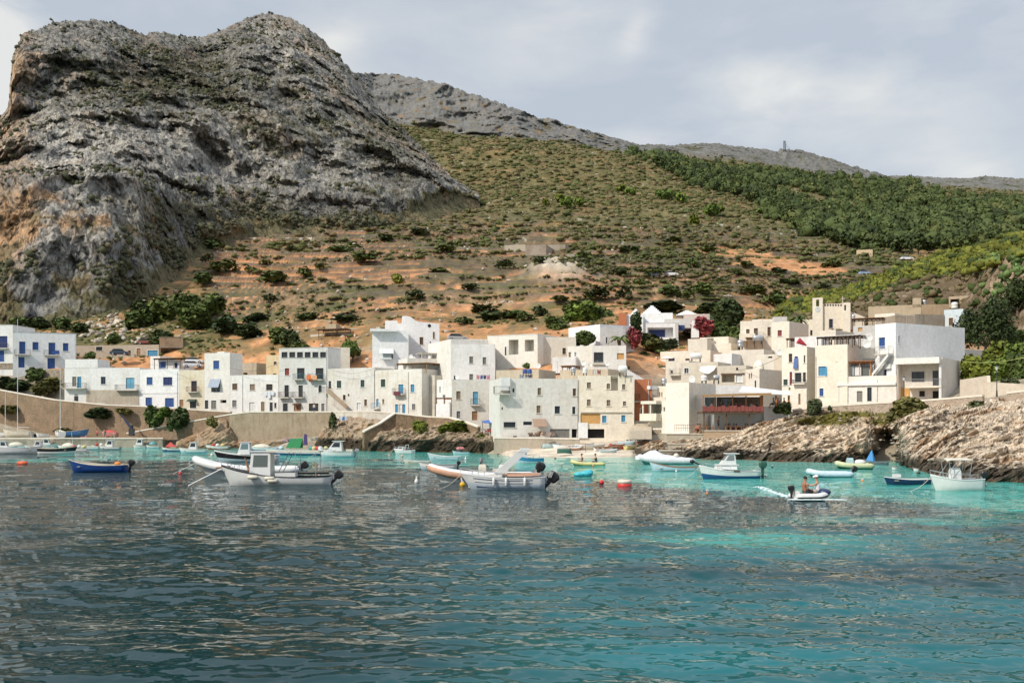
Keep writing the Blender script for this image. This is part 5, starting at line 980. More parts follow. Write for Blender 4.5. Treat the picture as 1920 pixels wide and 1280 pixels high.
for i in range(9): a = P(1193-i*1.5, 786+i*2.6, 163-i*1.5); b = P(1222, 786+i*2.6, 163-i*1.5); m.ob((a.x, a.y, a.z-1.2), (b.x-a.x, 0, 0), (0, 1.6, 0), (0, 0, 1.2))
m.build('tread', plaster((.52, .46, .37), .5), root)
# ================================================================ PLANTS
rg = np.random.RandomState(7); random.seed(7)
G_DARK = leafmat((.050, .072, .026)); G_MID = leafmat((.085, .120, .036)); G_LIGHT = leafmat((.12, .18, .04)); G_OLIVE = leafmat((.13, .125, .045)); G_PINE = leafmat((.058, .082, .028)); G_PINK = leafmat((.34, .07, .09), .6); G_YEL = leafmat((.14, .17, .03)); G_GREY = leafmat((.11, .13, .07))
TRUNK = paint((.13, .09, .06), .9, .3)
_hx, _hy, _hp = HPX.ravel(), HPY.ravel(), HG.reshape(-1, 3)
_lx, _ly, _lp = colof(LG).ravel(), rowof(LG).ravel(), LG.reshape(-1, 3)
def ground(px, py, low=False):
    x, y, p = (_lx, _ly, _lp) if low else (_hx, _hy, _hp)
    d = (x-px)**2+(y-py)**2; d[(p[:, 2] < .2) | (p[:, 1] > 1300)] += 1e6; k = np.argsort(d)[:6]; k = k[np.argmin(p[k, 1])]; return Vector(p[k])
def leafarr(blobs, n, size, seed=0, shell=.45, flat_=1.0):
    """leaf-sized faces filling lumpy blobs [(cx,cy,cz,rx,ry,rz)]"""
    r = np.random.RandomState(seed); b = np.array(blobs, float); w = (b[:, 3]*b[:, 4]*b[:, 5])**.67; w /= w.sum(); k = r.choice(len(b), n, p=w)
    d = r.randn(n, 3); d /= np.linalg.norm(d, axis=1)[:, None]; q = (1-shell*r.rand(n)**1.4)[:, None]*(1+.22*perlin(d*2.3+seed, seed))[:, None]
    c = b[k, :3]+d*q*b[k, 3:]
    nrm = d+r.randn(n, 3)*.75; nrm /= np.linalg.norm(nrm, axis=1)[:, None]; a = np.cross(nrm, r.randn(n, 3)); a /= np.linalg.norm(a, axis=1)[:, None]; e = np.cross(nrm, a)
    s = size*(.55+.9*r.rand(n))[:, None]; V = np.stack([c-a*s*.5-e*s*.32, c+a*s*.5-e*s*.25+nrm*s*.1, c+a*s*.4+e*s*.35, c-a*s*.45+e*s*.3+nrm*s*.12], 1).reshape(-1, 3)
    return V, np.arange(4*n).reshape(n, 4)
def lumps(r, rx, ry, rz, n, seed):
    q = np.random.RandomState(seed); out = [(0, 0, rz*.55, rx*.62, ry*.62, rz*.5)]
    for i in range(n):
        a = q.rand()*6.28; h = q.rand(); s = .28+.25*q.rand(); out.append((rx*.62*math.cos(a)*(1-.3*h), ry*.62*math.sin(a)*(1-.3*h), rz*(.28+.55*h), rx*s, ry*s, rz*s*.85))
    return out
_BV = {}
def bush_mesh(v, mat, n=170):
    k = (v, mat.name, n)
    if k not in _BV:
        V, Fq = leafarr(lumps(0, .5, .5, 1, 6, 40+v), n, .17, 40+v); o = npmesh('bush', V, Fq, [mat]); me = o.data; bpy.data.objects.remove(o); _BV[k] = me
    return _BV[k]
def bush(px, py, w, h, label, mat=G_MID, group='bushes on the terraced slope', Y=None, n=170, name='bush', cat='bush', low=False):
    p = ground(px, py, low) if Y is None else P(px, py, Y); me = bush_mesh(random.randrange(5), mat, n); o = bpy.data.objects.new(name, me); COL.objects.link(o)
    W_ = w*p.y/F; o.location = p+Vector((0, 0, -.08*h*p.y/F)); o.scale = (W_*1.05, W_*.9, h*p.y/F*1.05); o.rotation_euler = (0, 0, random.random()*6.28); return tag(o, label, cat, group)
def tree(px, py, w, h, label, mat, Y=None, trunk=.35, n=900, leaf=.38, name='tree', group=None, seed=1, nl=9, low=False):
    p = ground(px, py, low) if Y is None else P(px, py, Y); W_ = w*p.y/F; H_ = h*p.y/F; t = thing(name, label, 'tree', p, 0, group); zt = H_*trunk; m = MB()
    m.tube((0, 0, -.6), (0, 0, zt), H_*.035+.08, 8, H_*.025+.05)
    r = random.Random(seed)
    for i in range(5): a = i*1.3+r.random(); m.tube((0, 0, zt*.85), (math.cos(a)*W_*.27, math.sin(a)*W_*.27, zt+H_*.35*(.5+r.random()*.5)), H_*.018+.05, 6, .03)
    m.build('trunk', TRUNK, t)
    b = [(x, y, z+zt*.75, q, s, u) for x, y, z, q, s, u in lumps(0, W_/2, W_/2, H_-zt*.75, nl, seed)]; V, Fq = leafarr(b, n, leaf, seed); npmesh('crown', V, Fq, [mat], t); return t
# low dense cover that cannot be counted: tufts merged to one object each
ICO = None
def ico():
    global ICO
    if ICO is None:
        f = (1+5**.5)/2; v = np.array([(-1,f,0),(1,f,0),(-1,-f,0),(1,-f,0),(0,-1,f),(0,1,f),(0,-1,-f),(0,1,-f),(f,0,-1),(f,0,1),(-f,0,-1),(-f,0,1)], float)/1.9
        t = np.array([(0,11,5),(0,5,1),(0,1,7),(0,7,10),(0,10,11),(1,5,9),(5,11,4),(11,10,2),(10,7,6),(7,1,8),(3,9,4),(3,4,2),(3,2,6),(3,6,8),(3,8,9),(4,9,5),(2,4,11),(6,2,10),(8,6,7),(9,8,1)]); ICO = v, t
    return ICO
def tufts(name, pts, sx, sz, cols, mat, label, jit=.45, up=.25, seed=3, leaf=0):
    r = np.random.RandomState(seed); v, t = ico(); n = len(pts); V = v[None]*(1+jit*(r.rand(n, 12, 1)-.5)*2)*np.stack([sx, sx, sz], -1)[:, None, :]
    a = r.rand(n)*6.28; ca, sa = np.cos(a)[:, None], np.sin(a)[:, None]; V = np.stack([V[..., 0]*ca-V[..., 1]*sa, V[..., 0]*sa+V[..., 1]*ca, V[..., 2]], -1)
    V += pts[:, None, :]; V[..., 2] += (sz*up)[:, None]; Ft = (t[None]+12*np.arange(n)[:, None, None]).reshape(-1, 3); C = np.repeat(cols, 12, 0)*(1+.35*(r.rand(n*12, 1)-.5)); V = V.reshape(-1, 3)
    if leaf:                                     # ragged leaf faces standing out of each tuft
        d = r.randn(n*leaf, 3); d[:, 2] = np.abs(d[:, 2]); d /= np.linalg.norm(d, axis=1)[:, None]; k = np.repeat(np.arange(n), leaf); rad = np.stack([sx, sx, sz], -1)[k]
        c = pts[k]+d*rad*(.85+.4*r.rand(n*leaf, 1)); c[:, 2] += (sz*up)[k]; s = (sx[k]*.42)[:, None]; q = r.randn(n*leaf, 3, 3)*.55; L = c[:, None, :]+q*s[:, None, :]
        b = len(V); V = np.concatenate([V, L.reshape(-1, 3)]); Ft = np.concatenate([Ft, b+np.arange(3*n*leaf).reshape(-1, 3)]); C = np.concatenate([C, np.repeat(cols[k]*(1+.9*(r.rand(n*leaf, 1)-.35)), 3, 0)])
    o = npmesh(name, V, Ft, [mat], col=np.clip(C, .005, .9)); tag(o, label, None, None, 'stuff'); return o
def vcmat(name, rough=.85):
    m, N, L, b = newmat(name); b.inputs['Roughness'].default_value = rough; b.inputs['Specular IOR Level'].default_value = .15
    at = N.new('ShaderNodeAttribute'); at.attribute_name = 'Col'; L.new(at.outputs['Color'], b.inputs['Base Color']); return m
VC = vcmat('scrub leaves')
def pick(Gd, dens, n, seed):
    r = np.random.RandomState(seed); A = np.linalg.norm(np.cross(np.gradient(Gd, axis=1), np.gradient(Gd, axis=0)), axis=-1); w = (A*dens).ravel(); w[~np.isfinite(w)] = 0; w /= w.sum()
    k = r.choice(len(w), n, p=w); p = Gd.reshape(-1, 3)[k]+r.randn(n, 3)*np.array((.5, .5, 0)); return k, p, r
def greens():
    px, py, t = HPX, HPY, HT; nA = N2(HG, 38, 4, .6, 200); nB = N2(HG, 11, 4, .6, 201); nR = N2(HG*np.array((.12, 1, 1)), 8, 4, .55, 202)
    pine_t = np.interp(px, [1120, 1200, 1300, 1500, 1620, 1700, 1800, 1920, 2200], [272, 283, 298, 322, 334, 338, 362, 378, 390])
    pine_b = np.interp(px, [1120, 1200, 1290, 1380, 1428, 1436, 1500, 1580, 1640, 1750, 1920, 2200], [268, 302, 345, 372, 384, 425, 448, 462, 474, 474, 462, 450])
    pine = smooth01((py-pine_t+nA*22)/18)*smooth01((pine_b-py+nA*22+nB*10)/10)*(.35+.65*smooth01((nB+nA*.8+.32)/.2))*(px > 1125)
    gap = np.exp(-(((px-1500+(py-370)*-2.2)/26)**2))*(py > 345)*(py < 425); pine = pine*(1-.75*gap)
    vis = (px > -60)&(px < 2000)&(t > 3.6)&(t < 10.3)
    slope = smooth01((t-6.6)/.5)*smooth01((9.2-t)/.3)*(.35+.65*smooth01((nB+nA*.6+.25)/.35))
    terr = smooth01((t-4.3)/.4)*smooth01((7.2-t)/.4)*smooth01((nR+nB*.4+.16*(px > 1050)-.02)/.10)*(.25+3.6*(HFR > .62))*(.9+.5*(px > 1050))
    left = smooth01((470-px)/80)*smooth01((t-4.25)/.3)*smooth01((nB+.3)/.2)*smooth01((py-535)/30)*1.8
    vill = smooth01((t-4.0)/.2)*smooth01((5.3-t)/.2)*smooth01((nB-.02)/.15)*smooth01((px-480)/60)*1.2
    d = np.maximum.reduce([slope*.8, terr, left, vill])*vis*(1-pine)
    k, p, r = pick(HG, d/np.maximum(HG[..., 1]/450, .45)**1.1, 34000, 5); hs = nB.ravel()[k]; u = t.ravel()[k]; s = .32+.85*r.rand(len(k))**2*(1+.5*(u > 6.3)); s *= np.clip(p[:, 1]/450, .6, 1.35)
    pal = np.array([(.080, .092, .034), (.115, .115, .045), (.15, .13, .058), (.10, .118, .042), (.17, .135, .07)]); w = r.rand(len(k))+hs*.6; ci = np.clip((w*5).astype(int), 0, 4); ci[(u < 6.6)] = np.minimum(ci[u < 6.6], 3)
    tufts('scrub', p, s*1.15, s*.55, pal[ci], VC, 'low green and brown scrub covering the slope and terraces', leaf=6)
    # pines
    k, p, r = pick(HG, pine*vis/np.maximum(HG[..., 1]/700, .5), 2700, 6); s = 1.4+2.9*r.rand(len(k))**1.3; pal = np.array([(.052, .074, .028), (.074, .098, .034), (.04, .056, .022), (.105, .118, .042)]); ci = np.clip((r.rand(len(k))*4).astype(int), 0, 3); ci[r.rand(len(k)) < .5] = 1
    yg = p[:, 2]; p[:, 2] += s*.55
    tufts('pine_wood', p, s*.95, s*.9, pal[ci], VC, 'pine wood spreading over the far slope below the ridge', jit=.35, up=.2, seed=9, leaf=34)
    # loose pale stones
    st = smooth01((t-4.1)/.3)*smooth01((9.0-t)/.5)*smooth01((nB*-1+nA*.3-.05)/.15)*vis*(1-pine)
    st = st+3*np.exp(-(((px-200)/70)**2+((py-615)/22)**2))*vis+3*np.exp(-(((px-690)/45)**2+((py-470)/16)**2))*vis+1.5*np.exp(-(((px-560)/60)**2+((py-612)/14)**2))*vis
    k, p, r = pick(HG, st/np.maximum(HG[..., 1]/400, .5)**1.5, 4200, 8); s = .14+.42*r.rand(len(k))**3; s *= 1+1.3*np.exp(-(((px.ravel()[k]-210)/70)**2)); tufts('rubble', p, s, s*.75, np.array((.48, .42, .35))*(.7+.5*r.rand(len(k), 1)), VC, 'pale limestone rubble scattered over the slope', jit=.75, up=.1, seed=11)
    # scrub clinging to the crag
    d = np.maximum(MF, 2.2*(MT < 1.5))*(MT > .9)*(MT < 5.2)*(MPX > -60)*smooth01((N2(MG, 26, 4, .6, 222)-.02)/.12); k, p, r = pick(MG, d, 5200, 12); s = .3+.8*r.rand(len(k))**1.6; pal = np.array([(.075, .078, .045), (.095, .098, .052), (.13, .115, .07), (.06, .065, .038)]); tufts('cliff_scrub', p, s*1.1, s*.95, pal[r.randint(0, 4, len(k))], VC, 'dark scrub clinging to ledges of the rocky mountain', leaf=5, seed=13)
    # low hill
    lp, ly = colof(LG), rowof(LG); n3 = N2(LG, 7, 4, .6, 210); d = (LT > .6)*(LT < 3.3)*(lp > 1400)*(.25+smooth01((LT-1.55)/.3))*smooth01((n3+.35)/.3)*(1-.9*(lp > 1850)*(LT < 1.9))
    k, p, r = pick(LG, d, 6500, 14); s = .35+.8*r.rand(len(k)); up = LT.ravel()[k] > 1.7; c = np.where(up[:, None], np.array((.135, .145, .026)), np.array((.13, .105, .055)))*(.6+.75*r.rand(len(k), 1)); c[r.rand(len(k)) < .25] = (.05, .07, .02)
    tufts('hill_scrub', p, s*1.1, s*.75, c, VC, 'yellow-green scrub on the low hill at the east', leaf=9, seed=15)
    # prickly cover on the outcrop at the far east
    d = (LT > .8)*(LT < 2.1)*(lp > 1838)*smooth01((n3-.05)/.1); k, p, r = pick(LG, d, 900, 16); s = .4+.5*r.rand(len(k)); tufts('hill_scrub', p+np.array((0, -.4, 0)), s, s*.8, np.array((.10, .15, .05))*(.5+.9*r.rand(len(k), 1)), VC, 'pale green leafy clumps hanging over the eastern outcrop', leaf=9, seed=17)
    # beach shingle and boulders along the shore rocks
    rp_, ry = colof(RG), rowof(RG); d = (RT > .9)*(RT < 3.6)*(rp_ > 1195)*(rp_ < 1990); k, p, r = pick(RG, d, 1500, 18); s = .06+.20*r.rand(len(k))**3; z = p[:, 2]; c = np.array((.42, .36, .29))*(.65+.5*r.rand(len(k), 1)); c = np.where((z < 1.0)[:, None], c*.32, c)
    tufts('loose_rocks', p, s*1.3, s*.7, c, VC, 'loose broken rocks lying on the eastern shore ledges', jit=.55, up=.1, seed=19)
greens()
LM = [(60, 'the four-shutter house'), (230, 'the balconied house'), (330, 'the blue-shutter house'), (410, 'the tower-like house'), (480, 'the long low house'), (570, 'the attic-window house'), (660, 'the outside-stair house'), (740, 'the blue-doored house'), (790, 'the gabled house'), (880, 'the cube-shaped house'), (960, 'the loggia house'), (1040, 'the big harbour house'), (1110, 'the corner house'), (1160, 'the small palm'), (1225, 'the villa'), (1300, 'the crimson bougainvillea'), (1360, 'the broad dark tree'), (1420, 'the cream upper house'), (1490, 'the tall palm'), (1560, 'the church'), (1640, 'the ochre building'), (1760, 'the white modern house')]
USED = {}
def auto(px, py, w, what):
    n = min(LM, key=lambda q: abs(q[0]-px))[1]; z = 'high above' if py < 430 else ('well above' if py < 490 else ('above' if py < 540 else ('a little above' if py < 580 else 'right behind')))
    l = ('broad ' if w > 55 else ('small ' if w < 34 else ''))+what+' '+z+' '+n; USED[l] = USED.get(l, 0)+1
    return l if USED[l] == 1 else l+', %s one' % ('', '', 'a second', 'a third', 'a fourth', 'a fifth', 'a sixth')[USED[l]]
ORD = 'first second third fourth fifth sixth seventh eighth ninth tenth eleventh twelfth thirteenth fourteenth fifteenth sixteenth seventeenth eighteenth nineteenth twentieth'.split()+['twenty-'+q for q in 'first second third fourth fifth sixth'.split()]
LB = 'dark green rounded bush growing on the reddish terraced slope'
for px, py, w, h in [(402,468,48,22),(388,488,28,14),(418,508,60,20),(378,532,56,24),(512,528,80,22),(570,514,40,16),(632,476,60,14),(665,470,50,12),(508,562,36,12),(575,598,60,14),(652,602,66,18),(690,490,60,14),(620,540,20,10),
  (775,560,44,20),(752,572,20,12),(672,543,14,8),(925,600,70,20),(870,606,44,14),(905,584,60,14),(960,592,70,14),(1158,514,48,16),(1200,540,40,16),(1300,508,36,20),(1318,548,56,22),(1260,556,50,20),(1230,520,46,16),(1168,555,40,18),(1120,560,60,20),
  (1350,536,40,14),(1410,548,60,14),(1450,572,56,24),(1500,585,54,18),(1340,600,50,16),(1290,560,40,16),(1480,532,50,12),(1400,500,40,10),(1460,512,44,10),(1240,488,40,10),(1540,545,44,12),(1560,500,50,12),(1610,520,40,14),(1380,515,36,9),
  (985,600,44,16),(1010,590,36,20),(1010,520,40,14),(1090,508,44,18),(1135,506,30,12),(825,515,50,12),(950,500,44,14),(840,470,50,12),(790,440,50,12),(720,450,44,12),(880,540,50,10),(1050,560,50,10),(1180,470,46,10),(1260,455,50,10),(1330,470,40,12),(600,500,36,10),(550,470,36,9),(470,510,30,12),(440,545,26,10),(500,490,30,8)]:
    bush(px, py, w, h, auto(px, py, w, 'dark green terrace bush'), G_MID if random.random() < .6 else G_DARK, n=170 if w < 50 else 260)
LB2 = 'light green bushy pine standing alone on the upper slope'
for px, py, w, h in [(1062,392,30,24),(1085,388,24,18),(1048,380,18,14),(1165,362,22,14),(1180,366,26,14),(1255,378,36,22),(1275,382,28,20),(1302,424,20,20),(1335,406,34,20),(1345,400,24,16),(1240,372,26,16),(1430,402,26,14),(1022,385,14,10),(742,530,18,14)]:
    tree(px, py, w, h, auto(px, py, w, 'light green lone pine'), G_YEL if w < 26 else G_LIGHT, n=240, leaf=1.3, group='lone pines on the upper slope', seed=px, trunk=.25, name='pine_tree')
LB3 = 'dark rounded pine at the lower edge of the wood'
for px, py, w, h in [(1445,385,34,26),(1455,402,30,24),(1475,415,36,26),(1500,432,38,28),(1530,446,38,28),(1560,455,36,26),(1590,462,36,26),(1622,468,40,30),(1655,472,38,30),(1690,474,42,34),(1722,474,40,32),(1752,474,38,30),(1785,472,40,28),(1815,470,42,28),(1850,462,40,26),(1885,458,42,26),(1410,378,30,20),(1380,368,30,20),(1350,360,28,20),(1320,350,28,20),(1290,338,28,20),(1262,326,26,18),(1235,314,24,18),(1915,452,36,26)]:
    PE = sorted([1445,1455,1475,1500,1530,1560,1590,1622,1655,1690,1722,1752,1785,1815,1850,1885,1410,1380,1350,1320,1290,1262,1235,1915]); tree(px, py, w, h, 'dark rounded pine, %s from the west along the lower edge of the wood' % ORD[PE.index(px)], G_PINE, n=420, leaf=1.25, group='pines along the lower edge of the wood', seed=px, trunk=.2, name='pine_tree')
LB4 = 'thick green shrub on the rough slope behind the western houses'
for px, py, w, h in [(35,613,44,18),(72,614,50,20),(112,616,46,22),(150,622,40,20),(215,642,36,18),(265,612,60,34),(310,600,60,40),(365,615,70,40),(420,622,60,30),(465,630,56,24),(300,640,50,20),(350,585,60,34),(400,590,60,34),(270,590,50,28),(540,650,50,34),(520,640,44,24),(560,660,40,22),(480,600,50,14)]:
    bush(px, py, w, h, auto(px, py, w, 'thick green shrub on the rough slope'), G_MID if px % 3 else G_DARK, 'shrubs behind the western houses', n=650)
tree(661, 676, 42, 38, 'round light green tree beside the white garden house', G_LIGHT, trunk=.25, n=1500, leaf=.42, seed=3)
tree(1191, 640, 24, 52, 'tall narrow dark green tree in front of the villa', G_DARK, Y=203, trunk=.2, n=900, leaf=.4, seed=4)
for px, py, w, h, l in [(1190, 648, 34, 30, 'magenta bougainvillea at the foot of the tall narrow tree'), (1321, 628, 50, 30, 'large crimson bougainvillea bush right of the villa')]:
    bush(px, py, w, h, l, G_PINK, None, Y=200 if px < 1200 else 212, n=900, name='bougainvillea', cat='bush')
for px, py, w, h, Y, mt, l in [(1098, 645, 44, 24, 197, G_MID, 'green vine heaped on the corner house wall'), (1368, 612, 64, 50, 232, G_DARK, 'broad dark green tree above the east cluster roofs'), (1350, 652, 44, 44, 214, G_MID, 'mid-green tree between the villa and the cream upper house'), (1385, 650, 50, 40, 212, G_MID, 'bushy tree left of the cream upper house'),
   (1225, 660, 60, 30, 205, G_OLIVE, 'olive garden shrub on the bank below the villa'), (1205, 690, 40, 30, 202, G_MID, 'shrub beside the lane under the villa garden'), (1255, 656, 44, 18, 206, G_GREY, 'grey-green shrub along the garden wall of the villa'), (1300, 606, 50, 14, 236, G_DARK, 'dark hedge behind the villa roofs'), (1240, 582, 90, 16, 245, G_DARK, 'long dark hedge on the terrace above the villa'), (1330, 590, 60, 20, 245, G_DARK, 'dark thicket right of the long hedge above the villa'),
   (1045, 628, 50, 30, 225, G_MID, 'green thicket left behind the corner house'), (1090, 612, 70, 40, 232, G_LIGHT, 'large light green thicket above the corner house'), (1135, 610, 50, 30, 236, G_MID, 'green thicket between the hedge and the corner house'), (1075, 590, 50, 24, 240, G_MID, 'thicket at the foot of the terraces above the corner house'),
   (1708, 790, 76, 44, 134, G_OLIVE, 'large olive-green bush in front of the pink terrace wall'), (1765, 786, 18, 14, 129, G_MID, 'small green tuft at the foot of the terrace wall'), (1832, 786, 54, 34, 127, G_GREY, 'prickly pear clump left of the stone steps'), (1531, 776, 34, 28, 145, G_GREY, 'cactus clump at the west end of the terrace wall'), (1585, 768, 12, 10, 145, G_MID, 'tiny shrub against the middle of the terrace wall'), (1556, 770, 10, 9, 145, G_MID, 'small round tuft beside the cactus clump'), (1915, 790, 26, 16, 120, G_MID, 'green shrub below the tall wall at the eastern edge'),
   (292, 800, 46, 34, 208, G_MID, 'dense green bush hanging on the harbour wall, western one'), (335, 801, 44, 32, 206, G_DARK, 'dense green bush hanging on the harbour wall, eastern one'), (312, 782, 40, 16, 208, G_LIGHT, 'bright green creeper topping the harbour wall between two bushes'), (788, 814, 38, 22, 174, G_YEL, 'bright green bush on the rocks below the lane parapet'), (848, 812, 56, 20, 172, G_YEL, 'bright green spreading bush under the descending parapet'), (625, 800, 16, 26, 191, G_DARK, 'dark small cypress-like bush at the end of the big quay wall'), (910, 828, 34, 12, 166, G_YEL, 'low bright green weeds beside the beach ramp'),
   (190, 782, 60, 18, 217, G_DARK, 'dark weeds growing out of the long harbour wall'), (120, 812, 40, 10, 214, G_OLIVE, 'dry weeds at the foot of the long harbour wall'), (232, 776, 40, 12, 214, G_OLIVE, 'olive weeds under the coping of the long harbour wall'), (395, 800, 24, 18, 202, G_OLIVE, 'olive weeds on the rock beside the ramp wall'), (20, 775, 50, 14, 223, G_OLIVE, 'dry brush low on the long harbour wall'), (700, 470+335, 22, 10, 184, G_OLIVE, 'small dry plant on the ramp rocks'),
   (30, 735, 80, 24, 231, G_DARK, 'dark brush on the earth bank under the first white house'), (90, 738, 60, 26, 228, G_OLIVE, 'olive brush on the earth bank under the four-shutter house'), (65, 712, 36, 20, 232, G_MID, 'round green bush right under the four-shutter house'), (167, 672, 24, 12, 236, G_MID, 'small clipped bush by the beige shed'),
   (1268, 868, 0, 0, 0, None, ''), (1420, 790, 0, 0, 0, None, ''), (1467, 775, 34, 18, 147, G_DARK, 'dark shrub against the restaurant lower wall'), (985, 690, 18, 9, 170, G_LIGHT, 'potted greenery on the beige terrace roof')]:
    if w: bush(px, py, w, h, l, mt, None, Y=Y, n=1000 if w > 30 else 420, name='shrub', cat='shrub')
tree(1848, 662, 104, 92, 'big dark evergreen tree behind the white-roofed house', G_DARK, Y=168, trunk=.15, n=5200, leaf=.36, seed=8, nl=16)
tree(1908, 590, 60, 60, 'dark evergreen tree at the foot of the eastern outcrop', G_DARK, Y=176, trunk=.15, n=2200, leaf=.4, seed=9, nl=12)
for i, (px, py, w, h, l, mt) in enumerate([(1868, 690, 50, 44, 'bright fig tree topping the garden slope', G_YEL), (1830, 718, 54, 46, 'yellow-green bush at the left of the garden slope', G_YEL), (1872, 722, 60, 44, 'leafy green bush in the middle of the garden slope', G_LIGHT), (1912, 718, 60, 50, 'green bush at the right of the garden slope', G_MID), (1900, 690, 50, 40, 'large-leaved green bush behind the lamp post', G_LIGHT), (1890, 732, 40, 20, 'grey-green rounded shrub beside the lamp post', G_GREY), (1905, 650, 40, 30, 'dark leafy shrub above the garden slope', G_MID)]):
    bush(px, py, w, h, l, mt, None, Y=[160, 150, 150, 148, 158, 144, 170][i], n=1500, name='shrub', cat='shrub')
def palm(px, py, Y, h, label, fr=14, L=2.2):
    p = P(px, py, Y); t = thing('palm_tree', label, 'palm', p); H_ = h*Y/F; m = MB(); m.tube((0, 0, -.5), (0, 0, H_), .25, 8, .2); m.build('trunk', TRUNK, t); m = MB(); r = random.Random(px)
    for i in range(fr):
        a = 6.283*i/fr+r.random()*.3; el = r.uniform(.1, 1.1); q = [Vector((0, 0, H_))]
        for s in range(1, 7): u = s/6; q.append(Vector((math.cos(a)*L*u*math.cos(el*.6), math.sin(a)*L*u*math.cos(el*.6), H_+L*(math.sin(el)*u-.75*u*u))))
        sd = Vector((-math.sin(a), math.cos(a), 0))
        for s in range(6):
            w0, w1 = .38*math.sin(.35+2.7*s/6), .38*math.sin(.35+2.7*(s+1)/6); dz = Vector((0, 0, -.12))
            m.quad(q[s], q[s+1], q[s+1]+sd*w1+dz, q[s]+sd*w0+dz); m.quad(q[s+1], q[s], q[s]-sd*w0+dz, q[s+1]-sd*w1+dz)
    m.build('crown', G_MID, t)
palm(1162, 648, 196, 14, 'small palm against the white wall house'); palm(1496, 612, 200, 14, 'palm left of the church above the cream cube'); palm(1240, 664, 203, 6, 'tiny palm in the villa garden', 10, 1.4)
# ================================================================ SMALL THINGS ASHORE
def lamp(px, py0, py1, Y, label):
    b = P(px, py1, Y); H_ = P(px, py0, Y).z-b.z; t = thing('street_lamp', label, 'street lamp', b, 0, 'lamp posts on the terrace'); m = MB(); m.tube((0, 0, -.3), (0, 0, .5), .13, 8, .08); m.tube((0, 0, .5), (0, 0, H_-.5), .055, 8); m.build('pole', IRON, t)
    m = MB(); m.tube((0, 0, H_-.5), (0, 0, H_-.08), .10, 8, .2); m.build('lantern', paint((.55, .58, .58), .3), t); m = MB(); m.tube((0, 0, H_-.08), (0, 0, H_+.08), .24, 8, .04); m.build('cap', IRON, t)
lamp(1695, 706, 749, 139, 'dark lamp post in front of the ochre wall end'); lamp(1869, 686, 739, 131, 'lamp post above the stone steps')
def dish(px, py, Y, r, label, az=-.5):
    p = P(px, py, Y); t = thing('satellite_dish', label, 'satellite dish', p, az, 'satellite dishes'); m = MB(); m.s = True; n = 14; rings = []
    for k, (q, d) in enumerate([(.02, .0), (.5, .04), (.85, .12), (1, .18), (.98, .2), (.8, .15), (.4, .06), (.02, .03)]): rings.append([Vector((r*q*math.cos(a), -d*r*1.6+.05, r*q*math.sin(a)+.1)) for a in [6.283*i/n for i in range(n)]])
    m.loft(rings); m.build('reflector', WPAINT, t); m = MB(); m.tube((0, .05, -r-.6), (0, .1, .1), .03); m.tube((0, 0, -r*.7), (0, -r*.8, -.05), .015, 4); m.build('mount', ALU, t)
for px, py, Y, r, l in [(771, 670, 200, .45, 'left of two dishes on the block under the gabled house'), (776.5, 674, 199, .45, 'right of two dishes on the block under the gabled house'), (857.5, 708, 188, .4, 'dish on the low wall beside the cube-shaped house'), (1095, 681, 184, .55, 'dark-rimmed dish beside the grille window'), (1107.5, 684, 184, .4, 'small dish right beside the grille window'), (1139, 683, 181, .4, 'dish below the grille-window house ledge'), (1298, 712, 158, .5, 'dish on the roof of the plain white house'), (1463, 661, 175, .6, 'big dish on the tan roofs behind the restaurant'), (1626, 646, 152, .6, 'lower of two dishes on the roof beside the white modern house'), (1630, 634, 154, .55, 'upper of two dishes on the roof beside the white modern house'), (1010, 612+75, 168, .4, 'dish on the terrace above the massive harbour house')]: dish(px, py, Y, r, 'white satellite dish, '+l)
def tank(px, py, Y, r, h, label, mt=ALU, hor=False):
    p = P(px, py, Y); t = thing('water_tank', label, 'water tank', p, 0, 'roof water tanks'); m = MB(); m.s = True
    if hor: m.loft([[Vector((x, r*k*math.cos(a), r+.3+r*k*math.sin(a))) for a in [6.283*i/14 for i in range(14)]] for x, k in ((-h/2, .3), (-h/2+.06, .8), (-h/2+.15, 1), (h/2-.15, 1), (h/2-.06, .8), (h/2, .3))])
    else: m.loft([[Vector((r*k*math.cos(a), r*k*math.sin(a), z)) for a in [6.283*i/16 for i in range(16)]] for z, k in ((.15, .95), (.2, 1), (h*.5, 1), (h*.52, .97), (h*.54, 1), (h, 1), (h+.12, .7), (h+.16, .3), (h+.17, .28))])
    m.build('body', mt, t); m = MB()
    for a in (-1, 1):
        for b in (-1, 1): m.box((a*(h*.35 if hor else r*.6), b*r*.6, .0), (.1, .1, .6))
    m.build('stand', IRON, t)
for px, py, Y, r, h, l, hor in [(1388, 652, 190, .55, 1.2, 'grey upright tank at the corner of the tan roof', False), (1421, 642, 188, .5, 1.8, 'horizontal tank on a stand before the cream upper house', True), (1320, 716, 170, .5, .9, 'upright tank behind the plain white house roof', False), (1343, 716, 168, .4, 1.0, 'low tank next to the harbour-side roof', True), (1168, 702, 158, .5, 1.3, 'white tank on the cream harbour house roof', True), (1097, 702, 160, .35, .9, 'small tank on the roof edge of the cream harbour house', False), (1305, 676, 184, .5, 2.0, 'row tank on the beige east terrace', True), (1245, 722, 165, .4, .9, 'blue-grey tank beside the balcony tower', False), (1543+57, 600, 182, .3, .8, 'small tank under the bamboo roof', False), (1790, 580, 203, .6, 1.2, 'white tank on the topmost rooftop building', False), (1733, 573, 197, .4, .9, 'tank on the brown upper building', False), (984, 702, 167, .35, .7, 'blue barrel on the beige terrace roof', False), (993, 702, 167, .35, .7, 'second blue barrel on the beige terrace roof', False), (1075, 700, 160, .35, .8, 'tank near the clutter terrace', False)]:
    tank(px, py, Y, r, h, l, BLUE if 'blue barrel' in l else (WPAINT if 'white' in l or px in (1305, 1097) else ALU), hor)
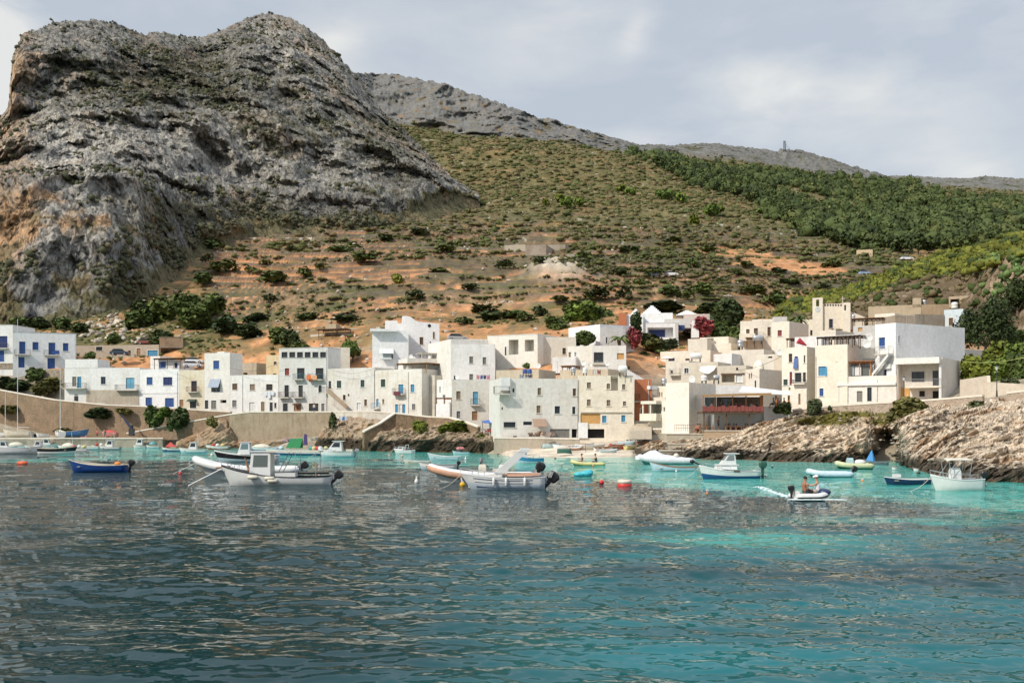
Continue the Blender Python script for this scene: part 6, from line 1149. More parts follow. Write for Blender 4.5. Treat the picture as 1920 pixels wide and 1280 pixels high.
def aerial(px, py, Y, h, label):
    p = P(px, py, Y); t = thing('tv_aerial', label, 'aerial', p, random.uniform(-.6, .6), 'television aerials'); m = MB(); m.tube((0, 0, -.4), (0, 0, h), .025, 5); m.build('pole', ALU, t); m = MB(); m.tube((-.6, 0, h-.1), (.6, 0, h-.1), .012, 4)
    for i in range(6): m.tube((-.5+i*.2, -.25, h-.1), (-.5+i*.2, .25, h-.1), .008, 4)
    m.build('antenna', ALU, t)
for px, py, Y, h, l in [(640, 690, 200, 2, 'green-shuttered house'), (870, 634, 188, 2, 'cube-shaped house'), (1045, 706, 154, 2.2, 'massive harbour house'), (1120, 702, 152, 2, 'cream harbour house'), (1290, 660, 196, 2, 'house behind the sunshade'), (1480, 652, 160, 2, 'tall narrow cream house'), (1560, 646, 158, 1.8, 'pergola-post house'), (1700, 610, 152, 1.5, 'white modern house'), (1430, 600, 198, 2, 'cream upper house'), (300, 694, 214, 1.8, 'four blue shutters house'), (600, 653, 204, 2, 'attic-window house'), (1340, 690, 180, 2, 'beige terrace house'), (960, 630, 196, 1.8, 'loggia house')]: aerial(px, py, Y, h, 'thin television aerial on the roof of the '+l)
def car(px, py, Y, L, rz, label, c):
    p = P(px, py, Y); t = thing('parked_car', label, 'car', p, rz, 'parked cars'); m = MB(); s = L/4.2
    def sec(x, w, z0, z1): return [Vector((x, y*w, z))*s for y, z in ((-.8, z0), (-.85, (z0+z1)/2), (-.78, z1), (.78, z1), (.85, (z0+z1)/2), (.8, z0))]
    m.loft([sec(-2.1, .85, .4, .75), sec(-2.0, .95, .25, .9), sec(-1.2, 1, .22, .95), sec(1.0, 1, .22, .92), sec(1.9, .95, .25, .78), sec(2.1, .85, .35, .6)]); m.build('body', paint(c, .25, .03), t)
    m = MB(); m.loft([sec(-1.8, .85, .9, .95), sec(-1.4, .78, .93, 1.38), sec(-.2, .78, .93, 1.45), sec(.35, .78, .93, 1.4), sec(1.0, .85, .9, .93)]); m.build('window', GLASS, t); m = MB(); m.ob(Vector((-1.4, -.62, 1.42))*s, (1.7*s, 0, 0), (0, 1.24*s, 0), (0, 0, .05*s)); m.build('roof', paint(c, .25, .03), t)
    for x in (-1.3, 1.3):
        for y in (-.82, .82): m = MB(); m.tube(Vector((x, y-.1, .32))*s, Vector((x, y+.1, .32))*s, .32*s, 14); w = m.build('wheel', paint((.02, .02, .02), .8), t); m = MB(); m.tube(Vector((x, y-.11, .32))*s, Vector((x, y+.11, .32))*s, .18*s, 10); m.build('rim', ALU, w)
for a in [(365, 682, 238, 4.2, 0, 'white hatchback parked behind the tower-like house', (.6, .6, .6)), (362, 689, 230, 4, .1, 'second white car parked just below the first', (.55, .55, .56)), (225, 666, 246, 4.2, 0, 'dark van parked by the garage row', (.03, .04, .06)), (858, 637, 218, 4.4, .2, 'silver jeep behind the cube-shaped house', (.35, .36, .37)), (1229, 516+3, 310, 4.2, .1, 'small blue-white car on the eastern track', (.25, .35, .5)), (1288-30, 519, 312, 4.2, 0, 'white van on the eastern track', (.7, .7, .7)), (1700, 488, 420, 4.4, 0, 'white truck under the pine wood', (.7, .7, .7)), (1622, 517, 300, 4, 0, 'blue car beside the ruin track', (.3, .4, .6)), (275, 645, 254, 4, 0, 'rusty old car above the garage row', (.20, .06, .04))]: 
    a = list(a)
    if a[1] < 650: g_ = ground(a[0], a[1]); a[2] = g_.y; a[1] = HZ-(g_.z-CZ)/g_.y*F
    car(*a)
# crane on the western quay
p = P(247, 816, 207); t = thing('quay_crane', 'dark blue crane with a raised boom on the western quay', 'crane', p); NV = paint((.03, .035, .09), .5); m = MB(); m.box((0, 0, .6), (.9, .9, 1.4)); m.tube((0, 0, 1.2), (0, 0, 2.0), .3, 10); m.build('base', IRON, t)
a, b = P(249, 806, 207)-p, P(226, 776, 207)-p; m = MB(); m.tube(a, a.lerp(b, .6), .32, 6, .22); m.tube(a.lerp(b, .55), b, .16, 6, .1); m.build('boom', NV, t); m = MB(); m.tube(a+Vector((.5, 0, -.8)), a.lerp(b, .4)+Vector((.1, 0, -.2)), .1, 8); m.build('ram', ALU, t); m = MB(); m.tube(b, b-Vector((0, 0, 1.2)), .02, 4); m.box(b-Vector((0, 0, 1.3)), (.15, .1, .2)); m.build('hook', IRON, t)
# mast on the ridge
g_ = ground(1473, 281); p = Vector(g_); t = thing('radio_mast', 'black lattice mast standing on the far ridge', 'mast', p); k = p.y/F; m = MB(); hh = 19*k
for sx in (-1, 1): m.tube((sx*1.1, 0, -3), (sx*.5-1, 0, hh), .35, 4, .25)
for i in range(7): z = hh*i/7; m.tube((-1.1, 0, z), (1.0, 0, z+hh/7), .18, 4); m.tube((1.0, 0, z), (-1.1, 0, z+hh/7), .18, 4)
m.build('lattice', IRON, t); m = MB(); m.tube((-1, 0, hh), (9*k, 0, 0), .12, 4); m.tube((9*k, 0, -2), (8*k, 0, 6*k), .2, 4); m.build('stay', IRON, t)
# sunshade
p = P(1250, 684, 196); t = thing('sunshade', 'open white sunshade on the cream terrace', 'sunshade', p); m = MB(); m.tube((0, 0, -.5), (0, 0, 1.5), .03); m.build('pole', ALU, t); m = MB(); m.tube((0, 0, 1.15), (0, 0, 1.6), 1.25, 8, .06); m.build('canopy', paint((.75, .75, .73), .8), t)
p = P(1508, 650, 158); t = thing('parasol', 'red folded parasol leaning on the roof of the tall narrow house', 'parasol', p); m = MB(); m.tube((0, 0, -.5), (-.5, 0, 1.0), .03); m.build('pole', ALU, t); m = MB(); m.tube((-.9, 0, .9), (.3, 0, .2), .5, 7, .1); m.build('canopy', paint((.5, .05, .07), .7), t)
# cable over the garden, figures, tables
p = P(1870, 674, 140); m = MB(p); q = [P(1806, 678, 146), P(1840, 680, 144), P(1880, 677.5, 141), P(1930, 669, 138), P(2000, 655, 134)]; m.path(q, .035, 5); o = m.build('cable', paint((.35, .40, .12), .7), None); o.location = p; tag(o, 'yellowish cable sagging across the garden slope', 'cable')
SKIN = paint((.42, .22, .13), .6, .1); HAIR = paint((.025, .018, .012), .8)
def fig(name, verts, edges, rad, mat, parent, loc=(0, 0, 0)):
    me = bpy.data.meshes.new(name); me.from_pydata(verts, edges, []); me.materials.append(mat); o = bpy.data.objects.new(name, me); COL.objects.link(o); o.parent = parent; md = o.modifiers.new('Skin', 'SKIN')
    if not me.skin_vertices: me.attributes.new('x', 'FLOAT', 'POINT')
    for v, r in zip(me.skin_vertices[0].data, rad): v.radius = (r, r)
    me.skin_vertices[0].data[0].use_root = True; md.use_smooth_shade = True; s = o.modifiers.new('Sub', 'SUBSURF'); s.levels = 1; s.render_levels = 1; o.location = loc; return o
def person(loc, rz, label, shirt=None, legs=(.05, .06, .09), sit=True, arms='knee', hat=None, group=None, hair=HAIR, skin=SKIN, lie=False, det=True):
    t = thing('person', label, 'person', loc, rz, group); h0 = 0 if sit else .86
    V = [(0, 0, h0+.10), (0, 0, h0+.32), (.02, 0, h0+.48), (.05, 0, h0+.60), (.06, 0, h0+.68), (.09, 0, h0+.80), (.08, 0, h0+.88)]; Rr = [.13, .125, .15, .07, .055, .085, .075]; E = [(i, i+1) for i in range(6)]
    def chain(a, pts, rs):
        for p_, r_ in zip(pts, rs): V.append(p_); Rr.append(r_); E.append((a, len(V)-1)); a = len(V)-1
        return a
    for s in (-1, 1):
        if sit: k = chain(0, [(.10, s*.10, h0+.08), (.48, s*.15, h0+.16), (.55, s*.15, h0-.28), (.70, s*.15, h0-.33)], [.10, .065, .045, .035])
        else: k = chain(0, [(0, s*.10, h0-.02), (.03*s, s*.11, .45), (0, s*.11, .08), (.14, s*.12, .04)], [.10, .065, .045, .035])
        e_ = {'knee': [(.04, s*.20, h0+.54), (.12, s*.26, h0+.30), (.34, s*.18, h0+.22)], 'out': [(.04, s*.20, h0+.54), (.28, s*.30, h0+.42), (.50, s*.22, h0+.46)], 'down': [(.04, s*.20, h0+.54), (0, s*.27, h0+.26), (.05, s*.25, h0+.02)]}[arms]
        k = chain(3, e_, [.055, .042, .03])
        if det:
            w = Vector(e_[2]); d = (w-Vector(e_[1])).normalized(); sd = Vector((0, 1, 0)); k = chain(k, [tuple(w+d*.07)], [.028])
            for j in range(4): b_ = w+d*.08+sd*(j-1.5)*.022; chain(k, [tuple(b_+d*(.03+.008*(j in (1, 2)))+Vector((0, 0, -.003))), tuple(b_+d*(.06+.01*(j in (1, 2)))+Vector((0, 0, -.02)))], [.010, .008])
            chain(k, [tuple(w+d*.05-sd*s*.045), tuple(w+d*.08-sd*s*.055)], [.011, .009])
    fig('body', V, E, Rr, skin, t)
    hz = h0+.86
    m = MB(); m.s = True; m.ell((.065, 0, hz+.03), (.115, .095, .105), 12, 8, .35); m.build('hair', hair, t)
    if det:
        m = MB(); m.s = True; m.ell((.185, 0, hz-.04), (.02, .014, .025), 8, 6)
        m.build('nose', skin, t); m = MB()
        for s in (-1, 1): m.ell((.172, s*.035, hz-.01), (.012, .014, .01), 6, 4)
        m.build('eyes', DARK, t)
    if shirt:
        m = MB(); m.s = True; m.loft([[Vector((x+a*math.cos(q), b*math.sin(q), h0+z)) for q in [6.283*i/12 for i in range(12)]] for x, z, a, b in ((0, .04, .145, .18), (0, .2, .14, .165), (.01, .40, .15, .19), (.03, .54, .12, .21), (.05, .61, .06, .08))]); m.build('shirt', paint(shirt, .85), t)
    m = MB(); m.s = True
    for s in (-1, 1):
        pts = ((.02, s*.08, h0+.10, .14), (.26, s*.13, h0+.13, .11), (.42, s*.15, h0+.15, .09)) if sit else ((0, s*.08, h0+.10, .14), (.02, s*.10, h0-.12, .11), (.03*s, s*.11, h0-.34, .095))
        for a, b in zip(pts, pts[1:]): m.tube(a[:3], b[:3], a[3], 8, b[3])
    m.build('shorts', paint(legs, .85), t)
    if hat: m = MB(); m.s = True; m.ell((.07, 0, hz+.06), (.12, .105, .10), 12, 6, .45); m.tube((.14, 0, hz+.055), (.26, 0, hz+.045), .07, 8, .06); m.build('cap', paint(hat, .8), t)
    return t
ckl = [(.5, .1, .08), (.1, .15, .3), (.7, .7, .68), (.05, .05, .06), (.35, .3, .25), (.6, .25, .3)]; ckn = ['red', 'blue', 'white', 'black', 'beige', 'pink']
protos = [None]*6
def diner(px, py, Y, k, label, rz, group):
    if protos[k] is None: o = protos[k] = person((0, 0, 0), 0, label, ckl[k], det=False, group=group)
    else: o = copy_tree(protos[k])
    o.location = P(px, py, Y); o.rotation_euler = (0, 0, rz); o['label'] = label; o['group'] = group
for i, x in enumerate([1308, 1313, 1361, 1365, 1369, 1376, 1380, 1397, 1401, 1411, 1416]): diner(x, 807, 148.6+.5*(i % 2), i % 6, 'seated person in a %s top, %s from the west at the tables under the deck' % (ckn[i % 6], ORD[i]), random.uniform(0, 6), 'people at the ground-level tables')
for i, x in enumerate([1335, 1350, 1366, 1381, 1388, 1397, 1409, 1418, 1451, 1459, 1471]): diner(x, 765 if x < 1430 else 759, 148.2, (i+2) % 6, 'seated person in a %s top, %s from the west on the upper deck' % (ckn[(i+2) % 6], ORD[i]), random.uniform(0, 6), 'people dining on the upper deck')
for i, (px, py, Y, sh, l) in enumerate([(1347, 806, 147.6, (.02, .02, .02), 'standing person in dark clothes beside the white post'), (929, 815, 166, (.4, .05, .06), 'standing person in a red top beside the beach ramp'), (197, 822, 209, (.05, .05, .06), 'standing person in dark clothes on the western quay'), (182, 822, 209, (.55, .06, .10), 'standing person in a pink-red top on the western quay'), (589, 774, 194, (.7, .7, .7), 'person in white on the big quay wall'), (1385, 752+19, 0, None, '')]):
    if sh: person(P(px, py, Y), i*1.3, l, sh, sit=False, arms='down', det=False)
def table(x, y, Y, i):
    p = P(x, y, Y)
    t = thing('cafe_table', 'small wooden table among the diners under the deck', 'table', p, 0, 'ground-level dining tables') if i == 0 else copy_tree(TB[0])
    if i == 0:
        m = MB(); m.box((0, 0, .73), (.9, .8, .05)); m.build('table_top', WOOD, t)
        for a in (-1, 1):
            for b in (-1, 1): m = MB(); m.box((a*.38, b*.33, .35), (.06, .06, .7)); m.build('leg', WOOD, t)
        TB.append(t)
    t.location = p; t['label'] = 'small wooden table, %s from the west under the deck' % ORD[i]
TB = []
for i, x in enumerate([1306, 1318, 1330, 1364, 1374, 1384, 1398, 1408, 1416]): table(x, 809.5, 147.6, i)
# railing of the lower terrace
p = P(1300, 808, 149); t = thing('terrace_railing', 'thin brown railing along the lower terrace', 'railing', p); m = MB(p)
for i in range(19): a = P(1265+i*4, 808.5, 149); m.tube(a, a+Vector((0, 0, .95)), .025, 5)
m.tube(P(1265, 796, 149), P(1337, 796, 149), .03, 5); m.tube(P(1265, 802, 149), P(1337, 802, 149), .02, 5); m.build('rail', RUST, t)

# washing lines, shelters and clutter around the harbour houses
def washing(x0, x1, y, Y, h, cols, label):
    a = P(x0, y, Y); b = P(x1, y, Y); t = thing('washing_line', label, 'washing line', a, 0, 'washing hung out on the roofs'); m = MB(); m.tube((0, 0, 0), b-a, .015, 4)
    for q in (Vector((0, 0, 0)), b-a): m.tube(q-Vector((0, 0, h+.4)), q+Vector((0, 0, .1)), .03, 5)
    m.build('line', IRON, t); L_ = (b-a).length
    for i, c in enumerate(cols):
        w = L_/len(cols); m = MB(); n = 4
        for j in range(n): m.ob(Vector((w*(i+.08)+w*.84*j/n, -.02-.03*(j % 2), -h*(.8+.2*random.random()))), (w*.84/n, .03*(1-2*(j % 2)), 0), (0, .02, 0), (0, 0, h*.85))
        m.build('cloth', paint(c, .85), t)
washing(894, 918, 703, 187, .75, [(.5, .22, .24), (.08, .1, .25), (.03, .04, .10), (.5, .2, .25)], 'pink and blue washing on the terrace of the cube-shaped house')
washing(975, 998, 702.5, 167.5, .55, [(.25, .32, .45), (.6, .62, .65), (.2, .28, .42)], 'blue and white washing above the massive harbour house')
washing(1112, 1126, 694, 160, .6, [(.6, .6, .6), (.3, .1, .1)], 'small washing line on the clutter terrace')
washing(636, 652, 780, 190, .8, [(.6, .6, .62), (.05, .2, .5), (.55, .55, .6)], 'blue and white towels hung on the lane parapet')
p = P(918, 803, 168); t = thing('shelter', 'blue tarpaulin shelter beside the massive harbour house', 'shelter', p); m = MB(p); m.add([P(903, 790, 168), P(932, 785, 168), P(936, 794, 165), P(908, 793, 165), P(903, 789, 168), P(932, 784, 168), P(936, 793, 165), P(908, 792, 165)], [(0, 3, 2, 1), (4, 5, 6, 7), (0, 1, 5, 4), (1, 2, 6, 5), (2, 3, 7, 6), (3, 0, 4, 7)]); m.build('tarpaulin', paint((.05, .13, .40), .7), t)
for x in (905, 931): m = MB(p); m.tube(P(x, 812, 167), P(x, 790, 167), .05, 5); m.build('post', WOODD, t)
r_ = random.Random(5)
for i, (x, y, Y, c, l) in enumerate([(912, 810, 166.5, (.35, .32, .3), 'grey crate pile under the blue shelter'), (924, 812, 166, (.45, .08, .08), 'red crate pile under the blue shelter'), (1015, 815, 154, (.28, .18, .12), 'brown gear pile under the brown awning'), (1028, 817, 153.5, (.35, .25, .2), 'tan gear pile right of the brown awning'), (1002, 818, 154, (.2, .14, .1), 'dark gear pile left of the brown awning'), (160, 821, 210, (.5, .25, .2), 'net pile on the western quay'), (215, 820, 209, (.3, .2, .14), 'crate pile by the quay crane'), (590, 826, 192, (.4, .36, .3), 'pale gear pile at the foot of the quay wall'), (540, 828, 194, (.35, .2, .3), 'coloured net pile at the foot of the quay wall')]):
    p = P(x, y, Y); m = MB()
    for k in range(6): m.box((r_.uniform(-.7, .7), r_.uniform(-.3, .3), .15+.25*(k//3)), (r_.uniform(.4, .7), r_.uniform(.3, .5), .28), r_.uniform(0, 1))
    o = m.build('gear_pile', paint(c, .8, .35)); o.location = p; tag(o, l, 'gear pile', 'gear lying around the harbour')
# overhead wires
for i, (a, b, l) in enumerate([((143, 640, 230), (336, 690, 214), 'western houses'), ((431, 690, 212), (523, 680, 206), 'long low house'), ((614, 690, 202), (703, 690, 198), 'outside-stair house'), ((1176, 690, 175), (1240, 668, 198), 'lane below the villa'), ((1466, 668, 160), (1345, 690, 176), 'east cluster')]):
    p0, p1 = P(*a), P(*b); m = MB(p0); q = [p0.lerp(p1, k/8)-Vector((0, 0, 1.0*math.sin(math.pi*k/8))) for k in range(9)]; m.path(q, .025, 4); o = m.build('overhead_wire', IRON); o.location = p0; tag(o, 'thin dark wire strung past the '+l, 'wire', 'overhead wires')
# ================================================================ BOATS
OFFW = paint((.66, .67, .66), .3, .06); CRM = paint((.60, .56, .46), .5); TUBE = paint((.55, .58, .60), .45); NAVYB = paint((.012, .03, .085), .3); BLUEB = paint((.02, .08, .22), .35); TEAL = paint((.08, .26, .27), .4); PALEB = paint((.40, .55, .60), .4); BLK = paint((.012, .012, .014), .35); DGREEN = paint((.02, .09, .06), .5); REDB = paint((.45, .04, .03), .5)
ORNG = paint((.62, .20, .03), .5); TANR = paint((.52, .30, .20), .6); GREYB = paint((.25, .27, .28), .5); YELB = paint((.55, .50, .22), .5); WOODB = paint((.26, .13, .06), .6); TURQ = paint((.05, .42, .50), .4); SEAT = paint((.45, .40, .32), .7)
def hullshape(L, B, Fb, Fs, tw=.7, rake=.10, draft=.3, n=14, inset=0, zmin=None, full=2.3):
    R_ = []
    for i in range(n+1):
        s = i/n; w = B/2*((tw+(1-tw)*math.sin(min(1, s/.45)*math.pi/2)) if s < .45 else max(.0, 1-((s-.45)/.55)**full)**.8); w = max(.015, w-inset)
        zs = Fs+(Fb-Fs)*s**2.4-.12*(Fb)*math.sin(s*math.pi)*.8; x0 = -L/2+L*s; rk = rake*L*s**3
        def pt(y, z): return Vector((x0+rk*((z+draft)/(zs+draft)-1)+(0 if inset == 0 else (-inset if s > .9 else inset*(s < .1))), y, z))
        if zmin is None: R_.append([pt(w, zs), pt(w*.96, zs*.45), pt(w*.80, -.03), pt(w*.45, -draft*.7*(1-.2*s)), pt(0, -draft), pt(-w*.45, -draft*.7*(1-.2*s)), pt(-w*.80, -.03), pt(-w*.96, zs*.45), pt(-w, zs)])
        else: R_.append([pt(w, zs), pt(w*.85, zmin), pt(-w*.85, zmin), pt(-w, zs)])
    return R_
def hull(root, L, B, Fb, Fs, mats=(OFFW, BLUEB, OFFW), tw=.7, rake=.1, inner=OFFW, floor=.12, deck=None, gun=None, draft=.3, full=2.3, stripe=True):
    """mats: topsides, bottom, sheer strake"""
    r = hullshape(L, B, Fb, Fs, tw, rake, draft, full=full); m = MB(); n = 9; b = 0; vs = [p for q in r for p in q]; m.v = [tuple(v) for v in vs]
    for j in range(len(r)-1):
        for i in range(8):
            m.f.append((j*n+i, (j+1)*n+i, (j+1)*n+i+1, j*n+i+1)); m.m.append(2 if i in (0, 7) and stripe else (0 if i in (0, 1, 6, 7) else 1)); m.sm.append(True)
    m.f.append(tuple(range(n))); m.m.append(0); m.sm.append(False)
    h = m.build('hull', list(mats), root); q = hullshape(L, B, Fb-.02, Fs-.02, tw, rake, draft, inset=.07, zmin=floor, full=full); m = MB(); m.loft(q[:-1], closed=False, caps=False); m.add(q[0], [(0, 1, 2, 3)]); m.build('inside', inner, root)
    g = MB(); gw = .10
    for a, c in zip(r, r[1:]):
        for k in (0, 8):
            sg = 1 if k == 0 else -1; p0, p1 = a[k], c[k]; o = Vector((0, sg*.03, 0)); i_ = Vector((0, -sg*gw, 0)); u = Vector((0, 0, .05))
            if abs(p1.y) < .1: i_ = Vector((0, -p1.y, 0))
            g.add([p0+o, p1+o, p1+i_, p0+i_, p0+o+u, p1+o+u, p1+i_+u, p0+i_+u], [(0, 3, 2, 1), (4, 5, 6, 7), (0, 1, 5, 4), (2, 3, 7, 6)])
    g.build('gunwale', gun or inner, root)
    if deck:                                         # foredeck from station deck to the bow
        m = MB(); k = int(deck*14); rr = [[a[0]+Vector((0, 0, .055)), Vector((a[0].x, 0, a[0].z+.12)), a[8]+Vector((0, 0, .055))] for a in r[k:]]; m.loft(rr, closed=False, caps=False); rb = r[k]; m.add([rb[0]+Vector((0, 0, .055)), Vector((rb[0].x, 0, rb[0].z+.12)), rb[8]+Vector((0, 0, .055)), Vector((rb[8].x, rb[8].y*.85, floor)), Vector((rb[0].x, rb[0].y*.85, floor))], [(0, 1, 2, 3, 4)]); m.build('foredeck', inner, root)
    return h
def thwarts(root, xs, B, z, mat=SEAT):
    for x in xs: m = MB(); m.box((x, 0, z), (.28, B*.86, .05)); m.build('thwart', mat, root)
def outboard(root, x, z=.35, s=1.0, c=BLK, tilt=0, y=0):
    m = MB(); T = Matrix.Translation((x, y, z))@Matrix.Rotation(tilt, 4, 'Y'); tr = lambda v: T@(Vector(v)*s); sec = lambda zz, a, b, x0=0: [tr((x0+a*cx, b*cy, zz)) for cx, cy in ((-1, -.6), (-.7, -1), (.7, -1), (1, -.6), (1, .6), (.7, 1), (-.7, 1), (-1, .6))]
    m.loft([sec(.0, .2, .13, -.28), sec(.12, .28, .17, -.28), sec(.38, .30, .18, -.30), sec(.50, .22, .14, -.28), sec(.53, .12, .08, -.26)]); o = m.build('outboard_motor', c, root)
    m = MB(); m.loft([sec(0, .12, .07, -.28), sec(-.55, .09, .05, -.28), sec(-.8, .10, .03, -.28)]); m.loft([[tr((-.28+a, y_, -.62+z_)) for y_, z_ in ((-.05, 0), (0, .05), (.05, 0), (0, -.05))] for a in (-.25, .15)]); m.build('leg', c, o)
    m = MB(); 
    for k in range(3): a = k*2.094; m.tube(tr((-.54, 0, -.62)), tr((-.56, .14*math.cos(a), -.62+.14*math.sin(a))), .04*s, 5, .05*s)
    m.build('propeller', ALU, o); m = MB(); m.box(tr((-.08, 0, -.1)), (.14*s, .2*s, .35*s)); m.build('bracket', GREYB, o); return o
def cabin(root, x0, x1, w, z0, h, mat=OFFW, slope=.35, top=True, win=True, glassm=None):
    m = MB(); a = slope*h; wt = w*.82
    v = [(x0, -w/2, z0), (x1, -w/2, z0), (x1, w/2, z0), (x0, w/2, z0), (x0+a*.15, -wt/2, z0+h), (x1-a, -wt/2, z0+h), (x1-a, wt/2, z0+h), (x0+a*.15, wt/2, z0+h)]
    m.add(v, [(3, 2, 1, 0), (4, 5, 6, 7), (0, 1, 5, 4), (1, 2, 6, 5), (2, 3, 7, 6), (3, 0, 4, 7)]); c = m.build('cabin', mat, root)
    V = [Vector(q) for q in v]
    if win:
        for (A, B_, C_, D_, nm) in ((V[0], V[1], V[5], V[4], 1), (V[2], V[3], V[7], V[6], 1), (V[1], V[2], V[6], V[5], 1)):
            f = lambda u, t: A.lerp(B_, u).lerp(D_.lerp(C_, u), t); n = (B_-A).cross(D_-A).normalized(); q = [f(.14, .42), f(.86, .42), f(.86, .88), f(.14, .88)]; g = MB(); g.add([p+n*.004 for p in q]+[p+n*.02 for p in q], [(4, 5, 6, 7), (0, 4, 7, 3), (1, 2, 6, 5), (0, 1, 5, 4), (3, 7, 6, 2)]); g.build('window', glassm or GLASS, c)
    if top: g = MB(); g.box(((x0+x1-a)/2, 0, z0+h+.035), (x1-x0-a*.6+.2, wt+.16, .06)); g.build('cabin_roof', mat, c)
    return c
def canopy(root, x0, x1, w, z0, z1, mat=CRM, posts=2, arch=.12, pm=ALU):
    m = MB(); n = 8; top = []
    for i in range(n+1): x = x0+(x1-x0)*i/n; top.append([Vector((x, y*w/2, z1+arch*(1-y*y)-(.06 if i in (0, n) else 0))) for y in (-1, -.6, 0, .6, 1)])
    m.loft(top, closed=False, caps=False); m.loft([[p-Vector((0, 0, .04)) for p in r][::-1] for r in top], closed=False, caps=False); m.build('canopy', mat, root)
    for i in range(posts):
        x = x0+.1+(x1-x0-.2)*i/max(1, posts-1)
        for s in (-1, 1): g = MB(); g.tube((x+(x0+x1-2*x)*.12, s*w/2*.95, z0), (x, s*w/2*.97, z1), .022, 5); g.build('canopy_post', pm, root)
def rib(root, L, B, r=.24, mat=TUBE, hm=OFFW, stripe=None, bowup=.35, z=.22):
    n = 22; m = MB(); m.s = True; pts = []
    for i in range(n+1):
        t = i/n; 
        if t < .36: x = -L/2+L*.62*(t/.36); y = B/2-r; 
        elif t > .64: x = -L/2+L*.62*((1-t)/.36); y = -(B/2-r)
        else: a = math.pi/2*(1-(t-.36)/.14) if t < .5 else -math.pi/2*((t-.5)/.14); x = L*.12+(L*.38-r)*math.cos(a); y = (B/2-r)*math.sin(a)
        pts.append(Vector((x, y, z+bowup*max(0, (x/(L/2)))**2.2)))
    k = 10; rings = []
    for i, p in enumerate(pts):
        d = (pts[min(n, i+1)]-pts[max(0, i-1)]).normalized(); s = Vector((0, 0, 1)).cross(d).normalized(); u = d.cross(s); rr = r*(.55 if i in (0, n) else 1); rings.append([p+s*math.cos(6.283*j/k)*rr+u*math.sin(6.283*j/k)*rr for j in range(k)])
    b0 = len(m.f); m.loft(rings)
    for j, f in enumerate(m.f): 
        if stripe and j < n*k and (j % k) in stripe[1]: m.m[j] = 1
    m.build('tube', [mat, stripe[0] if stripe else mat], root)
    m = MB(); q = hullshape(L*.93, (B-2*r)*1.25, z+bowup*.9, z, .9, .12, .22, full=2.0); m.loft([list(x) for x in q], closed=False, caps=False); m.add(q[0], [tuple(range(9))]); m.build('hull', hm, root)
    m = MB(); m.box((-L*.08, 0, z-.03), (L*.72, B-2*r, .05)); m.build('floor', GREYB, root); m = MB(); m.box((-L/2+.18, 0, z+.1), (.08, B-2*r-.02, .45)); m.build('transom', hm, root)
def console(root, x, z=.3, mat=OFFW):
    m = MB(); m.loft([[Vector((x+a, y, zz)) for a, y in ((-.25*k, -.3*k), (.3*k, -.3*k), (.3*k, .3*k), (-.25*k, .3*k))] for zz, k in ((z-.1, 1.1), (z+.5, 1), (z+.7, .8))]); c = m.build('console', mat, root); g = MB(); g.add([(x+.22, -.26, z+.71), (x+.22, .26, z+.71), (x+.05, .22, z+1.0), (x+.05, -.22, z+1.0), (x+.25, -.26, z+.71), (x+.25, .26, z+.71), (x+.08, .22, z+1.0), (x+.08, -.22, z+1.0)], [(0, 3, 2, 1), (4, 5, 6, 7), (0, 1, 5, 4), (2, 3, 7, 6), (0, 4, 7, 3), (1, 2, 6, 5)]); g.build('windscreen', GLASS, c); m = MB(); m.tube((x-.3, 0, z+.55), (x-.34, 0, z+.58), .18, 10); m.build('steering_wheel', BLK, c)
def fender(root, x, y, z, c=OFFW): m = MB(); m.s = True; m.loft([[Vector((x+.09*k*math.cos(a), y+.09*k*math.sin(a), zz)) for a in [6.283*i/8 for i in range(8)]] for zz, k in ((z-.3, .4), (z-.25, 1), (z+.2, 1), (z+.27, .4), (z+.3, .2))]); m.build('fender', c, root)
def boat(px, py, lpx, head, name, label, cat='boat', group=None, Y=None, z=None):
    Y = WY(py) if Y is None else Y; L = lpx*Y/F; L = L/max(.35, abs(math.cos(R(head)))); t = thing(name, label, cat, (P(px, py, Y).x, Y, 0 if z is None else z), R(head), group); return t, L
GB = 'boats moored in the bay'; GS = 'small boats at the western quay'; GW = 'boats lying on the beach'
# --- the big white fishing boat
t, L = boat(518, 909, 206, 180, 'fishing_boat', 'white fishing boat with a wheelhouse and a long flat awning', group=GB)
hull(t, L, 2.3, 1.30, .62, (OFFW, BLK, OFFW), .75, .10, BLK, .35, gun=BLK, full=2.6, deck=.66); cabin(t, .25, 1.75, 1.5, .55, 1.75, OFFW, .10, glassm=glass((.10, .12, .11)))
m = MB(); m.box((-1.35, 0, 2.34), (3.5, 1.9, .10)); m.build('awning', CRM, t)
for x in (-1.5, -2.9):
    for s in (-1, 1): m = MB(); m.tube((x, s*.9, .6), (x, s*.9, 2.3), .02, 5); m.build('awning_post', ALU, t)
for x in (0.0, -.3): m = MB(); m.tube((x+.1, -.9, .75), (x-.75, -.9, 2.28), .03, 5); m.build('brace', OFFW, t)
m = MB(); m.box((-.7, 0, .72), (1.4, 1.0, .25)); m.build('hatch', OFFW, t); m = MB(); m.box((-2.4, -.9, .78), (2.2, .12, .12)); m.build('rail', BLK, t)
for x, z in ((1.35, .60), (.2, .52), (0, .35)): m = MB(); m.s = True; m.loft([[Vector((x+dx, 1.22+.14*k*math.cos(a), z+.14*k*math.sin(a))) for a in [6.283*i/8 for i in range(8)]] for dx, k in ((-.35, .5), (-.28, 1), (.28, 1), (.35, .5))]); m.build('fender', CRM, t)
m = MB(); p0 = Vector((3.7, .2, 1.15)); p1 = Vector((5.95, .5, -.02)); m.tube(p0, p1, .045, 6); m.build('mooring_rope', OFFW, t)
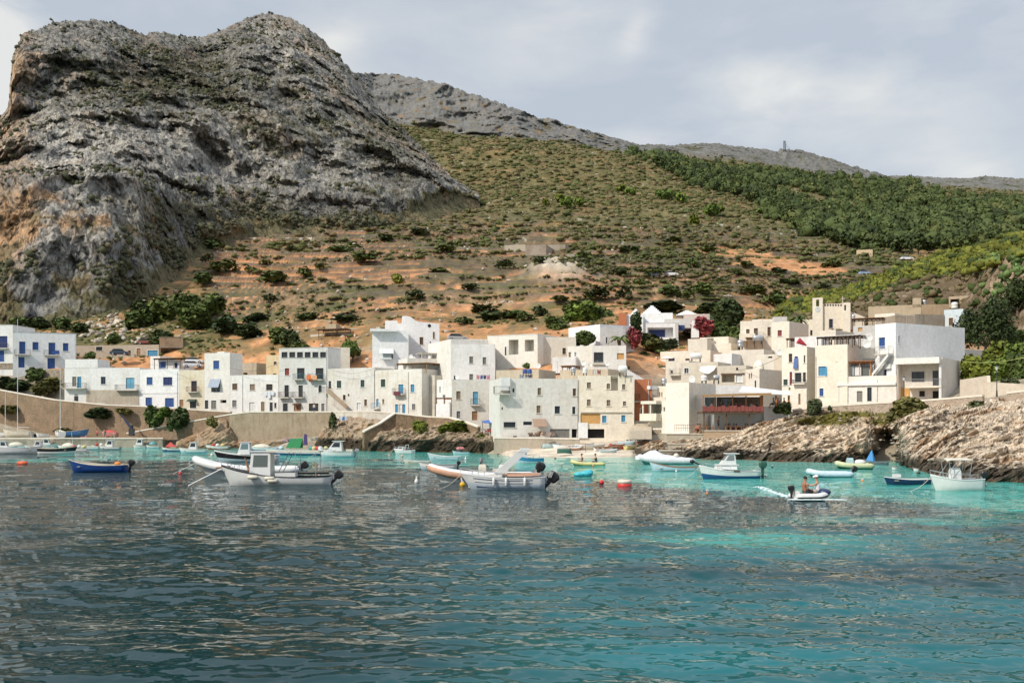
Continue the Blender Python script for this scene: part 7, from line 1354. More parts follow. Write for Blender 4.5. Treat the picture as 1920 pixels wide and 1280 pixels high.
m = MB(); m.tube((3.2, 0, 1.3), (4.2, 0, 1.18), .06, 6); m.build('anchor_roller', WOODB, t); m = MB(); m.tube((1.8, .3, 1.0), (2.1, .3, 1.9), .12, 6, .05); m.build('canvas_roll', WOODB, t)
outboard(t, -L/2-.15, .72, 1.0, BLK, -.7); 
# --- white tender behind it
t, L = boat(462, 887, 205, 180, 'inflatable_boat', 'white rigid inflatable boat with a dark outboard behind the fishing boat', group=GB); rib(t, L, 2.4, .33, OFFW, OFFW, (GREYB, (4, 5)), 1.0, .34); console(t, -1.2, .5); outboard(t, -L/2+.1, .8, 1.1, BLK, -.9)
m = MB(); m.tube((L/2-.4, 0, .9), (L/2+1.6, 0, -.02), .02, 4); m.build('mooring_rope', OFFW, t); m = MB(); m.s = True; m.ell((-2.2, 0, 1.15), (.6, .5, .45), 12, 8); m.build('cover', GREYB, t)
# --- cabin boat behind, pale wheelhouse
t, L = boat(462, 866, 120, 182, 'cabin_boat', 'grey-white cabin boat with dark stripes and a tall pale wheelhouse', group=GB); hull(t, L, 2.2, 1.25, .8, (PALEB, BLK, BLK), .8, .1, OFFW, .4, deck=.6); cabin(t, -.5, .9, 1.4, .9, 1.35, OFFW, .3, glassm=glass((.12, .2, .22)))
m = MB(); m.box((-1.4, 0, 1.1), (1.2, 1.3, .5)); m.build('cover', TEAL, t)
# --- boat with green tarp and red hull, crew gear
t, L = boat(560, 853, 130, 175, 'fishing_boat', 'cluttered fishing boat with a green tarpaulin and a red stern', group=GB); hull(t, L, 2.3, 1.0, .6, (BLUEB, REDB, OFFW), .8, .08, PALEB, .3); m = MB(); m.add([(-.4, -.8, 1.0), (1.6, -.8, 1.0), (1.2, 0, 2.3), (-.6, 0, 2.4), (-.4, .8, 1.0), (1.6, .8, 1.0)], [(0, 1, 2, 3), (3, 2, 5, 4), (0, 3, 4), (1, 5, 2), (0, 4, 5, 1)]); m.build('tarpaulin', paint((.012, .17, .055), .8), t)
m = MB(); m.add([(-1.2, -.3, 1.4), (-.7, -.3, 1.4), (-.8, 0, 3.0), (-1.2, 0, 2.9), (-1.2, .3, 1.4), (-.7, .3, 1.4)], [(0, 1, 2, 3), (3, 2, 5, 4), (0, 3, 4), (1, 5, 2)]); m.build('furled_sail', paint((.05, .035, .13), .8), t)
for x, c in ((-2.2, YELB), (-2.7, REDB), (-1.7, TEAL), (2.4, PALEB), (-3.2, OFFW)): m = MB(); m.s = True; m.ell((x, random.uniform(-.4, .4), .95), (.38, .4, .32), 10, 6); m.build('gear_bag', c, t)
m = MB(); m.tube((3.4, 0, .9), (.2, 0, 2.3), .05); m.build('spar', OFFW, t)
# --- rows of simpler boats: px, py, length px, heading, kind, label, options
def rowboat(px, py, lp, hd, label, top=OFFW, bot=BLUEB, strake=None, inner=OFFW, B=1.5, Fb=.75, Fs=.42, motor=None, nt=3, group=GB, name='rowing_boat', Y=None, z=None, roll=0, tilt=0, gun=None, full=2.3, cover=None):
    t, L = boat(px, py, lp, hd, name, label, group=group, Y=Y, z=z); k = min(1.15, max(.55, L/4.5)); hull(t, L, B*k, Fb*k, Fs*k, (top, bot, strake or top), .72, .1, inner, .10, gun=gun, full=full, draft=.25)
    thwarts(t, [L*(-.30+.28*i) for i in range(nt)], B*k, Fs*k*.75)
    if motor: outboard(t, -L/2-.05, Fs*k+.05, .8*k, BLK, motor)
    if cover: m = MB(); m.s = True; m.loft([[Vector((L*x, B*k*.42*w*y, Fs*k+.08+h*(1-y*y))) for y in (-1, -.5, 0, .5, 1)] for x, w, h in ((-.44, .8, .1), (-.2, 1, .45), (.1, 1, .55), (.36, .6, .3), (.46, .2, .15))], closed=False, caps=False); m.build('cover', cover, t)
    t.rotation_euler[0] = roll; t.rotation_euler[1] = tilt; return t, L
t, L = rowboat(184, 884, 112, 178, 'deep blue open boat with a pale rim and an orange buoy in its stern', NAVYB if 0 else paint((.012, .05, .20), .3), BLK, None, CRM, 1.8, .95, .55, -.25); m = MB(); m.s = True; m.ell((-L/2+.9, 0, .72), (.32, .22, .2), 10, 6); m.build('buoy', ORNG, t)
rowboat(832, 862, 62, 170, 'pale blue open boat with a green seat near the harbour rocks', PALEB, TEAL, None, OFFW, 1.4, .9, .5); rowboat(782, 868, 52, 175, 'low flat pale boat moored left of the pale blue boats', CRM, TEAL, None, OFFW, 1.3, .5, .35); rowboat(820, 879, 70, 178, 'white open boat with a grey stripe and a raised stern', PALEB, BLK, OFFW, GREYB, 1.5, .85, .55, -.2)
t, L = rowboat(864, 850.5, 32, 172, 'small pale blue dinghy heaped with pink buoys', PALEB, BLK, None, TEAL, 1.3, .8, .5); m = MB(); m.s = True
for x, c in ((-.2, 1), (.3, 1), (.0, 1)): m.ell((x, x*.6, .75), (.36, .3, .26), 8, 6)
m.build('buoy_heap', paint((.55, .20, .22), .6), t)
rowboat(909, 848.5, 22, 190, 'tiny grey-green dinghy in front of the dark rocks', PALEB, TEAL, None, OFFW, 1.2, .7, .5, nt=1); rowboat(788, 846.5, 17, 176, 'tiny white dinghy against the dark rocks', OFFW, OFFW, None, GREYB, 1.2, .6, .5, nt=1)
t, L = boat(757, 850.5, 38, 165, 'motorboat', 'small white sports motorboat with a roll bar', group=GB); hull(t, L, 1.6, .7, .55, (OFFW, BLK, OFFW), .85, .14, OFFW, .3, deck=.5); cabin(t, -.1, 1.0, 1.1, .6, .4, OFFW, 1.2); m = MB(); m.path([(-.4, -.6, .5), (-.55, -.6, 1.3), (-.55, .6, 1.3), (-.4, .6, .5)], .035); m.build('roll_bar', OFFW, t); m = MB(); m.tube((1.2, .1, .7), (1.6, .1, 1.7), .015, 4); m.build('antenna', ALU, t)
t, L = boat(631, 857.5, 66, 180, 'cabin_boat', 'pale cabin cruiser with a raked white cabin near the rocks', group=GB); hull(t, L, 2.0, 1.05, .75, (PALEB, TEAL, OFFW), .8, .12, OFFW, .35, deck=.6); cabin(t, -.8, 1.2, 1.5, .85, 1.25, OFFW, .8); m = MB(); m.box((-1.7, 0, .95), (.8, 1.2, .25)); m.build('stern_seat', CRM, t); outboard(t, -L/2-.05, .8, .9, GREYB, -.4)
t, L = boat(992, 868.5, 56, 178, 'cabin_boat', 'blue-rimmed white boat with a small square console cabin', group=GB); hull(t, L, 1.7, 1.0, .55, (PALEB, TEAL, paint((.03, .20, .36), .4)), .75, .1, OFFW, .3, gun=paint((.03, .20, .36), .4)); cabin(t, .15, 1.05, .95, .55, 1.05, OFFW, .15)
t, L = boat(975, 849.5, 26, 200, 'motorboat', 'cream boat under a rounded cover at the beach edge', group=GB); hull(t, L, 1.6, .7, .55, (CRM, CRM, OFFW), .8, .1, OFFW, .3); m = MB(); m.s = True; m.ell((0, 0, .6), (.85, .7, .8), 12, 8, .5); m.build('cover', CRM, t)
# --- tan rigid inflatable and the white motorboat in front of it
t, L = boat(905, 903, 210, 180, 'inflatable_boat', 'tan and white rigid inflatable boat behind the white motorboat', group=GB); rib(t, L, 2.4, .30, TANR, OFFW, (OFFW, (1, 2, 3)), .75, .42); console(t, .0, .6, CRM); m = MB(); m.tube((.1, 0, 1.2), (.1, 0, 1.75), .14, 8); m.build('covered_instruments', GREYB, t); m = MB(); m.box((-1.2, 0, .75), (.9, .7, .4)); m.build('seat', CRM, t); outboard(t, -L/2+.3, .95, 1.2, BLK, -.35)
t, L = boat(942, 916, 158, 180, 'motorboat', 'white motorboat with a leaning radar arch, fenders and a black outboard', group=GB); hull(t, L, 2.1, 1.0, .78, (PALEB if 0 else paint((.50, .58, .66), .3), paint((.02, .09, .28), .3), OFFW), .85, .16, OFFW, .5, deck=.55, full=2.0)
m = MB(); m.box((-1.2, 0, .98), (2.6, 1.7, .08)); m.build('cushions', TANR, t); m = MB()
for s in (-1, 1): m.ob(Vector((.05, s*.8-.08, .9)), (.62, 0, 0), (0, .16, 0), (-1.65, 0, 1.5))
m.ob(Vector((-1.6, -.88, 2.38)), (.66, 0, 0), (0, 1.76, 0), (-.25, 0, .2)); a_ = m.build('radar_arch', OFFW, t); m = MB(); m.tube((-1.4, 0, 2.3), (-1.6, 0, 2.75), .015, 4); m.build('antenna', ALU, a_)
console(t, -.05, .9, OFFW)
m = MB(); m.loft([[Vector((-.5+dx, y*w, .95+z)) for y in (-1, -.5, .5, 1)] for dx, w, z in ((-.4, .3, .0), (-.1, .3, .75), (.15, .28, .7), (.4, .35, .0))], closed=False, caps=False); m.build('seat_cover', paint((.28, .33, .25), .8), t)
for x in (.55, -.25, -1.45): fender(t, x, 1.12 if x > 0 else 1.1, .52)
outboard(t, -L/2-.05, .75, 1.3, BLK, -.7)
for zz, w_ in ((.62, .05), (.42, .03), (.20, .07)):      # dark pinstripes along the hull
    m = MB()
    for sg in (1, -1):
        rr = hullshape(L, 2.1, 1.0, .78, .85, .16, .5, full=2.0); q = [(a[0].lerp(a[1], (a[0].z-zz*a[0].z/.8)/max(.05, a[0].z-a[1].z)) if zz*a[0].z/.8 > a[1].z else a[1].lerp(a[2], .6)) for a in rr[2:-2]]
        for a, c in zip(q, q[1:]): o_ = Vector((0, sg*.012, 0)); a = Vector((a.x, a.y*sg, a.z)); c = Vector((c.x, c.y*sg, c.z)); m.add([a+o_, c+o_, c+o_+Vector((0, 0, w_)), a+o_+Vector((0, 0, w_)), a-o_, c-o_, c-o_+Vector((0, 0, w_)), a-o_+Vector((0, 0, w_))], [(0, 1, 2, 3), (7, 6, 5, 4), (0, 4, 5, 1), (3, 2, 6, 7)])
    m.build('stripe', NAVYB, t)
m = MB()
for i in range(3): m.tube((-L/2-.25-.08*i, .33, .75), (-L/2-.4-.08*i, .33, 1.15), .02, 4)
m.build('decal', OFFW, t)
# --- covered RIB, pale skiff, blue cabin boat
t, L = boat(1248, 870.5, 108, 178, 'inflatable_boat', 'large grey inflatable under a peaked white cover before the quay', group=GB); rib(t, L, 2.2, .33, TUBE, TEAL, None, .5, .40); m = MB(); m.s = True; m.loft([[Vector((x, w*y, .55+h*(1-abs(y)**1.3))) for y in (-1, -.6, -.25, 0, .25, .6, 1)] for x, w, h in ((-2.6, .8, .1), (-1.2, .9, .35), (.3, .95, .55), (1.1, .9, 1.0), (1.7, .75, .9), (2.6, .5, .4), (3.2, .2, .35))], closed=False, caps=False); m.build('cover', paint((.62, .62, .66), .8), t); m = MB(); m.s = True; m.ell((-1.1, .2, .95), (.3, .3, .25), 8, 6); m.build('gear_bag', CRM, t)
rowboat(1262, 882, 88, 174, 'long low pale skiff alongside the covered inflatable', paint((.45, .58, .66), .4), paint((.10, .40, .42), .4), None, WOODB, 1.5, .85, .35)
t, L = boat(1366, 897.5, 112, 180, 'cabin_boat', 'white and blue cabin boat with a slanted white windscreen', group=GB); hull(t, L, 1.9, 1.0, .62, (BLUEB, TEAL, OFFW), .8, .1, OFFW, .35, deck=.55); cabin(t, -.55, 1.1, 1.35, .75, .32, OFFW, .8, win=False); cabin(t, -.5, .7, 1.15, 1.08, .85, OFFW, .75, glassm=glass((.18, .2, .2)))
outboard(t, -L/2-.05, .85, 1.0, DGREEN, 0); m = MB(); m.tube((L/2-.25, 0, 1.02), (L/2+.45, 0, 1.35), .06, 6); m.s = True; m.ell((L/2+.5, 0, 1.35), (.2, .15, .16), 8, 6); m.build('anchor', BLK, t)
m = MB(); m.add([(-.7, 1.0, .56), (-.2, 1.0, .56), (-.2, 1.0, .70), (-.7, 1.0, .70)], [(3, 2, 1, 0)]); m.v = [(x, y-.02, z) for x, y, z in m.v]; m.build('side_hatch', BROWN, t)
# --- dinghy with two people
t, L = boat(1520, 936.5, 72, 12, 'inflatable_boat', 'small white inflatable dinghy with a dark bow carrying two people', group=GB); rib(t, L, 1.35, .19, OFFW, OFFW, (BLK, (9,)), .28, .19); m = MB(); m.s = True; m.ell((L/2-.35, 0, .42), (.42, .52, .22), 14, 8); m.build('bow_cover', NAVYB, t); outboard(t, -L/2+.1, .5, .6, BLK, 0)
m = MB(); m.box((-.35, 0, .36), (.25, .95, .04)); m.build('thwart', GREYB, t); m = MB(); m.box((.45, 0, .36), (.25, .95, .04)); m.build('thwart', GREYB, t); D_ = t
q = Vector(D_.location)+Matrix.Rotation(R(12), 3, 'Z')@Vector((-.42, -.05, .34)); person(q, R(12), 'bare-chested tanned person in dark shorts steering the dinghy', None, (.015, .02, .03), skin=paint((.33, .14, .075), .55, .1), arms='knee')
q = Vector(D_.location)+Matrix.Rotation(R(12), 3, 'Z')@Vector((.42, .0, .36)); person(q, R(160), 'person in a white shirt and white cap near the dinghy bow', (.68, .68, .70), (.35, .33, .30), hat=(.7, .7, .7), arms='out')
# wake
def wake():
    Y0 = D_.location.y; x0 = D_.location.x-1.1; r = np.random.RandomState(2); V = []; Fc = []; n = 100
    for i in range(n):
        u = r.rand()**1.3; x = x0+.1+u*.75+r.randn()*(.06+.12*u); y = Y0+.1+u*12+r.randn()*.3; s = .085*(1-.4*u)*(.4+r.rand()); b = len(V); z = .05+.03*r.rand(); k = 6
        for j in range(k): a = j*6.283/k; V.append((x+s*2.2*math.cos(a), y+s*.8*math.sin(a), z))
        V.append((x, y, z+.05)); Fc += [(b+j, b+(j+1) % k, b+6) for j in range(k)]
    for i in range(120):
        a = r.rand(); x = D_.location.x-1.3+a*2.8; y = Y0-.75+r.randn()*.12-.1*a; s = .07+.07*r.rand(); b = len(V)
        for j in range(6): q = j*1.047; V.append((x+s*2.4*math.cos(q), y+s*math.sin(q), .06))
        V.append((x, y, .10)); Fc += [(b+j, b+(j+1) % 6, b+6) for j in range(6)]
    o = npmesh('foam', V, Fc, [paint((.55, .66, .66), .5)]); tag(o, 'white wake foam trailing behind the dinghy', None, None, 'stuff')
wake()
# --- eastern boats
t, L = boat(1554, 894, 86, 177, 'inflatable_boat', 'light blue inflatable with a small outboard in open water', group=GB); rib(t, L, 1.6, .24, paint((.50, .62, .70), .4), TEAL, None, .3, .24); outboard(t, -L/2+.1, .6, .8, BLK, -.5)
t, L = boat(1600, 878.5, 70, 176, 'inflatable_boat', 'green and cream inflatable boat near the eastern cave', group=GB); rib(t, L, 1.8, .26, paint((.50, .52, .32), .5), paint((.04, .07, .03), .5), (paint((.10, .12, .04), .5), (4, 5, 6)), .3, .30); console(t, .3, .35, PALEB); m = MB(); m.s = True; m.ell((-.6, 0, .6), (.6, .4, .3), 10, 6); m.build('cover', OFFW, t)
t, L = rowboat(1640, 871, 48, 176, 'grey-blue boat with a bright blue cover against the eastern rocks', paint((.16, .22, .24), .5), BLK, None, GREYB, 1.6, .8, .5, cover=None); m = MB(); m.tube((.4, 0, .4), (.3, 0, 1.5), .5, 6, .05); m.build('cover', paint((.05, .25, .55), .6), t)
t, L = rowboat(1700, 908, 84, 178, 'navy blue wooden rowing boat with white rim beside the bimini boat', NAVYB, OFFW, None, OFFW, 1.5, .75, .55, gun=OFFW); m = MB(); m.box((.7, 0, .62), (.5, .4, .22)); m.build('cool_box', OFFW, t)
t, L = boat(1791, 919.5, 94, 180, 'motorboat', 'white open motorboat with a cream bimini awning by the eastern rocks', group=GB); hull(t, L, 1.7, .95, .75, (OFFW, TEAL, OFFW), .85, .14, OFFW, .5, deck=.6, full=2.0); console(t, .0, .75); canopy(t, -.9, .75, 1.35, .75, 1.95, CRM, 2); m = MB(); m.tube((.9, -.6, .8), (.1, -.6, 1.9), .02, 5); m.tube((.9, .6, .8), (.1, .6, 1.9), .02, 5); m.build('canopy_stay', ALU, t); outboard(t, -L/2-.02, .85, .75, BLK, -.1)
rowboat(1722, 882.5, 20, 185, 'tiny white skiff tied under the eastern rocks', OFFW, GREYB, None, GREYB, 1.2, .45, .35, nt=1); rowboat(1678, 879.5, 12, 180, 'tiny white float by the cave mouth', OFFW, GREYB, None, GREYB, 1.0, .4, .3, nt=1, name='float')
m = MB(); a, b, c = P(1723, 876, 105), P(1733, 860, 103), P(1762, 852, 101); o_ = Vector(a); m = MB(o_); m.path([a, b, c], .07, 6); o = m.build('hose', CRM, None); o.location = o_; tag(o, 'pale thick hose hanging from the rocks to the tiny skiff', 'hose')
# --- kayakers
t, L = boat(1102, 873, 66, 176, 'kayak', 'yellow-green inflatable canoe with two paddlers', 'canoe', GB); rib(t, L, 1.1, .19, YELB, paint((.18, .32, .16), .5), (paint((.25, .35, .15), .5), (4, 5, 6)), .3, .2); K_ = t
for dx, l, sh in ((.55, 'bare-chested paddler in the front of the yellow-green canoe', None), (-.85, 'paddler in a dark top at the back of the yellow-green canoe', (.06, .07, .07))): person(Vector(K_.location)+Vector((-dx, 0, .28)), R(176), l, sh, (.1, .1, .12), arms='out', det=False)
# --- swim toy
p = Vector((P(1096, 892, WY(892)).x, WY(892), 0)); t = thing('inflatable_toy', 'turquoise inflatable swim toy floating near the canoe', 'swim toy', p); m = MB(); m.s = True; m.ell((-.45, 0, .12), (.45, .35, .22), 14, 8); m.ell((.15, 0, .18), (.55, .42, .28), 14, 8); m.ell((.40, .1, .28), (.32, .3, .26), 12, 8); m.build('body', TURQ, t); m = MB(); m.s = True
for i in range(6): m.ell((-.1+.13*i, -.36, .18+.03*(i % 2)), (.05, .05, .05), 6, 4)
m.build('pattern', BLUEB, t)
# --- buoys
def buoy(px, py, r, label, c, kind='ball', neck=None):
    Y = WY(py); R_ = r*Y/F; p = Vector((P(px, py, Y).x, Y, 0)); t = thing('buoy', label, 'buoy', p, 0, 'buoys floating in the bay'); m = MB(); m.s = True
    if kind == 'ball': m.ell((0, 0, R_*.5), R_, 16, 10)
    elif kind == 'can': m.loft([[Vector((x, R_*.42*k*math.cos(a), R_*.2+R_*.42*k*math.sin(a))) for a in [6.283*i/12 for i in range(12)]] for x, k in ((-R_, .4), (-R_*.9, .95), (R_*.9, .95), (R_, .4))])
    elif kind == 'cone': m.loft([[Vector((R_*k*math.cos(a), R_*k*math.sin(a), z*R_)) for a in [6.283*i/12 for i in range(12)]] for z, k in ((-.4, .8), (.2, 1), (.9, .75), (2.2, .2), (2.8, .08))])
    elif kind == 'pear': m.loft([[Vector((R_*k*math.cos(a), R_*k*math.sin(a), z*R_)) for a in [6.283*i/12 for i in range(12)]] for z, k in ((-.5, .6), (.3, 1), (1.1, .95), (1.8, .45), (2.1, .3), (2.6, .42), (2.8, .1))])
    m.build('float', c, t); m = MB(); z = R_*(2.8 if kind in ('cone', 'pear') else (.6 if kind == 'can' else 1.45)); m.path([(-.05, 0, z-.06), (-.05, 0, z+.06), (.05, 0, z+.06), (.05, 0, z-.06)], .02, 5)
    if neck: m.tube((0, 0, z-.05), (-.08, 0, z+.28), .06, 6)
    m.build('ring', OFFW, t)
for a in [(42, 870, 9.5, 'orange-red can buoy on the dark water at the west', paint((.65, .10, .03), .4), 'can'), (338, 889, 3.6, 'small red ball buoy ahead of the fishing boat', REDB, 'ball'), (867, 911, 5.5, 'yellow ball buoy with a white handle at the motorboat bow', paint((.62, .36, .02), .4), 'ball', 1), (781, 905, 4, 'white pear-shaped buoy in the open water', OFFW, 'pear'), (1128, 906, 4.6, 'red ball buoy left of the red and white drum', paint((.55, .03, .03), .35), 'ball'), (1326, 926, 2.6, 'small rust-orange pointed buoy near the bay centre', ORNG, 'cone'),
   (730, 855, 2.2, 'left of two small pinkish buoys before the rocks', paint((.5, .25, .22), .5), 'ball'), (754, 856, 2.6, 'right of two small pinkish buoys before the rocks', paint((.55, .33, .25), .5), 'ball'), (397, 854, 2.6, 'small white buoy ahead of the grey-white cabin boat', OFFW, 'ball'), (873, 861, 2, 'tiny white buoy in the turquoise shallows', OFFW, 'pear'), (1448, 877, 2.4, 'small dark buoy between the cabin boat and the rocks', BLK, 'ball'), (1617, 903, 2.8, 'small yellow-orange buoy near the navy rowing boat', ORNG, 'ball'), (1041, 860, 2.2, 'brown ball standing for a swimmer head off the beach', WOODB, 'ball'), (1053, 873, 2.0, 'dark brown ball standing for a swimmer head further off the beach', WOODB, 'ball'), (1112, 871+3, 1.8, 'little orange float beside the canoe', ORNG, 'ball'), (1228, 869, 2.8, 'yellow float between the covered inflatable and the pale skiff', paint((.5, .38, .1), .5), 'ball'), (880, 911+3, 1.5, 'tiny pale float beside the yellow buoy', CRM, 'ball'), (1512, 897, 2.0, 'white float at the bow of the light blue inflatable', OFFW, 'ball'), (1268, 884, 2.0, 'white float along the pale skiff', OFFW, 'ball')]: buoy(*a)  # the two brown balls off the beach stand in for swimmers' heads
Y = WY(911); p = Vector((P(1171, 911, Y).x, Y, 0)); t = thing('mooring_drum', 'large round mooring buoy, red below and cream above', 'buoy', p, 0, 'buoys floating in the bay'); R_ = 13.5*Y/F
for nm, zz, mt in (('red_band', ((-.15, .9), (-.1, 1), (.17, 1), (.18, .98)), paint((.62, .05, .04), .4)), ('cream_top', ((.182, .99), (.34, .99), (.42, .9), (.44, .6), (.45, .1)), paint((.62, .55, .45), .4))):
    m = MB(); m.s = True; m.loft([[Vector((R_*k*math.cos(a), R_*k*math.sin(a), z)) for a in [6.283*i/24 for i in range(24)]] for z, k in zz]); m.build(nm, mt, t)
# --- western harbour
for a in [(36, 850.5, 84, 8, 'white motorboat with a dark window strip at the western edge', OFFW, GREYB, OFFW, OFFW, 2.0, 1.0, .8, -.2), (110, 851, 74, -8, 'white double-ended boat with a dark rim in the western harbour', OFFW, OFFW, BLK, CRM, 1.9, .95, .75, None)]: rowboat(*a[:5], a[5], a[6], a[7], a[8], a[9], a[10], a[11], a[12], group=GS, name='motorboat')
t = None
for px, py, lp, hd, l, c1, c2, ex in [(8, 846, 50, 4, 'white speedboat cut by the western edge', OFFW, GREYB, 'cab'), (52, 838.5, 44, 172, 'white sloop with a short pole behind the motorboats', OFFW, OFFW, 'gear'), (88, 839, 40, 12, 'white launch with a fishing awning beside the quay', OFFW, CRM, 'cab'), (148, 846, 36, 176, 'white open boat lying off the quay', OFFW, PALEB, 'gear'), (112, 838, 38, 184, 'cream boat with red gear against the quay', CRM, REDB, 'gear'), (206, 843, 40, 180, 'dark-hulled boat with a pale pole before the quay end', GREYB, BLK, 'cab'), (178, 838, 30, 178, 'small white boat tight against the quay', OFFW, OFFW, 'cov'), (490, 846, 60, 178, 'blue-covered boat between the cabin boat and the green tarpaulin', BLUEB, PALEB, 'cov'), (600, 849, 40, 174, 'small boat with a yellow bundle left of the pale cabin cruiser', PALEB, BLK, 'gear'), (72, 845, 54, 175, 'white cabin boat moored between two white boats', OFFW, GREYB, 'cab'), (128, 843, 42, 170, 'white boat with a folded sprayhood beside the quay', OFFW, OFFW, 'cov'), (30, 841, 44, 190, 'white boat with pink fenders at the quay edge', OFFW, OFFW, 'cov'), (168, 842.5, 44, 172, 'low grey-white launch before the quay', PALEB, OFFW, None), (190, 841.5, 36, 185, 'dark small boat with bright gear beside the low launch', BLK, BLK, 'gear'), (232, 838.5, 22, 178, 'first tiny white dinghy along the quay end', OFFW, PALEB, None), (262, 839, 24, 182, 'pale boat with blue windows west of the dark rocks', OFFW, PALEB, 'cab'), (287, 839.5, 26, 178, 'teal covered boat west of the dark rocks', PALEB, TEAL, 'cov'), (322, 845.5, 36, 182, 'blue-striped boat with a red canopy before the rocks', BLUEB, OFFW, 'red'), (362, 849, 52, 182, 'pale green fishing boat with a small white wheelhouse', PALEB, TEAL, 'cab'), (408, 842.5, 46, 176, 'dark wooden boat with a red-brown bow against the rocks', WOODB, BLK, 'gear')]:
    t, L = rowboat(px, py, lp, hd, l, c1, c2, OFFW, CRM, 1.7, .9, .6, None, group=GS, name='small_boat')
    if ex == 'cab': cabin(t, -.6, .7, 1.0, .5, 1.1, OFFW, .4)
    if ex == 'cov': m = MB(); m.s = True; m.ell((0, 0, .6), (L*.3, .6, .6), 12, 8, .5); m.build('cover', CRM if c2 != TEAL else TEAL, t)
    if ex == 'red': m = MB(); m.add([(-.7, -.6, .7), (.9, -.6, .7), (.2, 0, 1.5), (-.7, .6, .7), (.9, .6, .7)], [(0, 1, 2), (2, 4, 3), (1, 4, 2), (0, 2, 3)]); m.build('canopy', REDB, t)
    if ex == 'gear':
        for x, c in ((-.9, YELB), (0, OFFW), (.8, REDB)): m = MB(); m.s = True; m.ell((x, 0, .75), (.35, .35, .3), 8, 6); m.build('gear_bag', c, t)
    if px in (362, 190, 128, 52, 206, 112, 8): m = MB(); m.tube((-.9, 0, .6), (-.6, 0, 3.0), .03, 5); m.build('pole', OFFW, t)
for px, py, lp, hd, l, c1, c2, mast, Y in [(33, 818, 56, 178, 'white sailing boat with a tall mast hauled out on the quay', CRM, CRM, (46, 598), 212), (10, 819, 34, 175, 'white sailing boat with a shorter mast at the western edge of the quay', OFFW, CRM, (18, 735), 214), (62, 817, 26, 185, 'dark blue covered sailing dinghy on the quay', NAVYB, NAVYB, None, 213), (80, 816, 22, 200, 'white dinghy standing on the quay', OFFW, OFFW, None, 211), (137, 815, 62, -3, 'blue and white wooden fishing boat hauled out on the quay', paint((.05, .16, .34), .5), paint((.08, .05, .05), .6), None, 214), (113, 818, 22, 120, 'white sailing dinghy with a thin mast on the quay', OFFW, OFFW, (119, 688), 210), (206, 817, 30, 176, 'boat under a red tarpaulin beside the crane', paint((.5, .2, .18), .7), WOODB, None, 212)]:
    zq = 2.05; t, L = rowboat(px, py, lp, hd, l, c1, c2, None, CRM, 1.9, 1.25, .9, group='boats hauled out on the western quay', name='hauled_boat', Y=Y, z=zq, cover=(paint((.5, .08, .08), .8) if px == 206 else None))
    if mast: tp = P(mast[0], mast[1], Y); m = MB(); m.tube(Vector((0, 0, .5)), Vector((0, 0, tp.z-zq)), .07, 6, .045); s_ = m.build('mast', OFFW, t); m = MB(); m.tube((0, 0, 1.8), (-L*.4, 0, 1.7), .05, 6); m.build('boom', OFFW, s_)
# --- boats on the beach
def zat(x, y):
    p = HG.reshape(-1, 3); d = (p[:, 0]-x)**2+(p[:, 1]-y)**2; return float(p[np.argmin(d), 2])
bl = [(1034, 832, 34, 8, 155, 'grey hull with a curved bow by the beach wall', PALEB), (1058, 829, 34, 4, 156, 'pale blue hull highest on the beach by the wall', PALEB), (1056, 835.5, 40, 176, 'white low hull with a brown rim under the wall', OFFW), (1079, 840, 26, 10, 150, 'orange-brown hull nearest the green upturned boat', TANR), (1092, 842.5, 22, 150, 'yellowish small hull on the sand', CRM), (1097, 833, 36, 12, 154, 'long pinkish-white hull behind the others', OFFW), (1112, 838, 46, 14, 151, 'long narrow cream hull in the middle of the beach', CRM), (1132, 841, 36, 20, 149.5, 'white hull with a black lining in the middle of the beach', OFFW), (1141, 845.5, 34, 8, 147.5, 'grey-white hull lowest on the sand', PALEB), (1158, 830.5, 28, 30, 153.5, 'red canoe lying left on the slip', REDB), (1162, 835, 20, 26, 152, 'short red canoe in front of the other red one', paint((.55, .07, .03), .4)), (1176, 827, 36, 18, 155, 'teal hull upside down on the slip', PALEB), (1190, 823, 34, 12, 156.5, 'white hull at the top of the slip', OFFW), (1213, 820, 40, 14, 156, 'orange and pale canoe at the top right of the slip', TANR), (1186, 833, 30, 40, 152, 'olive-lined hull beside the right rocks', YELB), (1205, 829, 30, 20, 153, 'pale grey hull against the right rocks', PALEB), (1150, 837, 18, 160, 150.5, 'small black and white dinghy mid-beach', BLK)]
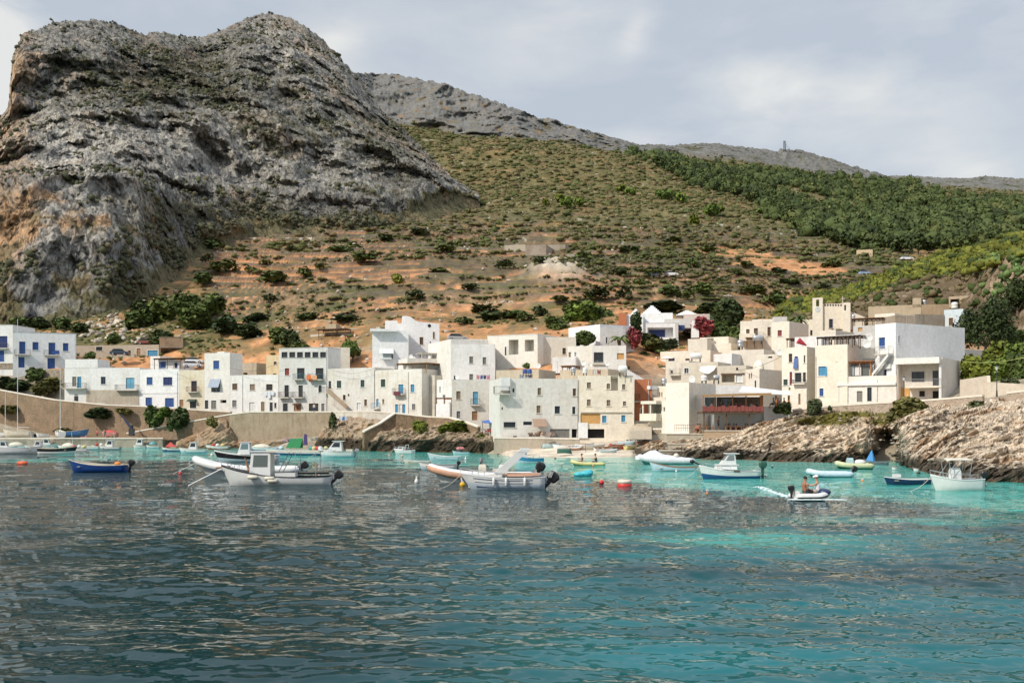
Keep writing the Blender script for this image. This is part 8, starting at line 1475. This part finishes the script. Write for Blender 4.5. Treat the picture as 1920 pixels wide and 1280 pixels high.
for i, b_ in enumerate(bl):
    px, py, lp, hd = b_[:4]; Y, l, c = b_[-3:] if len(b_) == 7 else (153,)+b_[-2:]; g_ = P(px, py, Y); g_.z = zat(g_.x, Y)+.12
    rowboat(px, py, lp, hd, l, c, c, None, WOODB if i % 3 == 1 else OFFW, 1.5, .8, .55, group=GW, name='beached_boat', Y=Y, z=g_.z-.0, roll=random.uniform(-.3, .5)+(math.pi if 'upside' in l else 0), nt=2)
g_ = P(1059, 853, 144); t, L = rowboat(1059, 853, 28, 5, 'dark green boat turned upside down at the water edge', DGREEN, DGREEN, None, DGREEN, 1.6, .75, .55, group=GW, name='beached_boat', Y=144, z=zat(P(1059, 853, 144).x, 144)+.65, roll=math.pi, nt=1)
m = MB(P(1098, 846, 148)); a = P(1098, 846, 148); m.tube(a-Vector((0, 0, .3)), a+Vector((0, 0, 1.1)), .03, 5); o = m.build('stake', WOODD, None); o.location = a; tag(o, 'thin wooden stake standing on the sand', 'stake')

# ropes and rails on the larger boats
def rail(t, pts, h=.35, mat=ALU, name='guard_rail'):
    m = MB(); up = Vector((0, 0, h)); q = [Vector(p) for p in pts]; m.path([p+up for p in q], .016, 5)
    for p in q: m.tube(p, p+up, .013, 5)
    m.build(name, mat, t)
for o in [x for x in SC.objects if x.name.split('.')[0] in ('fishing_boat', 'cabin_boat', 'motorboat') and x.type == 'EMPTY']:
    hb = [c for c in o.children if c.name.split('.')[0] == 'hull']
    if not hb: continue
    v = [q.co for q in hb[0].data.vertices]; xm = max(q.x for q in v); top = {}
    for q in v:
        k = round(q.x*2)
        if q.y >= 0 and (k not in top or q.z > top[k].z): top[k] = q.copy()
    ks = sorted(top)[-6:]
    if len(ks) > 3:
        for sg in (1, -1): rail(o, [(top[k].x, sg*top[k].y*.93, top[k].z+.05) for k in ks], .30)
    m = MB(); a = Vector((xm-.1, .03, max(q.z for q in v))); n_ = 8; e = Vector((xm+1.7, .35, -.05)); pts = [a.lerp(e, i/n_)-Vector((0, 0, .25*math.sin(math.pi*i/n_))) for i in range(n_+1)]
    if not any(c.name.startswith('mooring_rope') for c in o.children): m.path(pts, .018, 4); m.build('mooring_rope', CRM, o)
